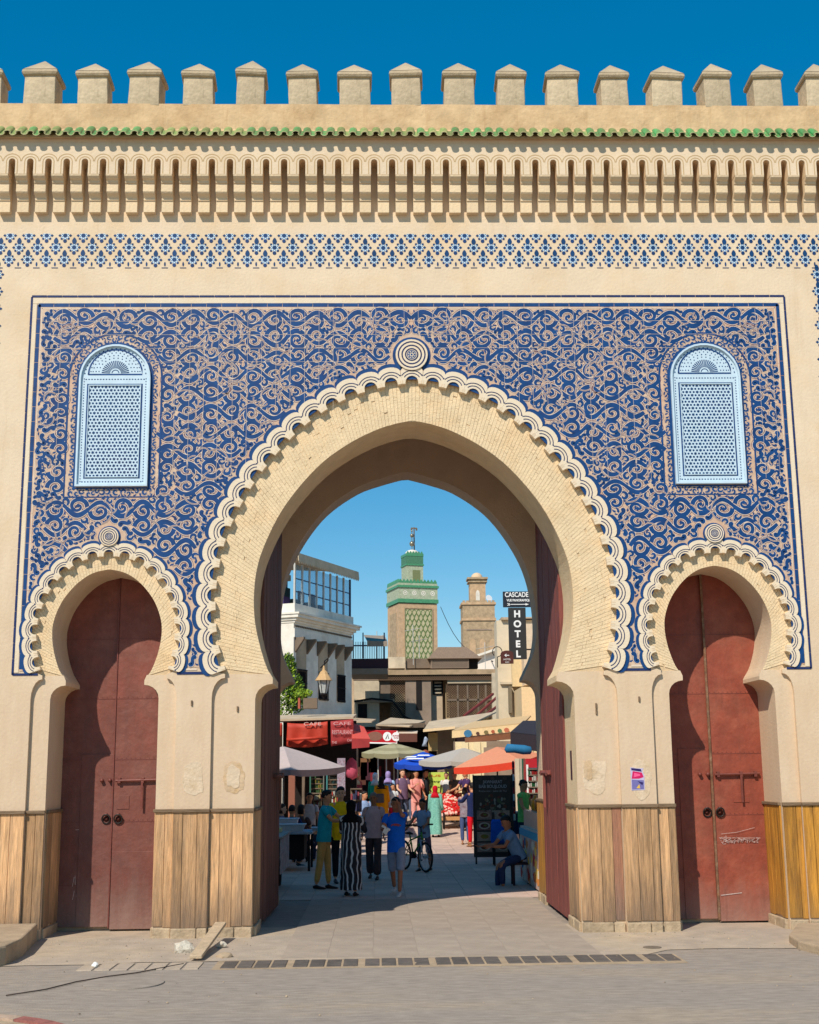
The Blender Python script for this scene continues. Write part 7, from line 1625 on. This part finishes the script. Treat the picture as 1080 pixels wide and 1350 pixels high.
# the sunlit crowd
def crowd(label, px, Y, ptop, face, **k):
    g0 = gz(Y); zt_ = at(px, ptop, Y=Y).z; H = min(1.86, max(0.9, (zt_-g0)*1.0)); return person(label, onY(px, Y), face, H, **k)
crowd('woman in a mustard-orange dress with a grey shoulder bag walking away', 503, 24.0, 1026, 175, skin=0, dress=(cl('mustarddress', 225, 150, 15), 0.26, 0.12), scarf=cl('darkscarf', 30, 28, 32), aL=(8, 6, 15), aR=(8, 6, 20))
b = MB(); v = at(501, 1052, Y=23.75); b.box(-0.13, -0.06, -0.15, 0.13, 0.05, 0.13); o = b.build('shoulder_bag', simple('grey_bag', 82, 80, 84), loc=v, bevel=0.03); tag(o, 'dark grey bag on the back of the woman in mustard', 'bag')
crowd('person in a green robe and white headscarf behind the woman in mustard', 495, 25.2, 1021, 160, skin=0, dress=(cl('emerald', 15, 165, 125), 0.24, 0.12), scarf=cl('whitescarf', 225, 222, 220))
crowd('person in pale blue with a lilac headscarf in the crowd', 512, 25.6, 1019, 170, skin=0, top=cl('paleblue', 160, 190, 225), bottom=cl('navyb', 45, 55, 85), scarf=cl('lilac', 160, 140, 190))
crowd('small child in a white shirt and red trousers beside the woman in mustard', 518, 24.4, 1035, 20, skin=0, top=cl('childwhite', 220, 225, 225), bottom=cl('childred', 190, 30, 50), sleeve=0.5)
crowd('man in a purple-grey t-shirt and jeans standing with folded hands', 531, 25.0, 1016, 20, skin=2, hair='short', hairm=BRN, top=cl('purplegrey', 112, 88, 112), bottom=cl('jeans', 92, 102, 125), aL=(18, 6, 55), aR=(18, 6, 55), girth=1.1)
crowd('man whose head shows behind the man in purple-grey', 538, 26.4, 1018, 10, skin=0, top=cl('brownshirt', 80, 70, 60), bottom=cl('jeans', 92, 102, 125))
crowd('woman in a pale pink outfit looking down at her phone', 549, 25.2, 1017, 15, skin=0, hair='long', top=cl('pinktop', 225, 150, 140), bottom=cl('pinktrouser', 235, 165, 155), aL=(30, 5, 85), aR=(30, 5, 85), sleeve=0.8, toplen=0.1, head=(0, 14), hem='wide')
crowd('man in dark clothes beside the lime price board', 561, 25.4, 1016, 60, skin=0, top=cl('darktee', 50, 55, 62), bottom=cl('darkjeans', 42, 50, 70), aL=(5, 5, 30))
v = at(574, 1100, Z=0.0); Yd = 22.0
crowd('woman in a mint-green djellaba and red headscarf walking away', 574, Yd, 1038, 170, skin=0, dress=(mat('mint_print', srgb(120, 180, 165), 0.85, 0.3, 30, stain=srgb(80, 150, 140), samt=0.8, sscale=22), 0.235, 0.08), scarf=cl('redscarf', 190, 20, 38))
crowd('man in a dark grey t-shirt bending over the cart', 599, 26.5, 1019, 15, skin=2, top=cl('greytee', 105, 102, 105), bottom=cl('darkjeans', 42, 50, 70), lean=10, aL=(25, 8, 45), aR=(25, 8, 45), head=(0, 15))
crowd('young man in a purple shirt leaning over the stall', 618, 23.6, 1014, -60, skin=0, top=cl('purpleshirt', 72, 50, 92), bottom=cl('darkjeans', 42, 50, 70), lean=10, aL=(40, 8, 30), aR=(40, 8, 30), head=(0, 20))
v = at(613, 1108, Z=0.05)
crowd('woman in a grey jacket and jeans standing before the stall', 613, 20.0, 1040, 165, skin=0, hair='long', top=mat('plaid', srgb(140, 130, 140), 0.85, 0.3, 16, stain=srgb(110, 60, 70), samt=0.7, sscale=9), bottom=cl('bluejeans', 70, 85, 125), sleeve=0.8, shoe=sn, aL=(35, 8, 60), aR=(30, 8, 60))
crowd('person in navy with bright red trousers beside the menu board', 623, 19.0, 1034, -150, skin=0, top=cl('navytop', 32, 42, 82), bottom=cl('redtrousers', 205, 20, 35), sleeve=0.8, shoe=sn, aL=(45, 8, 50), aR=(30, 8, 50), toplen=0.02)
crowd('vendor in a lime-green apron behind the food stall', 690, 13.2, 1031, 55, skin=0, hair='short', top=cl('limeapron', 120, 205, 110), bottom=cl('darkjeans', 42, 50, 70), aL=(20, 10, 30), aR=(20, 10, 30), head=(10, 10), sleeve=0.3)
crowd('man in a white shirt half hidden behind the fruit cart', 589, 27.5, 1020, -10, skin=0, top=cl('whiteshirt', 215, 210, 205), bottom=cl('darkjeans', 42, 50, 70))
crowd('woman in a rose dress and cream headscarf at the left shops', 470, 27.0, 1022, 40, skin=0, dress=(cl('rosedress', 170, 70, 85), 0.25, 0.1), scarf=cl('creamscarf', 220, 200, 170))
crowd('man in a maroon shirt walking away between the parasols', 583, 29.0, 1019, 180, skin=0, top=cl('maroonshirt', 120, 40, 50), bottom=cl('bluejeans', 70, 85, 125))
x, y, _ = on(687, 1168)
person('person seated on a stool in dark blue trousers before the menu board, seen side-on', (x, y+0.1, 0.013), -70, 1.7, 1, 'short', None, cl('steelblue', 120, 150, 185), cl('nightblue', 45, 58, 92), sn, aL=(35, 8, 55), aR=(40, 8, 45), lL=(80, 82), lR=(72, 70), lean=28, head=(0, 25), seat=0.50)
tg = empty('stool', 'low dark stool under the seated person by the stall', 'stool', loc=(x+0.02, y+0.1, 0.013)); b = MB(); b.box(-0.18, -0.18, 0.36, 0.18, 0.18, 0.40); b.build('seat', simple('stool_dark', 50, 24, 34), tg, bevel=0.01)
for sx in (-1, 1):
    for sy in (-1, 1): b = MB(); b.box(sx*0.15-0.02, sy*0.15-0.02, 0, sx*0.15+0.02, sy*0.15+0.02, 0.36); b.build('leg', simple('stool_dark', 50, 24, 34), tg)
x2, y2 = at(645, 1135, Z=0).x, at(645, 1140, Z=0).y; v = at(655, 1110, Y=y2-0.35)
ch_ = empty('chair', 'chair with a bright blue jacket hung over its back by the menu board', 'chair', loc=(v.x+0.1, y2-0.4, 0.013))
for sx in (-1, 1):
    b = MB(); b.box(sx*0.17-0.015, 0.15, 0, sx*0.17+0.015, 0.18, 0.92); b.build('leg', C['dark'], ch_); b = MB(); b.box(sx*0.17-0.015, -0.18, 0, sx*0.17+0.015, -0.15, 0.45); b.build('leg', C['dark'], ch_)
b = MB(); b.box(-0.19, -0.19, 0.43, 0.19, 0.19, 0.46); b.build('seat', C['dark'], ch_)
b = MB(); loft(b, [(Vector((0, 0.16, z)), Vector((1, 0, 0)), Vector((0, 1, 0)), a, q) for z, a, q in ((0.42, 0.20, 0.03), (0.55, 0.23, 0.045), (0.75, 0.22, 0.05), (0.93, 0.21, 0.05), (0.98, 0.18, 0.03))], 18, fold=0.08); o = b.build('jacket', cl('jacket_blue', 25, 90, 190), loc=ch_.location, smooth=True); tag(o, 'bright blue jacket draped over a chair back', 'jacket')
person('man in a light blue shirt sitting at the shop front', onY(480, 21.0), 30, 1.72, 0, 'short', None, cl('lightblue', 140, 165, 205), cl('darkjeans', 42, 50, 70), dk, aL=(10, 8, 40), aR=(10, 8, 40), lL=(70, 75), lR=(70, 75), seat=0.62, head=(30, 0))
person('man in a pale grey t-shirt seated behind the market table', onY(408, 16.5), 10, 1.75, 0, 'short', None, cl('palegrey', 205, 198, 202), cl('darkjeans', 42, 50, 70), dk, lL=(80, 80), lR=(80, 80), seat=0.70, aL=(20, 5, 50), aR=(20, 5, 50))
person('person in dark blue with back turned, seated behind the white tubs', onY(385, 13.4), 165, 1.70, 0, 'short', None, cl('darkblue', 24, 42, 92), cl('darkjeans', 42, 50, 70), dk, lL=(80, 80), lR=(80, 80), seat=0.5, aL=(25, 10, 50), aR=(25, 10, 50))
person('person in brown seated right of the one in dark blue', onY(397, 13.8), 150, 1.70, 0, 'long', None, cl('duskybrown', 95, 65, 60), cl('darkjeans', 42, 50, 70), dk, lL=(80, 80), lR=(80, 80), seat=0.5, aL=(25, 10, 50), aR=(25, 10, 50))
person('person in a patterned top seated at the left edge behind the cart', onY(371, 12.6), 100, 1.70, 2, 'long', BRN, cl('mutedlilac', 135, 118, 135), cl('darkjeans', 42, 50, 70), dk, lL=(80, 80), lR=(80, 80), seat=0.55, aL=(25, 10, 60), aR=(25, 10, 60))
person('woman in a pink-white headscarf sitting in the shade of the shop', onY(431, 17.0), 20, 1.66, 0, dress=(cl('dustyrose', 120, 62, 72), 0.28, 0.2), scarf=cl('palepink', 190, 150, 160), lL=(60, 60), lR=(60, 60), seat=0.62)
for (px, Y_, sz, lb) in ((480, 21.0, 0.62, 'under the man in light blue'), (408, 16.5, 0.70, 'under the man in pale grey'), (385, 13.4, 0.5, 'under the person in dark blue'), (397, 13.8, 0.5, 'under the person in brown'), (371, 12.6, 0.55, 'under the person at the left edge'), (431, 17.0, 0.62, 'under the woman in the pink-white scarf')):
    x, y, z = onY(px, Y_); tg = empty('stool', 'dark stool '+lb, 'stool', loc=(x, y, gz(Y_)+0.012), group='stools of the shop keepers'); b = MB(); b.box(-0.17, -0.17, sz-0.16, 0.17, 0.17, sz-0.12); b.build('seat', C['dark'], tg)
    for sx in (-1, 1):
        for sy in (-1, 1): b = MB(); b.box(sx*0.14-0.015, sy*0.14-0.015, 0, sx*0.14+0.015, sy*0.14+0.015, sz-0.16); b.build('leg', C['dark'], tg)
